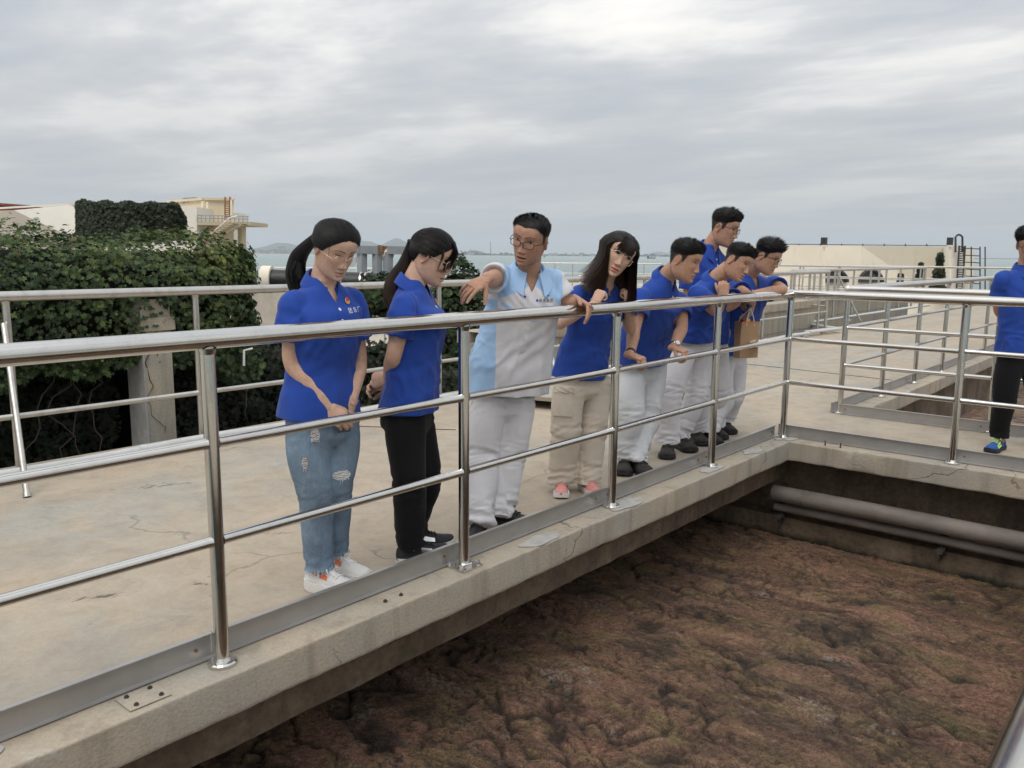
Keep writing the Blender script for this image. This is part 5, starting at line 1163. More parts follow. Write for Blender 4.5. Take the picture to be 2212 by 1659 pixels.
        for k in range(60):      # flyaway hairs
            i = int(rr.choice(cand)); n = V(Nn[i]); p0 = V(Q[i]); d = V((rr.gauss(0, 1), rr.gauss(-.6, 1), rr.gauss(-.3, .6))); d = (d-n*d.dot(n)).normalized(); pts = [HM @ (p0+d*.012*q+n*(.0075*math.sin(q*.6)-.0018*q*q*.3)) for q in range(5)]; ribbon(VV, FF, TT, pts, .00035, dirw(n))
    me = bpy.data.meshes.new('hair'); me.from_pydata([tuple(q) for q in VV], [], FF); me.materials.append(mt); smooth_all(me)
    at_ = me.attributes.new('tip', 'FLOAT', 'POINT'); at_.data.foreach_set('value', np.array(TT, np.float32))
    h = link('hair', me, person)
    if '_tie' in c: c['_tie'].build('hair_tie', M_LACEK, h)
    return h

# ---- hand: palm and five jointed fingers
def hand(wrist, fwd, palm, side, pose, tone, k=1.):
    f = V(fwd).normalized(); n = V(palm); n = (n-f*n.dot(f)).normalized(); l = f.cross(n)*(1 if side == 'R' else -1)   # l points to the thumb
    s = KB*k; b = MB(); w0 = V(wrist)
    def ring(c, w_, h_): return [c+l*(math.cos(a)*w_)+n*(math.sin(a)*h_) for a in np.linspace(0, 2*math.pi, 16, endpoint=False)]
    bend = math.radians(pose.get('bend', 0)); f2 = f*math.cos(bend)+n*math.sin(bend); n2 = n*math.cos(bend)-f*math.sin(bend)
    b.loft([ring(w0-f*.03*s, .026*s, .020*s), ring(w0, .0275*s, .0195*s), ring(w0+f2*.025*s, .035*s, .018*s), ring(w0+f2*.06*s, .0405*s, .0155*s), ring(w0+f2*.083*s, .0385*s, .0125*s), ring(w0+f2*.092*s, .033*s, .009*s)])
    nails = []
    FI = ((.0285, .043, .025, .020, .0088), (.0095, .047, .029, .021, .0090), (-.0095, .043, .027, .020, .0086), (-.027, .034, .020, .018, .0076))
    for i, (off, a_, b_, c_, r) in enumerate(FI):
        cu = [math.radians(q) for q in pose['curl'][i]]; sp_ = math.radians(pose.get('spread', (6, 2, -2, -7))[i]); d0 = f2*math.cos(sp_)+l*math.sin(sp_)
        p = w0+f2*(.080 if i in (1, 2) else .076 if i == 0 else .070)*s+l*off*s; pts = [p-d0*.02*s, p]; ang = 0.
        for ln, q in zip((a_, b_, c_), cu):
            ang += q; d = d0*math.cos(ang)+n2*math.sin(ang); p = p+d*ln*s; pts.append(p)
        up_ = n2*math.cos(ang)-d0*math.sin(ang)
        b.tube(catmull(pts, 4), list(np.interp(np.linspace(0, 4, 17), range(5), [r*1.15*s, r*1.08*s, r*1.0*s, r*.93*s, r*.66*s])), 10)
        nails.append((p-d*.006*s-up_*r*.75*s, d, -up_))
    tc_ = [math.radians(q) for q in pose.get('thumb', (42, 20, 15, 18))]     # out angle, palmward, bends
    d0 = (f2*math.cos(tc_[0])+l*math.sin(tc_[0]))*math.cos(tc_[1])+n2*math.sin(tc_[1]); p = w0+f2*.022*s+l*.022*s; pts = [p-d0*.012*s, p]
    dd = d0; ax_ = (n2*.7-l*.7).normalized()
    for ln, q in zip((.040, .033, .025), (0, tc_[2], tc_[3])):
        dd = (dd*math.cos(q)+(f2*.75+n2*.4-l*.35).normalized()*math.sin(q)).normalized(); p = p+dd*ln*s; pts.append(p)
    b.tube(catmull(pts, 4), list(np.interp(np.linspace(0, 4, 17), range(5), [.016*s, .0145*s, .0115*s, .0105*s, .0075*s])), 10)
    me = remesh(b, .0030, 3, .5); P = vco(me); C = np.tile(np.array(SKIN[tone])*.98, (len(P), 1))
    kn = w0+f2*.083*s; q = np.exp(-(np.linalg.norm(P-np.array(kn), axis=1)/.03)**2)*.18; C = C*(1-q[:, None])+np.array([.42, .19, .13])*q[:, None]
    for (np_, d, u_) in nails:
        rel = P-np.array(np_); dl = rel@np.array(d); du = rel@np.array(u_); lat = np.linalg.norm(rel-np.outer(dl, d)-np.outer(du, u_), axis=1); q = ((np.abs(dl) < .0065*s) & (lat < .0055*s) & (du > -.004)).astype(float)*.5; C = C*(1-q[:, None])+np.array([.62, .42, .36])*q[:, None]
    return me, C
POSE = {'relax': dict(curl=((18, 26, 15), (22, 30, 18), (26, 32, 20), (30, 34, 20))),
        'fist': dict(curl=((78, 96, 58), (80, 98, 60), (82, 98, 60), (84, 98, 58)), spread=(2, 0, 0, -2), thumb=(24, 46, 46, 40)),
        'grip': dict(curl=((48, 62, 42), (50, 64, 44), (52, 64, 44), (54, 64, 42)), spread=(3, 1, -1, -4), thumb=(40, 58, 30, 25)),
        'point': dict(curl=((10, 14, 8), (18, 26, 16), (26, 32, 20), (20, 26, 16)), spread=(12, 3, -2, -11), thumb=(50, 40, 4, 4), bend=-8),
        'drape': dict(curl=((46, 16, 10), (62, 14, 10), (66, 14, 10), (60, 18, 12)), spread=(9, 2, -2, -6), thumb=(52, 12, 4, 6)),
        'clasp': dict(curl=((40, 45, 25), (42, 46, 26), (44, 46, 26), (46, 44, 24)), spread=(3, 1, -1, -3), thumb=(32, 34, 20, 16)),
        'chin': dict(curl=((50, 78, 45), (56, 80, 46), (60, 80, 46), (62, 78, 44)), spread=(3, 1, -1, -3), thumb=(34, 20, 14, 10)),
        'dangle': dict(curl=((30, 40, 22), (36, 44, 26), (40, 46, 26), (44, 46, 26)), thumb=(30, 24, 15, 15))}

# ---- shoes
def shoe(person, heel, toe, cfg, lift=0.):
    heel, toe = V(heel), V(toe); f = (toe-heel); f.z = 0; f.normalize(); r = f.cross(_up); L_ = cfg.get('len', .272)*KB/1.04; s = L_/.27
    ch = cfg.get('chunk', 1.); sh = .026*ch*s; cs = [0, .06, .15, .28, .42, .56, .70, .82, .92, .975, 1.0]
    wv = np.array([.016, .030, .0355, .036, .035, .0385, .0455, .0455, .037, .024, .008])*s*cfg.get('wid', 1.); hv = np.array([.052, .070, .080, .082, .074, .058, .045, .038, .032, .024, .010])*s
    rise = lambda t: (.012*max(0, (t-.75)/.25)**2+ (.004 if t < .1 else 0))*s
    def W(t, x, z):
        p = heel+f*(t*L_)+r*x; return V((p.x, p.y, .002+z+lift*(max(0, 1-t/.75)) ))
    o = MB(); rings = []
    for t, w_, h_ in zip(cs, wv, hv):
        ring = []
        for a in np.linspace(0, math.pi, 13): ring.append(W(t, math.cos(a)*w_*(.985 if math.sin(a) < .3 else .98-.32*(math.sin(a)-.3)*(h_ > .05*s)), sh*.8+rise(t)+math.sin(a)**.85*h_))
        ring += [W(t, -w_*.6, sh*.6+rise(t)), W(t, w_*.6, sh*.6+rise(t))]; rings.append(ring)
    o.loft(rings); up_ = MB(); rg = [rings[0]]
    obj = None
    me = o.mesh('upper', cfg['upper'], 180)
    root = link('shoe', me, person)
    so = MB(); R0 = []
    for t, w_ in zip(cs, wv):
        w2 = w_*1.08+.003; rg = [W(t, w2, rise(t)*1.2), W(t, w2*1.05, rise(t)+sh*.5), W(t, w2*.985, rise(t)+sh*1.12), W(t, -w2*.985, rise(t)+sh*1.12), W(t, -w2*1.05, rise(t)+sh*.5), W(t, -w2, rise(t)*1.2)]
        if cfg.get('wave'): rg = [q+V((0, 0, cfg['wave']*math.sin(t*19)*(1 if 0 < i_ < 5 else 0)*.4)) for i_, q in enumerate(rg)]
        R0.append(rg)
    so.loft(R0); so.build('sole', cfg['sole'], root, 50)
    def surf(t, a): 
        w_ = np.interp(t, cs, wv); h_ = np.interp(t, cs, hv); return W(t, math.cos(a)*w_*(.98-.32*max(0, math.sin(a)-.3)*(h_ > .05*s)), sh*.8+math.sin(a)**.85*h_+.002)
    lc = MB()
    for k in range(5):
        t = .40+k*.062; lc.tube([surf(t, a)+V((0, 0, .002)) for a in np.linspace(.95, 2.2, 7)], .0030*s, 6)
    t = .37
    for sg in (-1, 1):
        c0 = surf(t, math.pi/2); lc.tube([c0+V((0, 0, .006)), c0+r*sg*.022+f*.012+V((0, 0, .012)), c0+r*sg*.038+f*.022+V((0, 0, -.004)), c0+r*sg*.02+f*.012+V((0, 0, .002)), c0+V((0, 0, .004))], .0028*s, 6)
        lc.tube([c0+V((0, 0, .006)), c0+r*sg*.025+f*.03+V((0, 0, .001)), c0+r*sg*.036+f*.045+V((0, 0, -.012))], .0026*s, 6)
    lc.build('laces', cfg['lace'], root, 180)
    tg = MB(); tg.loft([[surf(tt, a)+V((0, 0, .0015+.010*max(0, (.40-tt)/.1))) for a in (1.15, 1.35, 1.57, 1.79, 1.99)]+[surf(tt, a)-V((0, 0, .006)) for a in (1.99, 1.15)] for tt in (.28, .36, .46, .58, .66)]); tg.build('tongue', cfg.get('tongue', cfg['upper']), root, 50)
    for (t0, t1, a0, a1, mt, th) in cfg.get('panels', ()):
        for sg in (1, -1):
            p_ = MB(); n_ = 8; q_ = []
            for i in range(n_+1):
                t_ = t0+(t1-t0)*i/n_; q_.append([surf(t_, (a0 if sg > 0 else math.pi-a0))+V((0, 0, .0005)), surf(t_, (a1 if sg > 0 else math.pi-a1))+V((0, 0, .0005))])
            vv = [x_ for q in q_ for x_ in q]; nn = [V((0, 0, 0))]*len(vv); out_ = [x_+(x_-W(.5*(t0+t1), 0, .03)).normalized()*th for x_ in vv]
            p_.add(vv+out_, [(2*i, 2*i+1, 2*i+3, 2*i+2) for i in range(n_)]+[(len(vv)+2*i, len(vv)+2*i+1, len(vv)+2*i+3, len(vv)+2*i+2) for i in range(n_)]+[(2*i, 2*i+2, len(vv)+2*i+2, len(vv)+2*i) for i in range(n_)]+[(2*i+1, 2*i+3, len(vv)+2*i+3, len(vv)+2*i+1) for i in range(n_)]); p_.build('overlay', mt, root, 60)
    return root, W

def glasses(person, HM, kind):
    fm = {'black': M_BLKF, 'gold': M_GOLD, 'silver': M_SILV}[kind['mat']]; b = MB(); T = lambda x, y, z: HM @ V((x, y, z))
    rx, rz, cx, r = kind['rx'], kind['rz'], kind['cx'], kind['r']; ex = kind.get('ex', 2.); zc, y0 = kind.get('z', .010), kind.get('y', .0985); drop = kind.get('drop', 0)
    lens = []
    for s_ in (-1, 1):
        ring = []
        for k in range(28):
            a = 2*math.pi*k/28; c, s = math.cos(a), math.sin(a); x = s_*cx+math.copysign(abs(c)**(2/ex), c)*rx; z = zc+math.copysign(abs(s)**(2/ex), s)*rz
            ring.append(T(x, y0-.22*max(0, abs(x)-.02)-.12*(z-zc), z))
        b.tube(ring, r, 8, closed=True); lens.append(ring)
        xh = s_*(cx+rx); b.tube([T(xh, y0-.22*(abs(xh)-.02), zc+rz*.35), T(s_*.0670, y0-.014, zc+rz*.45), T(s_*.0775, y0-.045, zc+rz*.4), T(s_*.0825, .02, zc+.008), T(s_*.0815, -.012, .010), T(s_*.079, -.028, -.004)], [r, r*1.1, r*1.1, r*1.1, r*1.05, r], 8)
    b.tube([T(-(cx-rx), y0, zc+rz*.3), T(0, y0+.004, zc+rz*.5), T(cx-rx, y0, zc+rz*.3)], r*1.1, 8)
    for s_ in (-1, 1): b.tube([T(s_*(cx-rx), y0, zc), T(s_*.010, y0-.010, zc-.006)], r*.7, 6)
    g = b.build('glasses', fm, person, 180)
    for ring in lens:
        q = MB(); c = sum(ring, V())/28; q.add([c]+ring, [(0, 1+i, 1+(i+1) % 28) for i in range(28)]); q.build('lens', M_GLASS, g, 180)
    return g
# ---- assembling one clothed figure
def text_mesh(s_, size):
    cu = bpy.data.curves.new('t', 'FONT'); cu.body = s_; cu.size = size; cu.align_x = 'CENTER'; cu.align_y = 'CENTER'; cu.resolution_u = 2
    o = bpy.data.objects.new('t', cu); COL.objects.link(o); dg = bpy.context.evaluated_depsgraph_get(); me = bpy.data.meshes.new_from_object(o.evaluated_get(dg)); bpy.data.objects.remove(o); return me
def stick(me, bvh, org, ex, ey, ez, lift=.0018, name='print', mt=None, parent=None, thick=.0):
    """lay a flat piece on a garment: (x, y) of the piece run along ex, ey and are dropped onto the cloth along -ez"""
    bm = bmesh.new(); bm.from_mesh(me)
    for v_ in bm.verts:
        p = org+ex*v_.co.x+ey*v_.co.y; h = bvh.ray_cast(p+ez*.25, -ez, .6)
        v_.co = (h[0] if h[0] else p)+ez*(lift+v_.co.z)
    bm.to_mesh(me); bm.free(); me.materials.clear(); me.materials.append(mt); return link(name, me, parent)
def disc_mesh(r, n=20, h=.002):
    b = MB(); b.disc((0, 0, 0), r, h, n, bev=h*.5); return b.mesh('disc')
def star_path(pts, r): b = MB(); b.tube(pts, r, 6); return b.mesh('p')
def person(c):
    D = c['D']; J = {k: (V(v_[1:]) if v_[0] == 'W' else at(v_[0], v_[1], D+v_[2])) for k, v_ in c['J'].items()}; fem = c.get('fem', False); tone = c.get('tone', 'mid'); kb = KB*c.get('k', 1.)
    hf = facing(c['hpsi'], c['hpitch']); hu = _up*math.cos(math.radians(c.get('roll', 0)))+_rt*math.sin(math.radians(c.get('roll', 0))); hu = (hu-hf*hu.dot(hf)).normalized(); hr = hf.cross(hu)
    hs = KB*c.get('hk', 1.0); HM = Matrix((hr*hs, hf*hs, hu*hs)).transposed().to_4x4(); HM.translation = J['head']; J['skull'] = HM @ V((0, -.022, -.035))
    for s_, (h_, t_, lift) in zip('rl', c['shoes']):
        a, b_ = hz(*h_), hz(*t_); d_ = (b_-a).normalized(); J[s_+'ank'] = a+d_*.075+V((0, 0, .10+lift))
    # --- torso frame
    rs = (J['rsho']-J['lsho']).normalized(); rh = (J['rhip']-J['lhip']).normalized(); hipc = (J['rhip']+J['lhip'])/2; shoc = (J['rsho']+J['lsho'])/2; neck = J['neck']
    hem = J.get('hem', hipc-V((0, 0, .05))); spine_up = (shoc-hem).normalized(); fs_ = spine_up.cross(rs).normalized(); fh = spine_up.cross(rh).normalized()
    hw = (J['rsho']-J['lsho']).length/2
    W_ = c.get('w', (.172, .148, .162) if fem else (.180, .172, .180)); DF = c.get('df', (.112, .100, .125) if fem else (.118, .118, .125)); DB = c.get('db', (.118, .092, .100) if fem else (.118, .105, .112))
    W_ = [q*kb for q in W_]; DF = [q*kb for q in DF]; DB = [q*kb for q in DB]
    waist = J.get('waist', hem.lerp(shoc, .42)); chest = J.get('chest', hem.lerp(shoc, .78)); 
    def rings(off, lo=0., topext=0., skip=0):
        ns = shoc+spine_up*.0; nk = (neck-shoc)
        spec = [(hem-spine_up*(.05+lo), W_[0]*1.02, DF[0], DB[0], 0), (hem, W_[0], DF[0], DB[0], 0), (hem.lerp(waist, .5), (W_[0]+W_[1])/2, (DF[0]+DF[1])/2, (DB[0]+DB[1])/2, .2), (waist, W_[1], DF[1], DB[1], .4), (waist.lerp(chest, .5), (W_[1]+W_[2])/2, (DF[1]+DF[2])/2*1.02, (DB[1]+DB[2])/2, .7), (chest, W_[2], DF[2], DB[2], 1),
                (chest.lerp(shoc, .55), W_[2]*1.0, DF[2]*.92, DB[2]*1.02, 1), (shoc-spine_up*.01, hw*1.0, DF[2]*.70, DB[2]*.92, 1), (shoc+nk*.35+spine_up*.012, hw*.74, DF[2]*.56, DB[2]*.76, 1), (shoc+nk*.62+spine_up*.012, hw*.50, DF[2]*.52, DB[2]*.64, 1), (neck, .066*kb, .060*kb, .062*kb, 1), (neck+nk.normalized()*(.02+topext), .056*kb, .054*kb, .056*kb, 1)]
        out_ = []
        for (p, w_, df, db, t) in spec[skip:]: r_ = rh.lerp(rs, t).normalized(); f_ = fh.lerp(fs_, t).normalized(); out_.append(ering(p, r_, f_, max(.02, w_-off), max(.02, df-off), max(.02, db-off)))
        # refine along the spine
        fine = []
        for k in range(len(out_[0])): fine.append(catmull([o_[k] for o_ in out_], 4))
        return [[fine[k][i] for k in range(len(fine))] for i in range(len(fine[0]))]
    # --- arms
    ar = c.get('arm', (.047, .039, .039, .026) if not fem else (.0405, .034, .0345, .0225)); ar = [q*kb for q in ar]
    b = MB(); b.loft(rings(.018*kb, skip=3)); limb(b, [neck-(neck-shoc)*.3, neck, J['skull']], [.062*kb, (.050 if fem else .056)*kb, (.049 if fem else .056)*kb], 18)
    for s_ in 'rl':
        S_, E_, Wr = J[s_+'sho'], J[s_+'elb'], J[s_+'wri']; inn = S_.lerp(shoc, .22)
        limb(b, [inn, S_.lerp(E_, .12), S_.lerp(E_, .55), E_, E_.lerp(Wr, .32), Wr, Wr+(Wr-E_).normalized()*.012], [ar[0], ar[0]*1.05, ar[0]*.96, ar[1]*.98, ar[2]*1.04, ar[3], ar[3]*.9], 16)
    for s_ in 'rl':
        Hp, Kn, An = J[s_+'hip'], J[s_+'kne'], J[s_+'ank']; limb(b, [hipc.lerp(Hp, .7)+V((0, 0, .02)), Hp.lerp(Kn, .4), Kn, Kn.lerp(An, .35), An, V((An.x, An.y, .05))], [.055*kb, .055*kb, .045*kb, .043*kb, .033*kb, .033*kb], 14); b.tube([hipc.lerp(Hp, .7)+V((0, 0, .02)), waist], [.05*kb, .05*kb], 10)
    me = remesh(b, .0085, 5); P0 = vco(me); F0 = [tuple(p.vertices) for p in me.polygons]; C0 = np.tile(np.array(SKIN[tone]), (len(P0), 1))
    for s_ in 'rl': q = ga(np.linalg.norm(P0-np.array(J[s_+'elb']), axis=1), 0, .05)*.22; C0 = C0*(1-q[:, None])+np.array([.40, .19, .13])*q[:, None]
    VV, FF, CC = [P0], list(F0), [C0]; off = len(P0)
    # --- head
    hp, hfac, hc = head_mesh(c); hp = np.array([list(HM @ V(q)) for q in hp]); VV.append(hp); FF += [tuple(off+q for q in f) for f in hfac]; CC.append(hc); off += len(hp)
    for s_ in (-1, 1):
        ev, ef = ear_mesh(s_, tone); ev = np.array([list(HM @ V(q)) for q in ev]); VV.append(ev); FF += [tuple(off+q for q in f) for f in ef]; CC.append(np.tile(np.array(SKIN[tone])*np.array([1.0, .88, .85]), (len(ev), 1))); off += len(ev)
    for s_ in 'rl':
        if c.get(s_+'hand'):
            fw_, pal, pose = c[s_+'hand']; hm, hcol = hand(J[s_+'wri'], fw_ if not callable(fw_) else fw_(J), pal, s_.upper(), POSE[pose] if isinstance(pose, str) else pose, tone, c.get('handk', .93 if fem else 1.)); hv = vco(hm); VV.append(hv); FF += [tuple(off+q for q in p.vertices) for p in hm.polygons]; CC.append(hcol); off += len(hv); bpy.data.meshes.remove(hm)
    base = V((hipc.x, hipc.y, 0)); allv = np.vstack(VV)-np.array(base)
    body = bpy.data.meshes.new('person'); body.from_pydata(allv.tolist(), [], FF); body.materials.append(M_SKIN); smooth_all(body); setcol(body, np.vstack(CC))
    o = link('person', body); o.location = base; tag(o, c['label'], 'person', c.get('group', 'people on the walkway'))
    # --- trousers
    tr = c.get('leg', (.098, .078, .066, .064)); tr = [q*kb for q in tr]; b = MB(); wz = hipc+V((0, 0, .10*kb)); fz = V((fh.x, fh.y, 0)).normalized()
    pw = c.get('pw', 1.); b.loft([ering(wz+V((0, 0, .07)), rh, fz, .112*kb*pw, .066*kb, .074*kb), ering(wz-V((0, 0, .03)), rh, fz, .130*kb*pw, .082*kb, .095*kb), ering(hipc+V((0, 0, .01)), rh, fz, .152*kb*pw, .098*kb, .122*kb), ering(hipc-V((0, 0, .07*kb)), rh, fz, .150*kb*pw, .100*kb, .118*kb), ering(hipc-V((0, 0, .11*kb)), rh, fz, .12*kb*pw, .07*kb, .08*kb)])
    for s_ in 'rl':
        Hp, Kn, An = J[s_+'hip'], J[s_+'kne'], J[s_+'ank']; dn_ = (An-Kn).normalized(); mid = Hp.lerp(Kn, .45)
        limb(b, [hipc.lerp(Hp, .72)+V((0, 0, .02)), mid, Kn, Kn.lerp(An, .5), An, An+dn_*.06], [tr[0], tr[0]*.93, tr[1], (tr[1]+tr[2])/2*c.get('calf', 1.), tr[2], tr[3]], 20, 6)
    me = remesh(b, .0085, 6, .55); P = vco(me); Nn = vno(me); amp = np.zeros(len(P)); sd = c['seed']*7.3
    for s_ in 'rl':
        Hp, Kn, An = [np.array(J[s_+q]) for q in ('hip', 'kne', 'ank')]
        side = (np.linalg.norm(P-(Kn*.5+(An+Hp)*.25), axis=1) < np.linalg.norm(P-((np.array(J['lkne' if s_ == 'r' else 'rkne'])*.5+(np.array(J['lank' if s_ == 'r' else 'rank'])+np.array(J['lhip' if s_ == 'r' else 'rhip']))*.25)), axis=1)).astype(float)
        axl = (An-Hp); axl /= np.linalg.norm(axl); t = (P-Hp)@axl/np.linalg.norm(An-Hp)
        ringf = pn(np.stack([P@axl*c.get('fr', 22), (P[:, 0]-P[:, 1])*5+sd, P[:, 1]*5+t*2], 1)); ringf2 = pn(np.stack([P@axl*34+P[:, 0]*16, P[:, 0]*7+sd, P[:, 1]*7], 1))
        wn = np.clip((t-.78)/.2, 0, 1)*1.3+np.exp(-((t-.52)/.12)**2)*.9+np.exp(-(t/.14)**2)*.7; rg1 = (1-np.abs(ringf)*3.2); rg2 = (1-np.abs(ringf2)*3.2); amp += side*(rg1*.55+rg2*.4+ringf*.8-.35)*wn*c.get('crease', .010)*1.35
        amp += side*pn(np.stack([P@axl*2.2, P[:, 0]*11+sd, P[:, 1]*11], 1))*.020*c.get('drape', 1.)*np.clip(t*2, .3, 1)
    P = P+Nn*amp[:, None]; setco(me, P)
    zc = {s_: c.get('cuff', .075) for s_ in 'rl'}; zc.update(c.get('cuffs', {}))
    cuts = []
    for s_ in 'rl': An, Kn = J[s_+'ank'], J[s_+'kne']; p = V((An.x, An.y, zc[s_])); cuts.append((p, c.get('cuffn', {}).get(s_, (0, 0, -1)), p-V((0, 0, .0)), .17))
    cut(me, cuts); me = rimmed(me, .004); me.materials.clear(); me.materials.append(c['trousers']); smooth_all(me)
    if c.get('tcol'): setcol(me, c['tcol'](vco(me), J))
    tro = link('trousers', me, o); c['_tro'] = tro; c['_tbvh'] = BVHTree.FromPolygons([v_.co.copy() for v_ in me.vertices], [tuple(p.vertices) for p in me.polygons])
    # --- shirt
    se = c.get('sleeve', .62); sl = c.get('slr', (.060, .070, .076) if not fem else (.052, .061, .067)); sl = [q*kb for q in sl]; b = MB(); b.loft(rings(0.)); cuts = []; caps = []
    for s_ in 'rl':
        S_, E_ = J[s_+'sho'], J[s_+'elb']; d = (E_-S_).normalized(); e_ = S_.lerp(E_, c.get(s_+'sleeve', se)); limb(b, [S_.lerp(shoc, .34)-spine_up*.010, S_+(e_-S_)*.06, S_.lerp(e_, .55), e_], [sl[0]*.86, sl[0], sl[1], sl[2]], 20); caps.append((e_, d, sl[2]))
    me = remesh(b, .0085, 5, .5); P = vco(me); Nn = vno(me); h_ = (P-np.array(hem))@np.array(spine_up)/(shoc-hem).length
    a_ = folds(P, Nn, sd, 1, 2.5, 9, tuple(spine_up))*.0045*np.clip(1.1-h_, .15, 1); a_ += pn(P*np.array([7, 7, 4])+sd)*.008*np.clip(1.2-h_, .2, 1)
    dg_ = (P@np.array(spine_up+rs*.8)); a_ += pn(np.stack([dg_*16, P[:, 2]*3+sd, P[:, 0]*3], 1))*.006*np.exp(-((h_-.38)/.2)**2)
    dg2 = (P@np.array(spine_up-rs*1.1)); a_ += pn(np.stack([dg2*18, P[:, 2]*4+sd*2, P[:, 1]*4], 1))*.0065*np.exp(-((h_-.78)/.14)**2)
    for s_ in 'rl':      # drag lines round the armhole and sleeve
        S_, E_ = np.array(J[s_+'sho']), np.array(J[s_+'elb']); w_ = np.exp(-(np.linalg.norm(P-(S_*.75+E_*.25), axis=1)/.10)**2); ax_ = (E_-S_)/np.linalg.norm(E_-S_); a_ += w_*pn(np.stack([P@ax_*20, P[:, 0]*6+sd, P[:, 1]*6], 1))*.0065
        Ai = S_*.8+np.array(shoc)*.2; sm_ = np.abs((P-S_)@np.array((J[s_+'sho']-shoc).normalized())-.004); a_ -= .0028*np.exp(-(sm_/.0045)**2)*(np.linalg.norm(P-S_, axis=1) < .12)
    def crease(ax_, fa, fc, w_, s2):      # sharp pulled creases running along ax_
        ax_ = np.array(ax_, float); ax_ /= np.linalg.norm(ax_); t_ = P@ax_; Q = P-np.outer(t_, ax_); n = pn(Q*fc+np.outer(t_, ax_)*fa+s2); k_ = pn(P*3.1+s2*1.3); return np.clip(1-np.abs(n)*6, 0, 1)*np.clip(k_*2.2+.35, 0, 1)*w_
    lowr = np.clip(1.15-h_, .12, 1); up_, rr2 = np.array(spine_up), np.array(rs)
    a_ += (crease(up_+rr2*.55, 2.2, 11, lowr, sd+1)+crease(up_-rr2*.55, 2.2, 11, lowr, sd+5)+crease(rr2+up_*.25, 2.6, 13, np.exp(-((h_-.33)/.22)**2), sd+9)+crease(rr2*.8-up_*.7, 3, 15, np.exp(-((h_-.80)/.13)**2)*.8, sd+13))*.0042
    P = P+Nn*(a_*c.get('shirt_folds', 1.)*2.3)[:, None]
    for (e_, d, r_) in caps:      # hollow the sleeve ends so that the arm leaves through an opening
        rel = P-np.array(e_); dl = rel@np.array(d); rad = np.linalg.norm(rel-np.outer(dl, d), axis=1); q = (dl > -.012) & (rad < r_*1.02); w_ = np.clip((r_*.97-rad)/(r_*.42), 0, 1); w_ = w_*w_*(3-2*w_)*q*np.clip((Nn@np.array(d))*2, 0, 1); P = P-np.outer(w_*.030, d)
    setco(me, P)
    hn = V(c.get('hemn', -spine_up*.45-V((0, 0, .55)))); cuts.append((hem, hn, hem-spine_up*.02, .42))
    # open neck
    vb = c.get('vneck', .075); ctr = neck+fs_*.06*kb-spine_up*.03; cuts2 = []
    cut(me, cuts); bm = bmesh.new(); bm.from_mesh(me); vp = neck+fs_*(.075*kb)-spine_up*vb; kk = math.tan(math.radians(c.get('vang', 24)))
    geo = lambda: ([f for f in bm.faces if (f.calc_center_median()-neck).length < .2 and (f.calc_center_median()-neck).dot(fs_) > -.005])
    for sg in (1, -1):
        fs2 = geo(); bmesh.ops.bisect_plane(bm, geom=fs2+list({e for f in fs2 for e in f.edges})+list({v_ for f in fs2 for v_ in f.verts}), plane_co=vp, plane_no=(rs*sg+spine_up*kk*-1).normalized())
    dl = [f for f in geo() if abs((f.calc_center_median()-vp).dot(rs)) < (f.calc_center_median()-vp).dot(spine_up)*kk+1e-5]; bmesh.ops.delete(bm, geom=dl, context='FACES')
    bm.to_mesh(me); bm.free()
    me = rimmed(me, .004); me.materials.clear(); me.materials.append(c['shirt']); smooth_all(me)
    fr = dict(P=vco(me), hem=hem, shoc=shoc, neck=neck, rs=rs, up=spine_up, f=fs_, chest=chest, J=J, hw=hw)
    if c.get('scol'):
        rel = fr['P']-np.array(neck); tcv = np.stack([rel@np.array(rs), rel@np.array(spine_up), rel@np.array(fs_)], 1)/kb; a_ = me.attributes.new('tc', 'FLOAT_VECTOR', 'POINT'); a_.data.foreach_set('vector', tcv.astype(np.float32).ravel())
    sh = link('shirt', me, o); bvh = BVHTree.FromPolygons([v_.co.copy() for v_ in me.vertices], [tuple(p.vertices) for p in me.polygons])
    # --- collar
    b = MB(); R_ = []; na = 40; nkd = (J['skull']-neck).normalized().lerp(spine_up, .5).normalized(); cf = (fs_-nkd*fs_.dot(nkd)).normalized(); crr = cf.cross(nkd)*1.
    if crr.dot(rs) < 0: crr = -crr
    ph0 = c.get('copen', .30); cw = c.get('collar', .046)*kb; rr_ = (.057 if fem else .062)*kb*c.get('cr', 1.)
    for i in range(na+1):
        ph = ph0+(2*math.pi-2*ph0)*i/na; fr_ = (1+math.cos(ph))/2; cdir = cf*math.cos(ph)+crr*math.sin(ph); q = neck+cdir*rr_*(1+.10*fr_)-nkd*(.042*fr_**1.2*kb-.004-c.get('clift', 0))
        up_h = (.030-.006*fr_)*kb; out_ = cdir; ln = cw*(1+.75*max(0, fr_-.72)/.28); ov = out_*(.016+.010*fr_)*kb*c.get('cout', 1.)
        R_.append([q-nkd*.012, q+nkd*up_h, q+nkd*(up_h+.004)+out_*.004, q+nkd*(up_h-.002)+out_*.010, q+nkd*(up_h-ln*.55)+ov*1.05, q+nkd*(up_h-ln)+ov*1.45+cf*.010*fr_**4, q+nkd*(up_h-ln+.001)+ov*1.45-out_*.004+cf*.010*fr_**4, q+nkd*(up_h-ln*.5)+ov*.75-out_*.002, q-nkd*.010+out_*.005])
    b.loft(R_); cmt = c.get('collar_mat', c['shirt']); cm = b.mesh('collar', cmt, 40)
    
    link('collar', cm, sh)
    # --- placket, buttons, badge, chest lettering
    org = vp; ex, ey, ez = -rs, spine_up, fs_
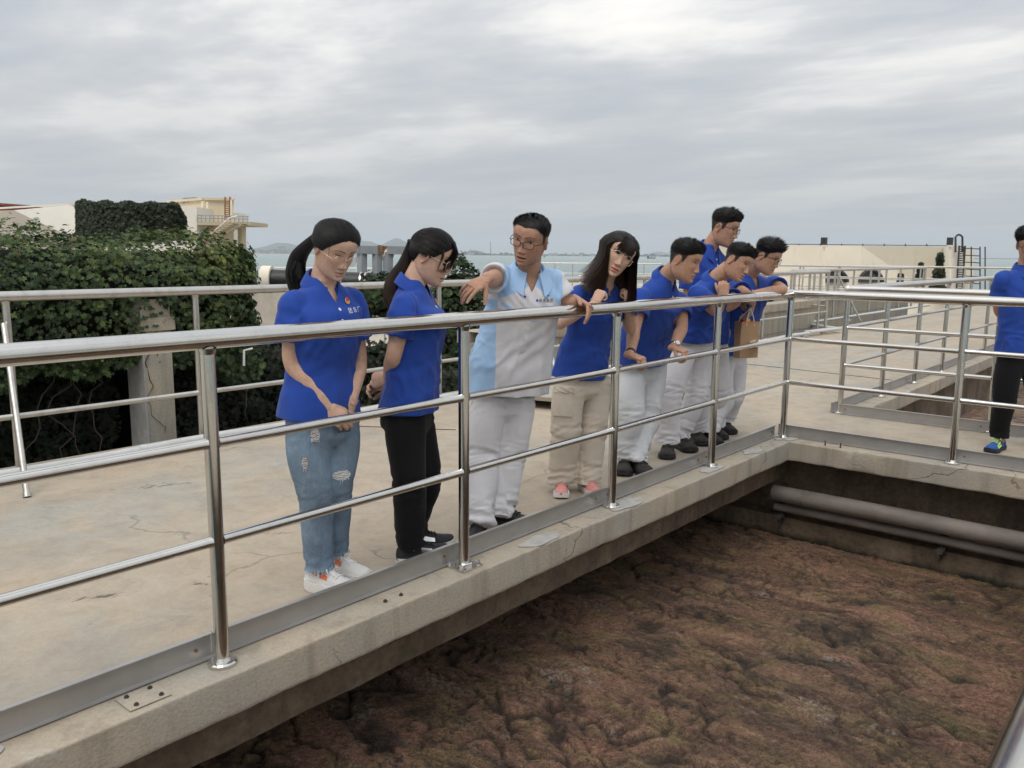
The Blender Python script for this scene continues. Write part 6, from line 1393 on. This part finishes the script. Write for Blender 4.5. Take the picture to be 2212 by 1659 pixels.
    if c.get('front', True):
        b = MB(); n_ = 10
        pm = bpy.data.meshes.new('placket'); L_ = c.get('plen', .085)*kb; w_ = .016*kb
        vs_ = [(x, -L_*i/n_, z) for i in range(n_+1) for x, z in ((-w_, 0), (-w_*.9, .0016), (w_*.9, .0016), (w_, 0))]; pm.from_pydata(vs_, [], [(4*i+a, 4*i+a+1, 4*i+a+5, 4*i+a+4) for i in range(n_) for a in range(3)])
        
        stick(pm, bvh, org, ex, ey, ez, .0012, 'placket', c.get('placket_mat', c['shirt']), sh)
        for k, (bx_, by_) in enumerate(c.get('buttons', ((0, -.020), (0, -.062)))): stick(disc_mesh(.0058*kb), bvh, org+ex*bx_*kb+ey*by_*kb, ex, ey, ez, .004, 'button', c.get('btn', M_BTN), sh)
        if c.get('badge'):
            q = org+ex*c['badge'][0]*kb+ey*c['badge'][1]*kb; bd = stick(disc_mesh(.0125*kb, 24), bvh, q, ex, ey, ez, .004, 'badge', M_GOLDE, sh); stick(disc_mesh(.0095*kb, 24, .0012), bvh, q+ey*.003*kb, ex, ey, ez, .0062, 'badge_flag', M_RED, bd); bx = MB(); bx.box((-.007*kb, -.002*kb, 0), (.007*kb, .002*kb, .001)); stick(bx.mesh('s'), bvh, q-ey*.004*kb, ex, ey, ez, .0072, 'badge_bar', M_GOLDE, bd)
        if c.get('text'):
            for (s_, sz, x, y, mt) in c['text']: stick(text_mesh(s_, sz*kb), bvh, org+ex*x*kb+ey*y*kb, ex, ey, ez, .0022, 'lettering', mt, sh)
    # --- hair, glasses, shoes
    hair_build(c, HM, o, c.get('hairm', M_HAIR))
    if c.get('glasses'): glasses(o, HM, c['glasses'])
    for i, (h_, t_, lift) in enumerate(c['shoes']): shoe(o, hz(*h_), hz(*t_), c['shoe'], lift)
    for ch in o.children: ch.matrix_parent_inverse = Matrix.Translation(-base)
    for ch in o.children:
        pass
    c['_o'], c['_J'], c['_HM'], c['_base'], c['_bvh'], c['_sh'], c['_fr'] = o, J, HM, base, bvh, sh, fr
    return c
def add_part(c, b, name, mt, parent=None, smooth=40):
    q = b.build(name, mt, parent or c['_o'], smooth)
    if parent is None: q.matrix_parent_inverse = Matrix.Translation(-c['_base'])
    return q
# ---- the cast
TXT = [('团 岛 厂', .022, .080, -.030, M_WHITE)]
SH_WHITE = dict(upper=mat('white_sneaker_mesh', (.74, .73, .71), .75, bump=(300, .4, .002)), sole=M_RUBW, lace=M_LACEW, chunk=1.45, wave=.010, wid=1.06, panels=((.05, .26, .15, 1.0, M_RUBW, .003), (.55, .85, .1, .55, M_RUBW, .0025), (.36, .49, .42, .72, mat('orange_shoe_label', (.75, .16, .06), .5), .0035)))
SH_BLACK = dict(upper=mat('black_sneaker_mesh', (.016, .017, .022), .7, bump=(300, .4, .002)), sole=M_RUBW, lace=M_LACEK, chunk=1.15, panels=((.02, .22, .1, .7, M_RUBK, .002), (.42, .62, .25, .6, M_SILV, .001)))
SH_DARK = dict(upper=mat('black_leather_shoe', (.014, .014, .015), .5, bump=(120, .3, .002)), sole=M_RUBK, lace=M_LACEK, chunk=.8, len=.285, panels=((.30, .50, .2, .9, mat('gold_stitch', (.20, .17, .09), .5), .0006),))
SH_WORK = dict(upper=mat('dusty_work_boot', (.035, .030, .027), .8, mott=(18, .5), bump=(60, .5, .003)), sole=M_RUBK, lace=M_LACEK, chunk=1.05, len=.29, wid=1.12, panels=((.80, .97, .05, 1.2, mat('toe_cap_rubber', (.02, .019, .018), .55), .003), (.05, .30, .1, .9, M_RUBK, .0025)))
SH_PINK = dict(upper=mat('pink_sneaker_mesh', (.78, .32, .30), .75, bump=(300, .4, .002)), sole=M_RUBW, lace=mat('pink_lace', (.72, .36, .33), .8), chunk=1.2, len=.25, panels=((.84, .97, .1, 1.3, mat('coral_toe', (.62, .20, .16), .6), .002), (.05, .25, .2, .8, mat('coral_toe', (.62, .20, .16), .6), .002)))
SH_MULTI = dict(upper=mat('blue_trainer', (.02, .10, .36), .7, bump=(300, .4, .002)), sole=M_RUBK, lace=mat('neon_lace', (.60, .80, .05), .6), chunk=.9, tongue=mat('blue_trainer', (.02, .10, .36)), panels=((.02, .28, .2, 1.1, M_RUBK, .002), (.45, .75, .2, .8, mat('neon_lace', (.60, .80, .05), .6), .0015)))
ROUND = dict(rx=.0245, rz=.0225, cx=.0325, r=.0011, mat='gold'); RECT = dict(rx=.0262, rz=.0150, cx=.0325, r=.0019, ex=3.6, mat='black'); OVALB = dict(rx=.0262, rz=.0195, cx=.033, r=.0019, ex=2.8, mat='black')
def jeans_col(P, J):
    h = P[:, 2]; f = fbm(P*np.array([6, 6, 3]), 4); C = np.array([.175, .245, .33])[None]*(1+.35*f)[:, None]
    for s_ in 'rl':
        K_ = np.array(J[s_+'kne']); Hp = np.array(J[s_+'hip']); mid = Hp*.45+K_*.55; q = np.exp(-(np.linalg.norm((P-mid)*np.array([1, 1, .38]), axis=1)/.10)**2)*.5; C = C*(1-q[:, None])+np.array([.33, .43, .53])*q[:, None]
    q = np.clip(1-np.abs(P[:, 2]-np.minimum(J['rank'].z, J['lank'].z)+.03)/.03, 0, 1)*.0
    return C
CAST = []
def add(**c): c['seed'] = len(CAST)+1; CAST.append(person(c)); return CAST[-1]
fR = lambda a, b_, c_: (_rt*a+_fw*b_+_up*c_)          # screen-like directions: right, away, up

# 1 woman in ripped jeans
p1 = add(label='woman in blue polo and ripped pale jeans, head bowed, hands clasped', fem=True, tone='light', D=3.50, hair='pony', part=-.006, tie=(0, -.116, .028),
    J=dict(head=(722, 540, -.03), neck=(697, 607, .02), rsho=(633, 652, -.10), lsho=(758, 643, .12), relb=(630, 783, -.10), lelb=(776, 785, .13), rwri=(709, 881, -.10), lwri=(757, 872, .0), hem=(690, 893, .02), waist=(695, 790, .03), rhip=(655, 905, -.07), lhip=(738, 900, .10), rkne=(678, 1062, -.06), lkne=(727, 1050, .06), rank=(678, 1205, -.05), lank=(716, 1178, .04)),
    hk=.92, hpsi=46, hpitch=30, roll=2, eye=.0016, lipa=.55, lipc=(.42, .16, .14), tail=[(0, 0, 0), at(652, 545, 3.66), at(640, 575, 3.68), at(640, 610, 3.66), at(648, 640, 3.62)], tailr=.040, wisps=9, glasses=dict(ROUND, z=-.002, mat='gold'),
    rhand=(fR(.75, -.15, -.62), fR(-.2, .9, -.3), 'clasp'), lhand=(fR(-.45, -.35, -.85), fR(-.5, .8, -.1), 'clasp'),
    trousers=M_DENIM, tcol=jeans_col, leg=(.092, .069, .055, .058), cuff=.118, cuffs=dict(r=.105, l=.12), df=(.132, .108, .125), shirt=M_POLO, badge=(.055, .008), text=TXT, shoe=SH_WHITE, shoes=[((664, 1268), (757, 1290), 0), ((700, 1236), (772, 1256), 0)], crease=.007, vang=26, vneck=.085)
# 2 woman in black trousers, profile
p2 = add(label='woman in blue polo and black trousers with hands behind her back', fem=True, tone='light', D=3.80, hair='pony', tie=(0, -.116, .022), hairm=M_HAIRB,
    J=dict(head=(932, 556, .0), neck=(892, 613, .0), rsho=(876, 656, -.15), lsho=(916, 648, .16), relb=(850, 770, -.17), lelb=(890, 765, .24), rwri=(838, 815, .02), lwri=(846, 825, .13), hem=(884, 884, .0), waist=(893, 780, .0), chest=(899, 690, .0), rhip=(872, 890, -.09), lhip=(890, 886, .10), rkne=(884, 1035, -.08), lkne=(914, 1030, .10), rank=(876, 1178, -.07), lank=(896, 1142, .10)),
    hk=.95, hpsi=80, hpitch=26, roll=0, eye=.002, mouth_open=.6, tail=[(0, 0, 0), at(872, 575, 3.84), at(855, 605, 3.86), at(846, 640, 3.86), at(850, 672, 3.84)], tailr=.040, fringe=(300, (-.056, .056), -.012), wisps=30, glasses=dict(ROUND, z=.004),
    rhand=(fR(-.85, .4, -.25), fR(.3, .8, -.3), 'fist'), lhand=(fR(-.8, -.1, -.1), fR(.3, -.8, -.3), 'clasp'),
    trousers=M_BLACKT, leg=(.096, .077, .060, .050), calf=1.05, cuff=.085, shirt=M_POLO, shoe=SH_BLACK, shoes=[((858, 1222), (948, 1203), 0), ((864, 1190), (970, 1180), 0)], crease=.007, badge=(.06, .0), w=(.165, .15, .155))
# 3 pointing man in the pale work shirt
p3 = add(label='man in pale grey and light blue work shirt, pointing, hand on the rail', tone='tan', D=4.42, hair='short', fade=1, top=.006, spike=.006, hlup=.009, beard=1,
    J=dict(head=(1146, 519, -.06), neck=(1142, 586, .03), rsho=(1078, 596, .0), lsho=(1192, 603, .09), relb=(1060, 604, -.24), lelb=(1222, 655, .10), rwri=(1050, 604, -.43), lwri=(1248, 648, .07), hem=(1096, 846, .08), waist=(1108, 760, .09), chest=(1128, 665, .06), rhip=(1056, 862, .06), lhip=(1124, 858, .13), rkne=(1040, 985, .02), lkne=(1098, 980, .12), rank=(1036, 1118, .0), lank=(1084, 1092, .16)),
    hpsi=-27, hpitch=15, roll=15, eye=.0050, gaze=-.3, mouth_open=.9, lipc=(.40, .15, .12), glasses=dict(RECT, z=.006, drop=.01), jaw=.94,
    rhand=(fR(-.72, -.50, -.48), fR(-.30, .35, -.88), 'point'), lhand=(fR(.55, -.45, -.30), fR(-.35, -.2, -.9), 'drape'),
    trousers=M_WORKT, leg=(.104, .092, .086, .090), cuff=.05, cuffs=dict(r=.045, l=.05), shirt=M_GUIDE, scol=1, collar_mat=M_GUIDEB, placket_mat=M_GUIDEG, sleeve=.66, rsleeve=.62, lsleeve=.72, slr=(.062, .068, .071), handk=1.0, w=(.205, .195, .19), df=(.130, .13, .13), db=(.12, .115, .115), shirt_folds=1.4, collar=.058, cr=1.10, cout=1.7, clift=.018, copen=.42, vneck=.10, hk=1.05, vang=28, btn=mat('blue_snap', (.03, .03, .35), .4), buttons=((-.035, -.020), (.030, -.035)), plen=.30,
    text=[('水务集团', .021, .080, -.036, M_NAVY)], shoe=SH_DARK, shoes=[((1036, 1140), (1027, 1166), 0), ((1056, 1124), (1150, 1142), 0)], crease=.013, drape=1.5)
# 4 long-haired woman
p4 = add(label='long-haired woman with round glasses, blue polo, stone cargo trousers and pink shoes', fem=True, tone='light', D=5.0, hair='long', length=.30, hairm=M_HAIRB, part=.004, fringe=(230, (-.058, .058), .040), sway=tuple(fR(-.03, 0, 0)),
    J=dict(head=(1333, 550, -.05), neck=(1306, 612, .03), rsho=(1254, 632, -.05), lsho=(1345, 640, .16), relb=(1206, 700, -.12), lelb=(1362, 712, .16), rwri=(1284, 657, -.24), lwri=(1358, 658, .0), hem=(1250, 814, .10), waist=(1268, 730, .10), rhip=(1228, 822, .06), lhip=(1292, 818, .20), rkne=(1222, 938, .02), lkne=(1277, 934, .13), rank=(1212, 1045, .0), lank=(1273, 1034, .10)),
    hpsi=8, hpitch=14, roll=27, eye=.0052, gaze=-.5, lipc=(.50, .07, .06), lipa=.85, glasses=dict(ROUND, rx=.027, rz=.026, z=.004), hk=1.07,
    rhand=(fR(.45, .2, .85), fR(.65, .6, -.1), 'fist'), lhand=(fR(-.1, -.2, .95), fR(-.6, .7, .0), 'fist'),
    trousers=M_KHAKI, leg=(.100, .086, .080, .084), cuff=.06, shirt=M_POLO, badge=(.045, -.035), text=TXT, shoe=SH_PINK, shoes=[((1214, 1055), (1211, 1092), 0), ((1256, 1052), (1290, 1076), 0)], crease=.012, drape=1.3)
# 5 man leaning with both hands on the middle rail
p5 = add(label='stocky man leaning forward, both hands gripping the middle rail', tone='mid', D=5.55, hk=1.05, hair='short', fade=1, top=.015, spike=.014, wide=1.05, jaw=1.07,
    J=dict(head=(1478, 564, -.12), neck=(1438, 598, -.02), rsho=(1384, 640, -.12), lsho=(1468, 648, .18), relb=(1370, 712, -.24), lelb=(1473, 708, .02), rwri=('W', -.088, -2.245, .878), lwri=('W', -.086, -1.715, .878), hem=(1388, 778, .26), waist=(1398, 718, .20), chest=(1422, 655, .06), rhip=(1362, 796, .24), lhip=(1414, 788, .38), rkne=(1362, 905, .06), lkne=(1400, 890, .25), rank=(1352, 1000, .0), lank=(1376, 990, .16)),
    hpsi=56, hpitch=20, roll=4, eye=.0022, brow=.0042,
    rhand=(fR(.74, -.63, -.12), fR(0, 0, -1), dict(POSE['grip'], curl=((62, 58, 42), (64, 60, 44), (66, 60, 44), (66, 58, 42)), thumb=(30, 50, 30, 25), bend=4)), lhand=(fR(.74, -.63, -.12), fR(0, 0, -1), dict(POSE['grip'], curl=((62, 58, 42), (64, 60, 44), (66, 60, 44), (66, 58, 42)), thumb=(30, 50, 30, 25), bend=4)),
    trousers=M_WORKT2, leg=(.102, .084, .072, .074), cuff=.08, shirt=M_POLO, w=(.200, .20, .20), df=(.135, .14, .14), badge=(.075, -.05), text=TXT, shoe=SH_WORK, shoes=[((1350, 1008), (1344, 1046), 0), ((1366, 1010), (1402, 1032), 0)], crease=.013, drape=1.4, copen=.35)
# 6 man with his hand on his chin
p6 = add(label='smiling man leaning on the rail with his hand to his chin', tone='mid', D=6.02, hair='short', fade=1, top=.016, spike=.015,
    J=dict(head=(1592, 567, -.10), neck=(1543, 604, .0), rsho=(1502, 632, -.10), lsho=(1572, 640, .20), relb=(1546, 672, -.10), lelb=(1590, 650, .05), rwri=(1564, 642, -.17), lwri=(1570, 668, .05), hem=(1500, 730, .22), waist=(1512, 690, .18), chest=(1530, 650, .08), rhip=(1478, 740, .20), lhip=(1526, 735, .36), rkne=(1447, 868, .08), lkne=(1500, 862, .28), rank=(1438, 972, .0), lank=(1480, 945, .18)),
    hpsi=44, hpitch=24, roll=18, eye=.002, smile=1., lipc=(.42, .16, .14),
    rhand=(fR(-.1, .1, .95), fR(.5, .8, .0), 'chin'), lhand=None,
    trousers=M_WORKT, leg=(.098, .084, .076, .078), cuff=.085, shirt=M_POLO, shoe=SH_WORK, shoes=[((1442, 975), (1438, 1012), 0), ((1456, 962), (1517, 988), 0)], crease=.013, drape=1.4)
# 7 tall man standing behind
p7 = add(label='tall man with black glasses standing upright behind the others', tone='mid', D=6.45, hk=1.06, hair='short', fade=1, top=.024, spike=.014, glasses=OVALB,
    J=dict(head=(1564, 494, -.06), neck=(1533, 533, .0), rsho=(1494, 568, -.10), lsho=(1568, 568, .18), relb=(1486, 660, -.10), lelb=(1572, 660, .20), rwri=(1496, 725, -.12), lwri=(1570, 725, .12), hem=(1528, 742, .06), rhip=(1508, 748, .0), lhip=(1548, 746, .12), rkne=(1508, 848, -.02), lkne=(1548, 840, .12), rank=(1508, 935, .0), lank=(1545, 925, .12)),
    hpsi=54, hpitch=18, roll=4, eye=.0022, rhand=None, lhand=None, nose=1.15,
    trousers=M_WORKT, leg=(.10, .088, .08, .08), cuff=.08, shirt=M_POLO, shoe=SH_WORK, shoes=[((1498, 948), (1524, 968), 0), ((1536, 936), (1562, 952), 0)], crease=.012)
# 8 man resting his forearms on the rail, bag in hand
p8 = add(label='man with black glasses resting his folded forearms on the rail corner', tone='mid', D=6.52, hair='short', fade=1, top=.026, spike=.024, strands=3200, wide=1.06, jaw=1.08, glasses=OVALB,
    J=dict(head=(1656, 556, -.14), neck=(1618, 592, .0), rsho=(1588, 622, -.10), lsho=(1668, 612, .16), relb=(1612, 636, -.36), lelb=(1690, 626, -.02), rwri=(1626, 655, -.16), lwri=(1622, 636, -.16), hem=(1568, 756, .26), waist=(1584, 700, .24), chest=(1606, 645, .10), rhip=(1556, 770, .26), lhip=(1592, 764, .38), rkne=(1560, 862, .16), lkne=(1584, 860, .34), rank=(1550, 935, .10), lank=(1566, 915, .34)),
    hpsi=50, hpitch=24, roll=4, eye=.0022, mouth_open=.3,
    rhand=(fR(-.1, .1, -.95), fR(-.8, .4, .0), 'dangle'), lhand=(fR(-.55, .3, -.75), fR(.1, .4, -.8), 'dangle'),
    trousers=M_WORKT, leg=(.098, .084, .076, .074), cuff=.085, shirt=M_POLO, w=(.195, .20, .195), df=(.135, .14, .135), badge=(.045, -.03), text=TXT, shoe=SH_WORK, shoes=[((1524, 948), (1572, 978), 0), ((1552, 925), (1592, 945), 0)], crease=.013, drape=1.4)
# 9 man at the right edge
p9 = add(label='man in blue polo, black trousers and multicoloured trainers at the right edge', tone='mid', D=6.25, hair='short', fade=0, top=.026, spike=.018, glasses=OVALB,
    J=dict(head=(2226, 530, -.02), neck=(2216, 578, .02), rsho=(2168, 600, .0), lsho=(2264, 604, .06), relb=(2158, 668, .10), lelb=(2278, 672, .14), rwri=(2200, 720, .16), lwri=(2240, 720, .18), hem=(2206, 762, .04), rhip=(2180, 775, .03), lhip=(2236, 775, .07), rkne=(2168, 868, .02), lkne=(2240, 868, .06), rank=(2158, 955, .02), lank=(2244, 950, .06)),
    hpsi=-24, hpitch=20, roll=-4, eye=.002, rhand=None, lhand=None,
    trousers=M_BLACKT, leg=(.094, .076, .062, .052), cuff=.10, shirt=M_POLO, shoe=SH_MULTI, shoes=[((2165, 968), (2128, 982), 0), ((2252, 962), (2222, 978), 0)], crease=.008)

# ================================================================== things worn, held and carried
def wristband(c, wri, elb, r, mt, name, off=.02, wd=.012, face=None):
    W0, E0 = c['_J'][wri], c['_J'][elb]; d = (E0-W0).normalized(); p = W0+d*off; b = MB(); b.tube([p-d*wd, p-d*wd*.8, p+d*wd*.8, p+d*wd], [r*.96, r, r, r*.96], 20); q = add_part(c, b, name, mt)
    if face:
        n = (V(face)-d*V(face).dot(d)).normalized(); f = MB(); f.disc(p+n*r*.9, .017, .008, 20, axis=n, bev=.002); add_part(c, f, 'watch_face', M_SILV, q)
    return q
wristband(p5, 'rwri', 'relb', .0325, M_BLKF, 'fitness_band', .028, .010, None)
wristband(p5, 'lwri', 'lelb', .0325, M_SILV, 'wristwatch', .030, .009, fR(.3, -.8, .4))
wristband(p2, 'rwri', 'relb', .0262, mat('red_gold_cord', (.35, .10, .06), .4, .3), 'bracelet', .025, .0025, None)
# ripped jeans
def rip(c, px, py, w_, h_, n):
    o, d = CAM, ray(px, py).normalized(); h = c['_tbvh'].ray_cast(o, d)
    if not h[0]: return
    p, nn = h[0], h[1]; nn = nn if nn.dot(d) < 0 else -nn; e1 = _up.cross(nn).normalized(); e2 = nn.cross(e1); k = (p-CAM).dot(FC)/FPX; w_ *= k; h_ *= k
    def on(u, v_, lift): hh = c['_tbvh'].ray_cast(p+e1*u+e2*v_+nn*.06, -nn); return (hh[0] if hh[0] else p+e1*u+e2*v_)+nn*lift
    b = MB(); ring = [on(math.cos(a)*w_*(.9+.2*mnoise.noise(V((math.cos(a)*3, math.sin(a)*3, px)))), math.sin(a)*h_*(.9+.3*mnoise.noise(V((math.cos(a)*4, math.sin(a)*4, py)))), .0016) for a in np.linspace(0, 6.283, 24, endpoint=False)]; b.add([on(0, 0, .0016)]+ring, [(0, 1+i, 1+(i+1) % 24) for i in range(24)]); r_ = b.build('rip', mat('rip_lining', (.22, .15, .12), .9), c['_tro'])
    b = MB()
    for i in range(n):
        v_ = h_*(-.95+1.9*(i+.5)/n); ww = w_*math.sqrt(max(.05, 1-(v_/h_)**2))*1.05; b.tube([on(u, v_+random.gauss(0, .0012)-.003*math.sin((u/ww+1)*1.5), .0035) for u in np.linspace(-ww, ww, 6)], .0014, 5)
    for i in range(n): a = random.random()*6.283; b.tube([on(math.cos(a)*w_, math.sin(a)*h_, .003), on(math.cos(a)*w_*1.1, math.sin(a)*h_*1.1-.008, .005), on(math.cos(a)*w_*1.1, math.sin(a)*h_*1.1-.02*random.random(), .005)], .0008, 4)
    b.build('threads', M_WHITE, r_)
rip(p1, 680, 939, 9, 15, 9); rip(p1, 659, 1000, 6, 14, 7); rip(p1, 738, 1026, 19, 11, 12)
# frayed hems
for s_, z in (('r', .105), ('l', .12)):
    A_ = p1['_J'][s_+'ank']; b = MB()
    for k in range(46):
        a = k/46*6.283+random.random()*.1; d = V((math.cos(a), math.sin(a), 0)); hh = p1['_tbvh'].ray_cast(V((A_.x, A_.y, z+.006))+d*.2, -d)
        if hh[0]: b.tube([hh[0]+V((0, 0, .002)), hh[0]+d*.003+V((random.gauss(0, .003), random.gauss(0, .003), -.006)), hh[0]+d*.003+V((random.gauss(0, .006), random.gauss(0, .006), -.010-.016*random.random()))], .0010, 4)
    b.build('frayed_hem', mat('pale_denim_thread', (.5, .56, .62), .9), p1['_tro'])
# cargo pocket with flap and button
def pocket(c, px, py, w_, h_):
    d = ray(px, py).normalized(); h = c['_tbvh'].ray_cast(CAM, d)
    if not h[0]: return
    p, nn = h[0], h[1]; nn = nn if nn.dot(d) < 0 else -nn; e1 = _up.cross(nn).normalized(); e2 = nn.cross(e1); k = (p-CAM).dot(FC)/FPX; w_ *= k/2; h_ *= k/2
    def on(u, v_, lift): hh = c['_tbvh'].ray_cast(p+e1*u+e2*v_+nn*.08, -nn); return (hh[0] if hh[0] else p+e1*u+e2*v_)+nn*lift
    def patch(u0, u1, v0, v1, lift, name, par):
        b = MB(); n = 8; g_ = [[on(u0+(u1-u0)*i/n, v0+(v1-v0)*j/n, lift*(1+.35*math.sin(i*1.7+j))) for j in range(n+1)] for i in range(n+1)]; V_ = [q for r in g_ for q in r]; F_ = [(i*(n+1)+j, (i+1)*(n+1)+j, (i+1)*(n+1)+j+1, i*(n+1)+j+1) for i in range(n) for j in range(n)]
        rim = [i*(n+1) for i in range(n+1)]+[n*(n+1)+j for j in range(1, n+1)]+[i*(n+1)+n for i in range(n-1, -1, -1)]+[j for j in range(n-1, 0, -1)]; o = len(V_); V_ += [V_[q]-nn*(lift+.006) for q in rim]; m_ = len(rim); F_ += [(rim[i], rim[(i+1) % m_], o+(i+1) % m_, o+i) for i in range(m_)]
        b.add(V_, F_); return b.build(name, M_KHAKI, par, 60)
    pk = patch(-w_, w_, -h_, h_*.72, .012, 'cargo_pocket', c['_tro']); patch(-w_*1.04, w_*1.04, h_*.62, h_, .016, 'pocket_flap', pk)
pocket(p4, 1216, 868, 44, 62)
# emblem on the work shirt: a ring with an m inside
fr = p3['_fr']; ex, ey, ez = -fr['rs'], fr['up'], fr['f']; kb = KB; vp = fr['neck']+ez*.075*kb-ey*.10; org = vp+ex*.080*kb-ey*.004*kb
b = MB(); b.tube([V((math.cos(a)*.015*kb*.95, math.sin(a)*.019*kb, 0)) for a in np.linspace(.4, 6.0, 28)], .0016, 5); stick(b.mesh('e'), p3['_bvh'], org, ex, ey, ez, .002, 'emblem_ring', M_SKYT, p3['_sh'])
b = MB(); b.tube([V((x*kb, y*kb, 0)) for x, y in ((-.010, -.011), (-.005, .009), (-.001, -.009), (.004, .010), (.008, -.008), (.012, -.006))], .0022, 5); stick(b.mesh('e'), p3['_bvh'], org, ex, ey, ez, .002, 'emblem_letter', M_SKYT, p3['_sh'])
# phone in the clasped hands
b = MB(); c0 = p1['_J']['rwri'].lerp(p1['_J']['lwri'], .5)+fR(.02, -.03, -.055); u = fR(.12, -.15, -1).normalized(); s_ = u.cross(fR(.3, -1, 0)).normalized(); n_ = u.cross(s_)
root = empty('phone'); b.obox(c0, u*.052, s_*.026, n_*.0045); b.build('body', M_BLKF, root, 0); b = MB(); b.obox(c0-n_*.0048, u*.048, s_*.023, n_*.0006); b.build('screen', M_DARK, root, 0); base_at(root, c0); tag(root, 'black phone held in the clasped hands of the woman in jeans', 'phone')
# paper bag on white cords
root = empty('paper_bag'); M_KRAFT = mat('kraft_paper', (.36, .225, .125), .85, mott=(14, .08), bump=(40, .3, .004)); Db = 6.26
c0 = at(1614, 694, Db); e1 = fR(.93, .36, 0).normalized(); e2 = fR(-.36, .93, 0).normalized(); hw_, hd_, hh_ = .082, .042, .275
b = MB(); R0 = []
for z, k, sq in ((-hh_, 1., 1.), (-hh_*.66, 1., .92), (-hh_*.3, 1., .97), (0, .97, 1.06)): R0.append([c0+e1*(x*hw_*k)+e2*(y*hd_*sq)+V((0, 0, z)) for x, y in ((-1, -1), (-.0, -1), (1, -1), (1, 0), (1, 1), (0, 1), (-1, 1), (-1, 0))])
R1 = [[c0+(p-c0)*1 for p in r] for r in R0]; b.loft(R0, False); n = 8; b.add(R0[0], [tuple(range(8))[::-1]]); ob = b.build('bag_body', M_KRAFT, root, 25)
b = MB(); hp_ = at(1621, 668, Db)
for y, sp_ in ((-1, .034), (1, .040)): b.tube(catmull([c0-e1*sp_+e2*hd_*y-V((0, 0, .03)), c0-e1*sp_*.9+e2*hd_*y*.9+V((0, 0, .02)), hp_-e1*.005, hp_+e1*.005, c0+e1*sp_*.9+e2*hd_*y*.9+V((0, 0, .02)), c0+e1*sp_+e2*hd_*y-V((0, 0, .03))], 5), .0028, 6)
b.build('cord_handle', M_LACEW, root)
for x, mt_, h_ in ((-.035, M_RED, .012), (-.005, M_GOLDE, .02), (.03, M_RED, .006)): b = MB(); b.obox(c0+e1*x-V((0, 0, .03-h_)), e1*.016, e2*.02, (0, 0, .03)); b.build('contents', mt_, root, 0)
for k, (z, w_, x) in enumerate(((-.150, .026, .030), (-.172, .018, .026), (-.190, .020, .028))): b = MB(); b.obox(c0+e1*x-e2*(hd_+.0012)+V((0, 0, z+.002)), e1*w_+V((0, 0, .006)), e2*.0006, V((0, 0, .0075 if k != 1 else .002))); b.build('pale_print', mat('bag_print', (.60, .50, .42), .8), root, 0)
base_at(root, c0-V((0, 0, hh_))); tag(root, 'brown kraft paper bag with white cords hanging from the hand at the rail corner', 'bag')
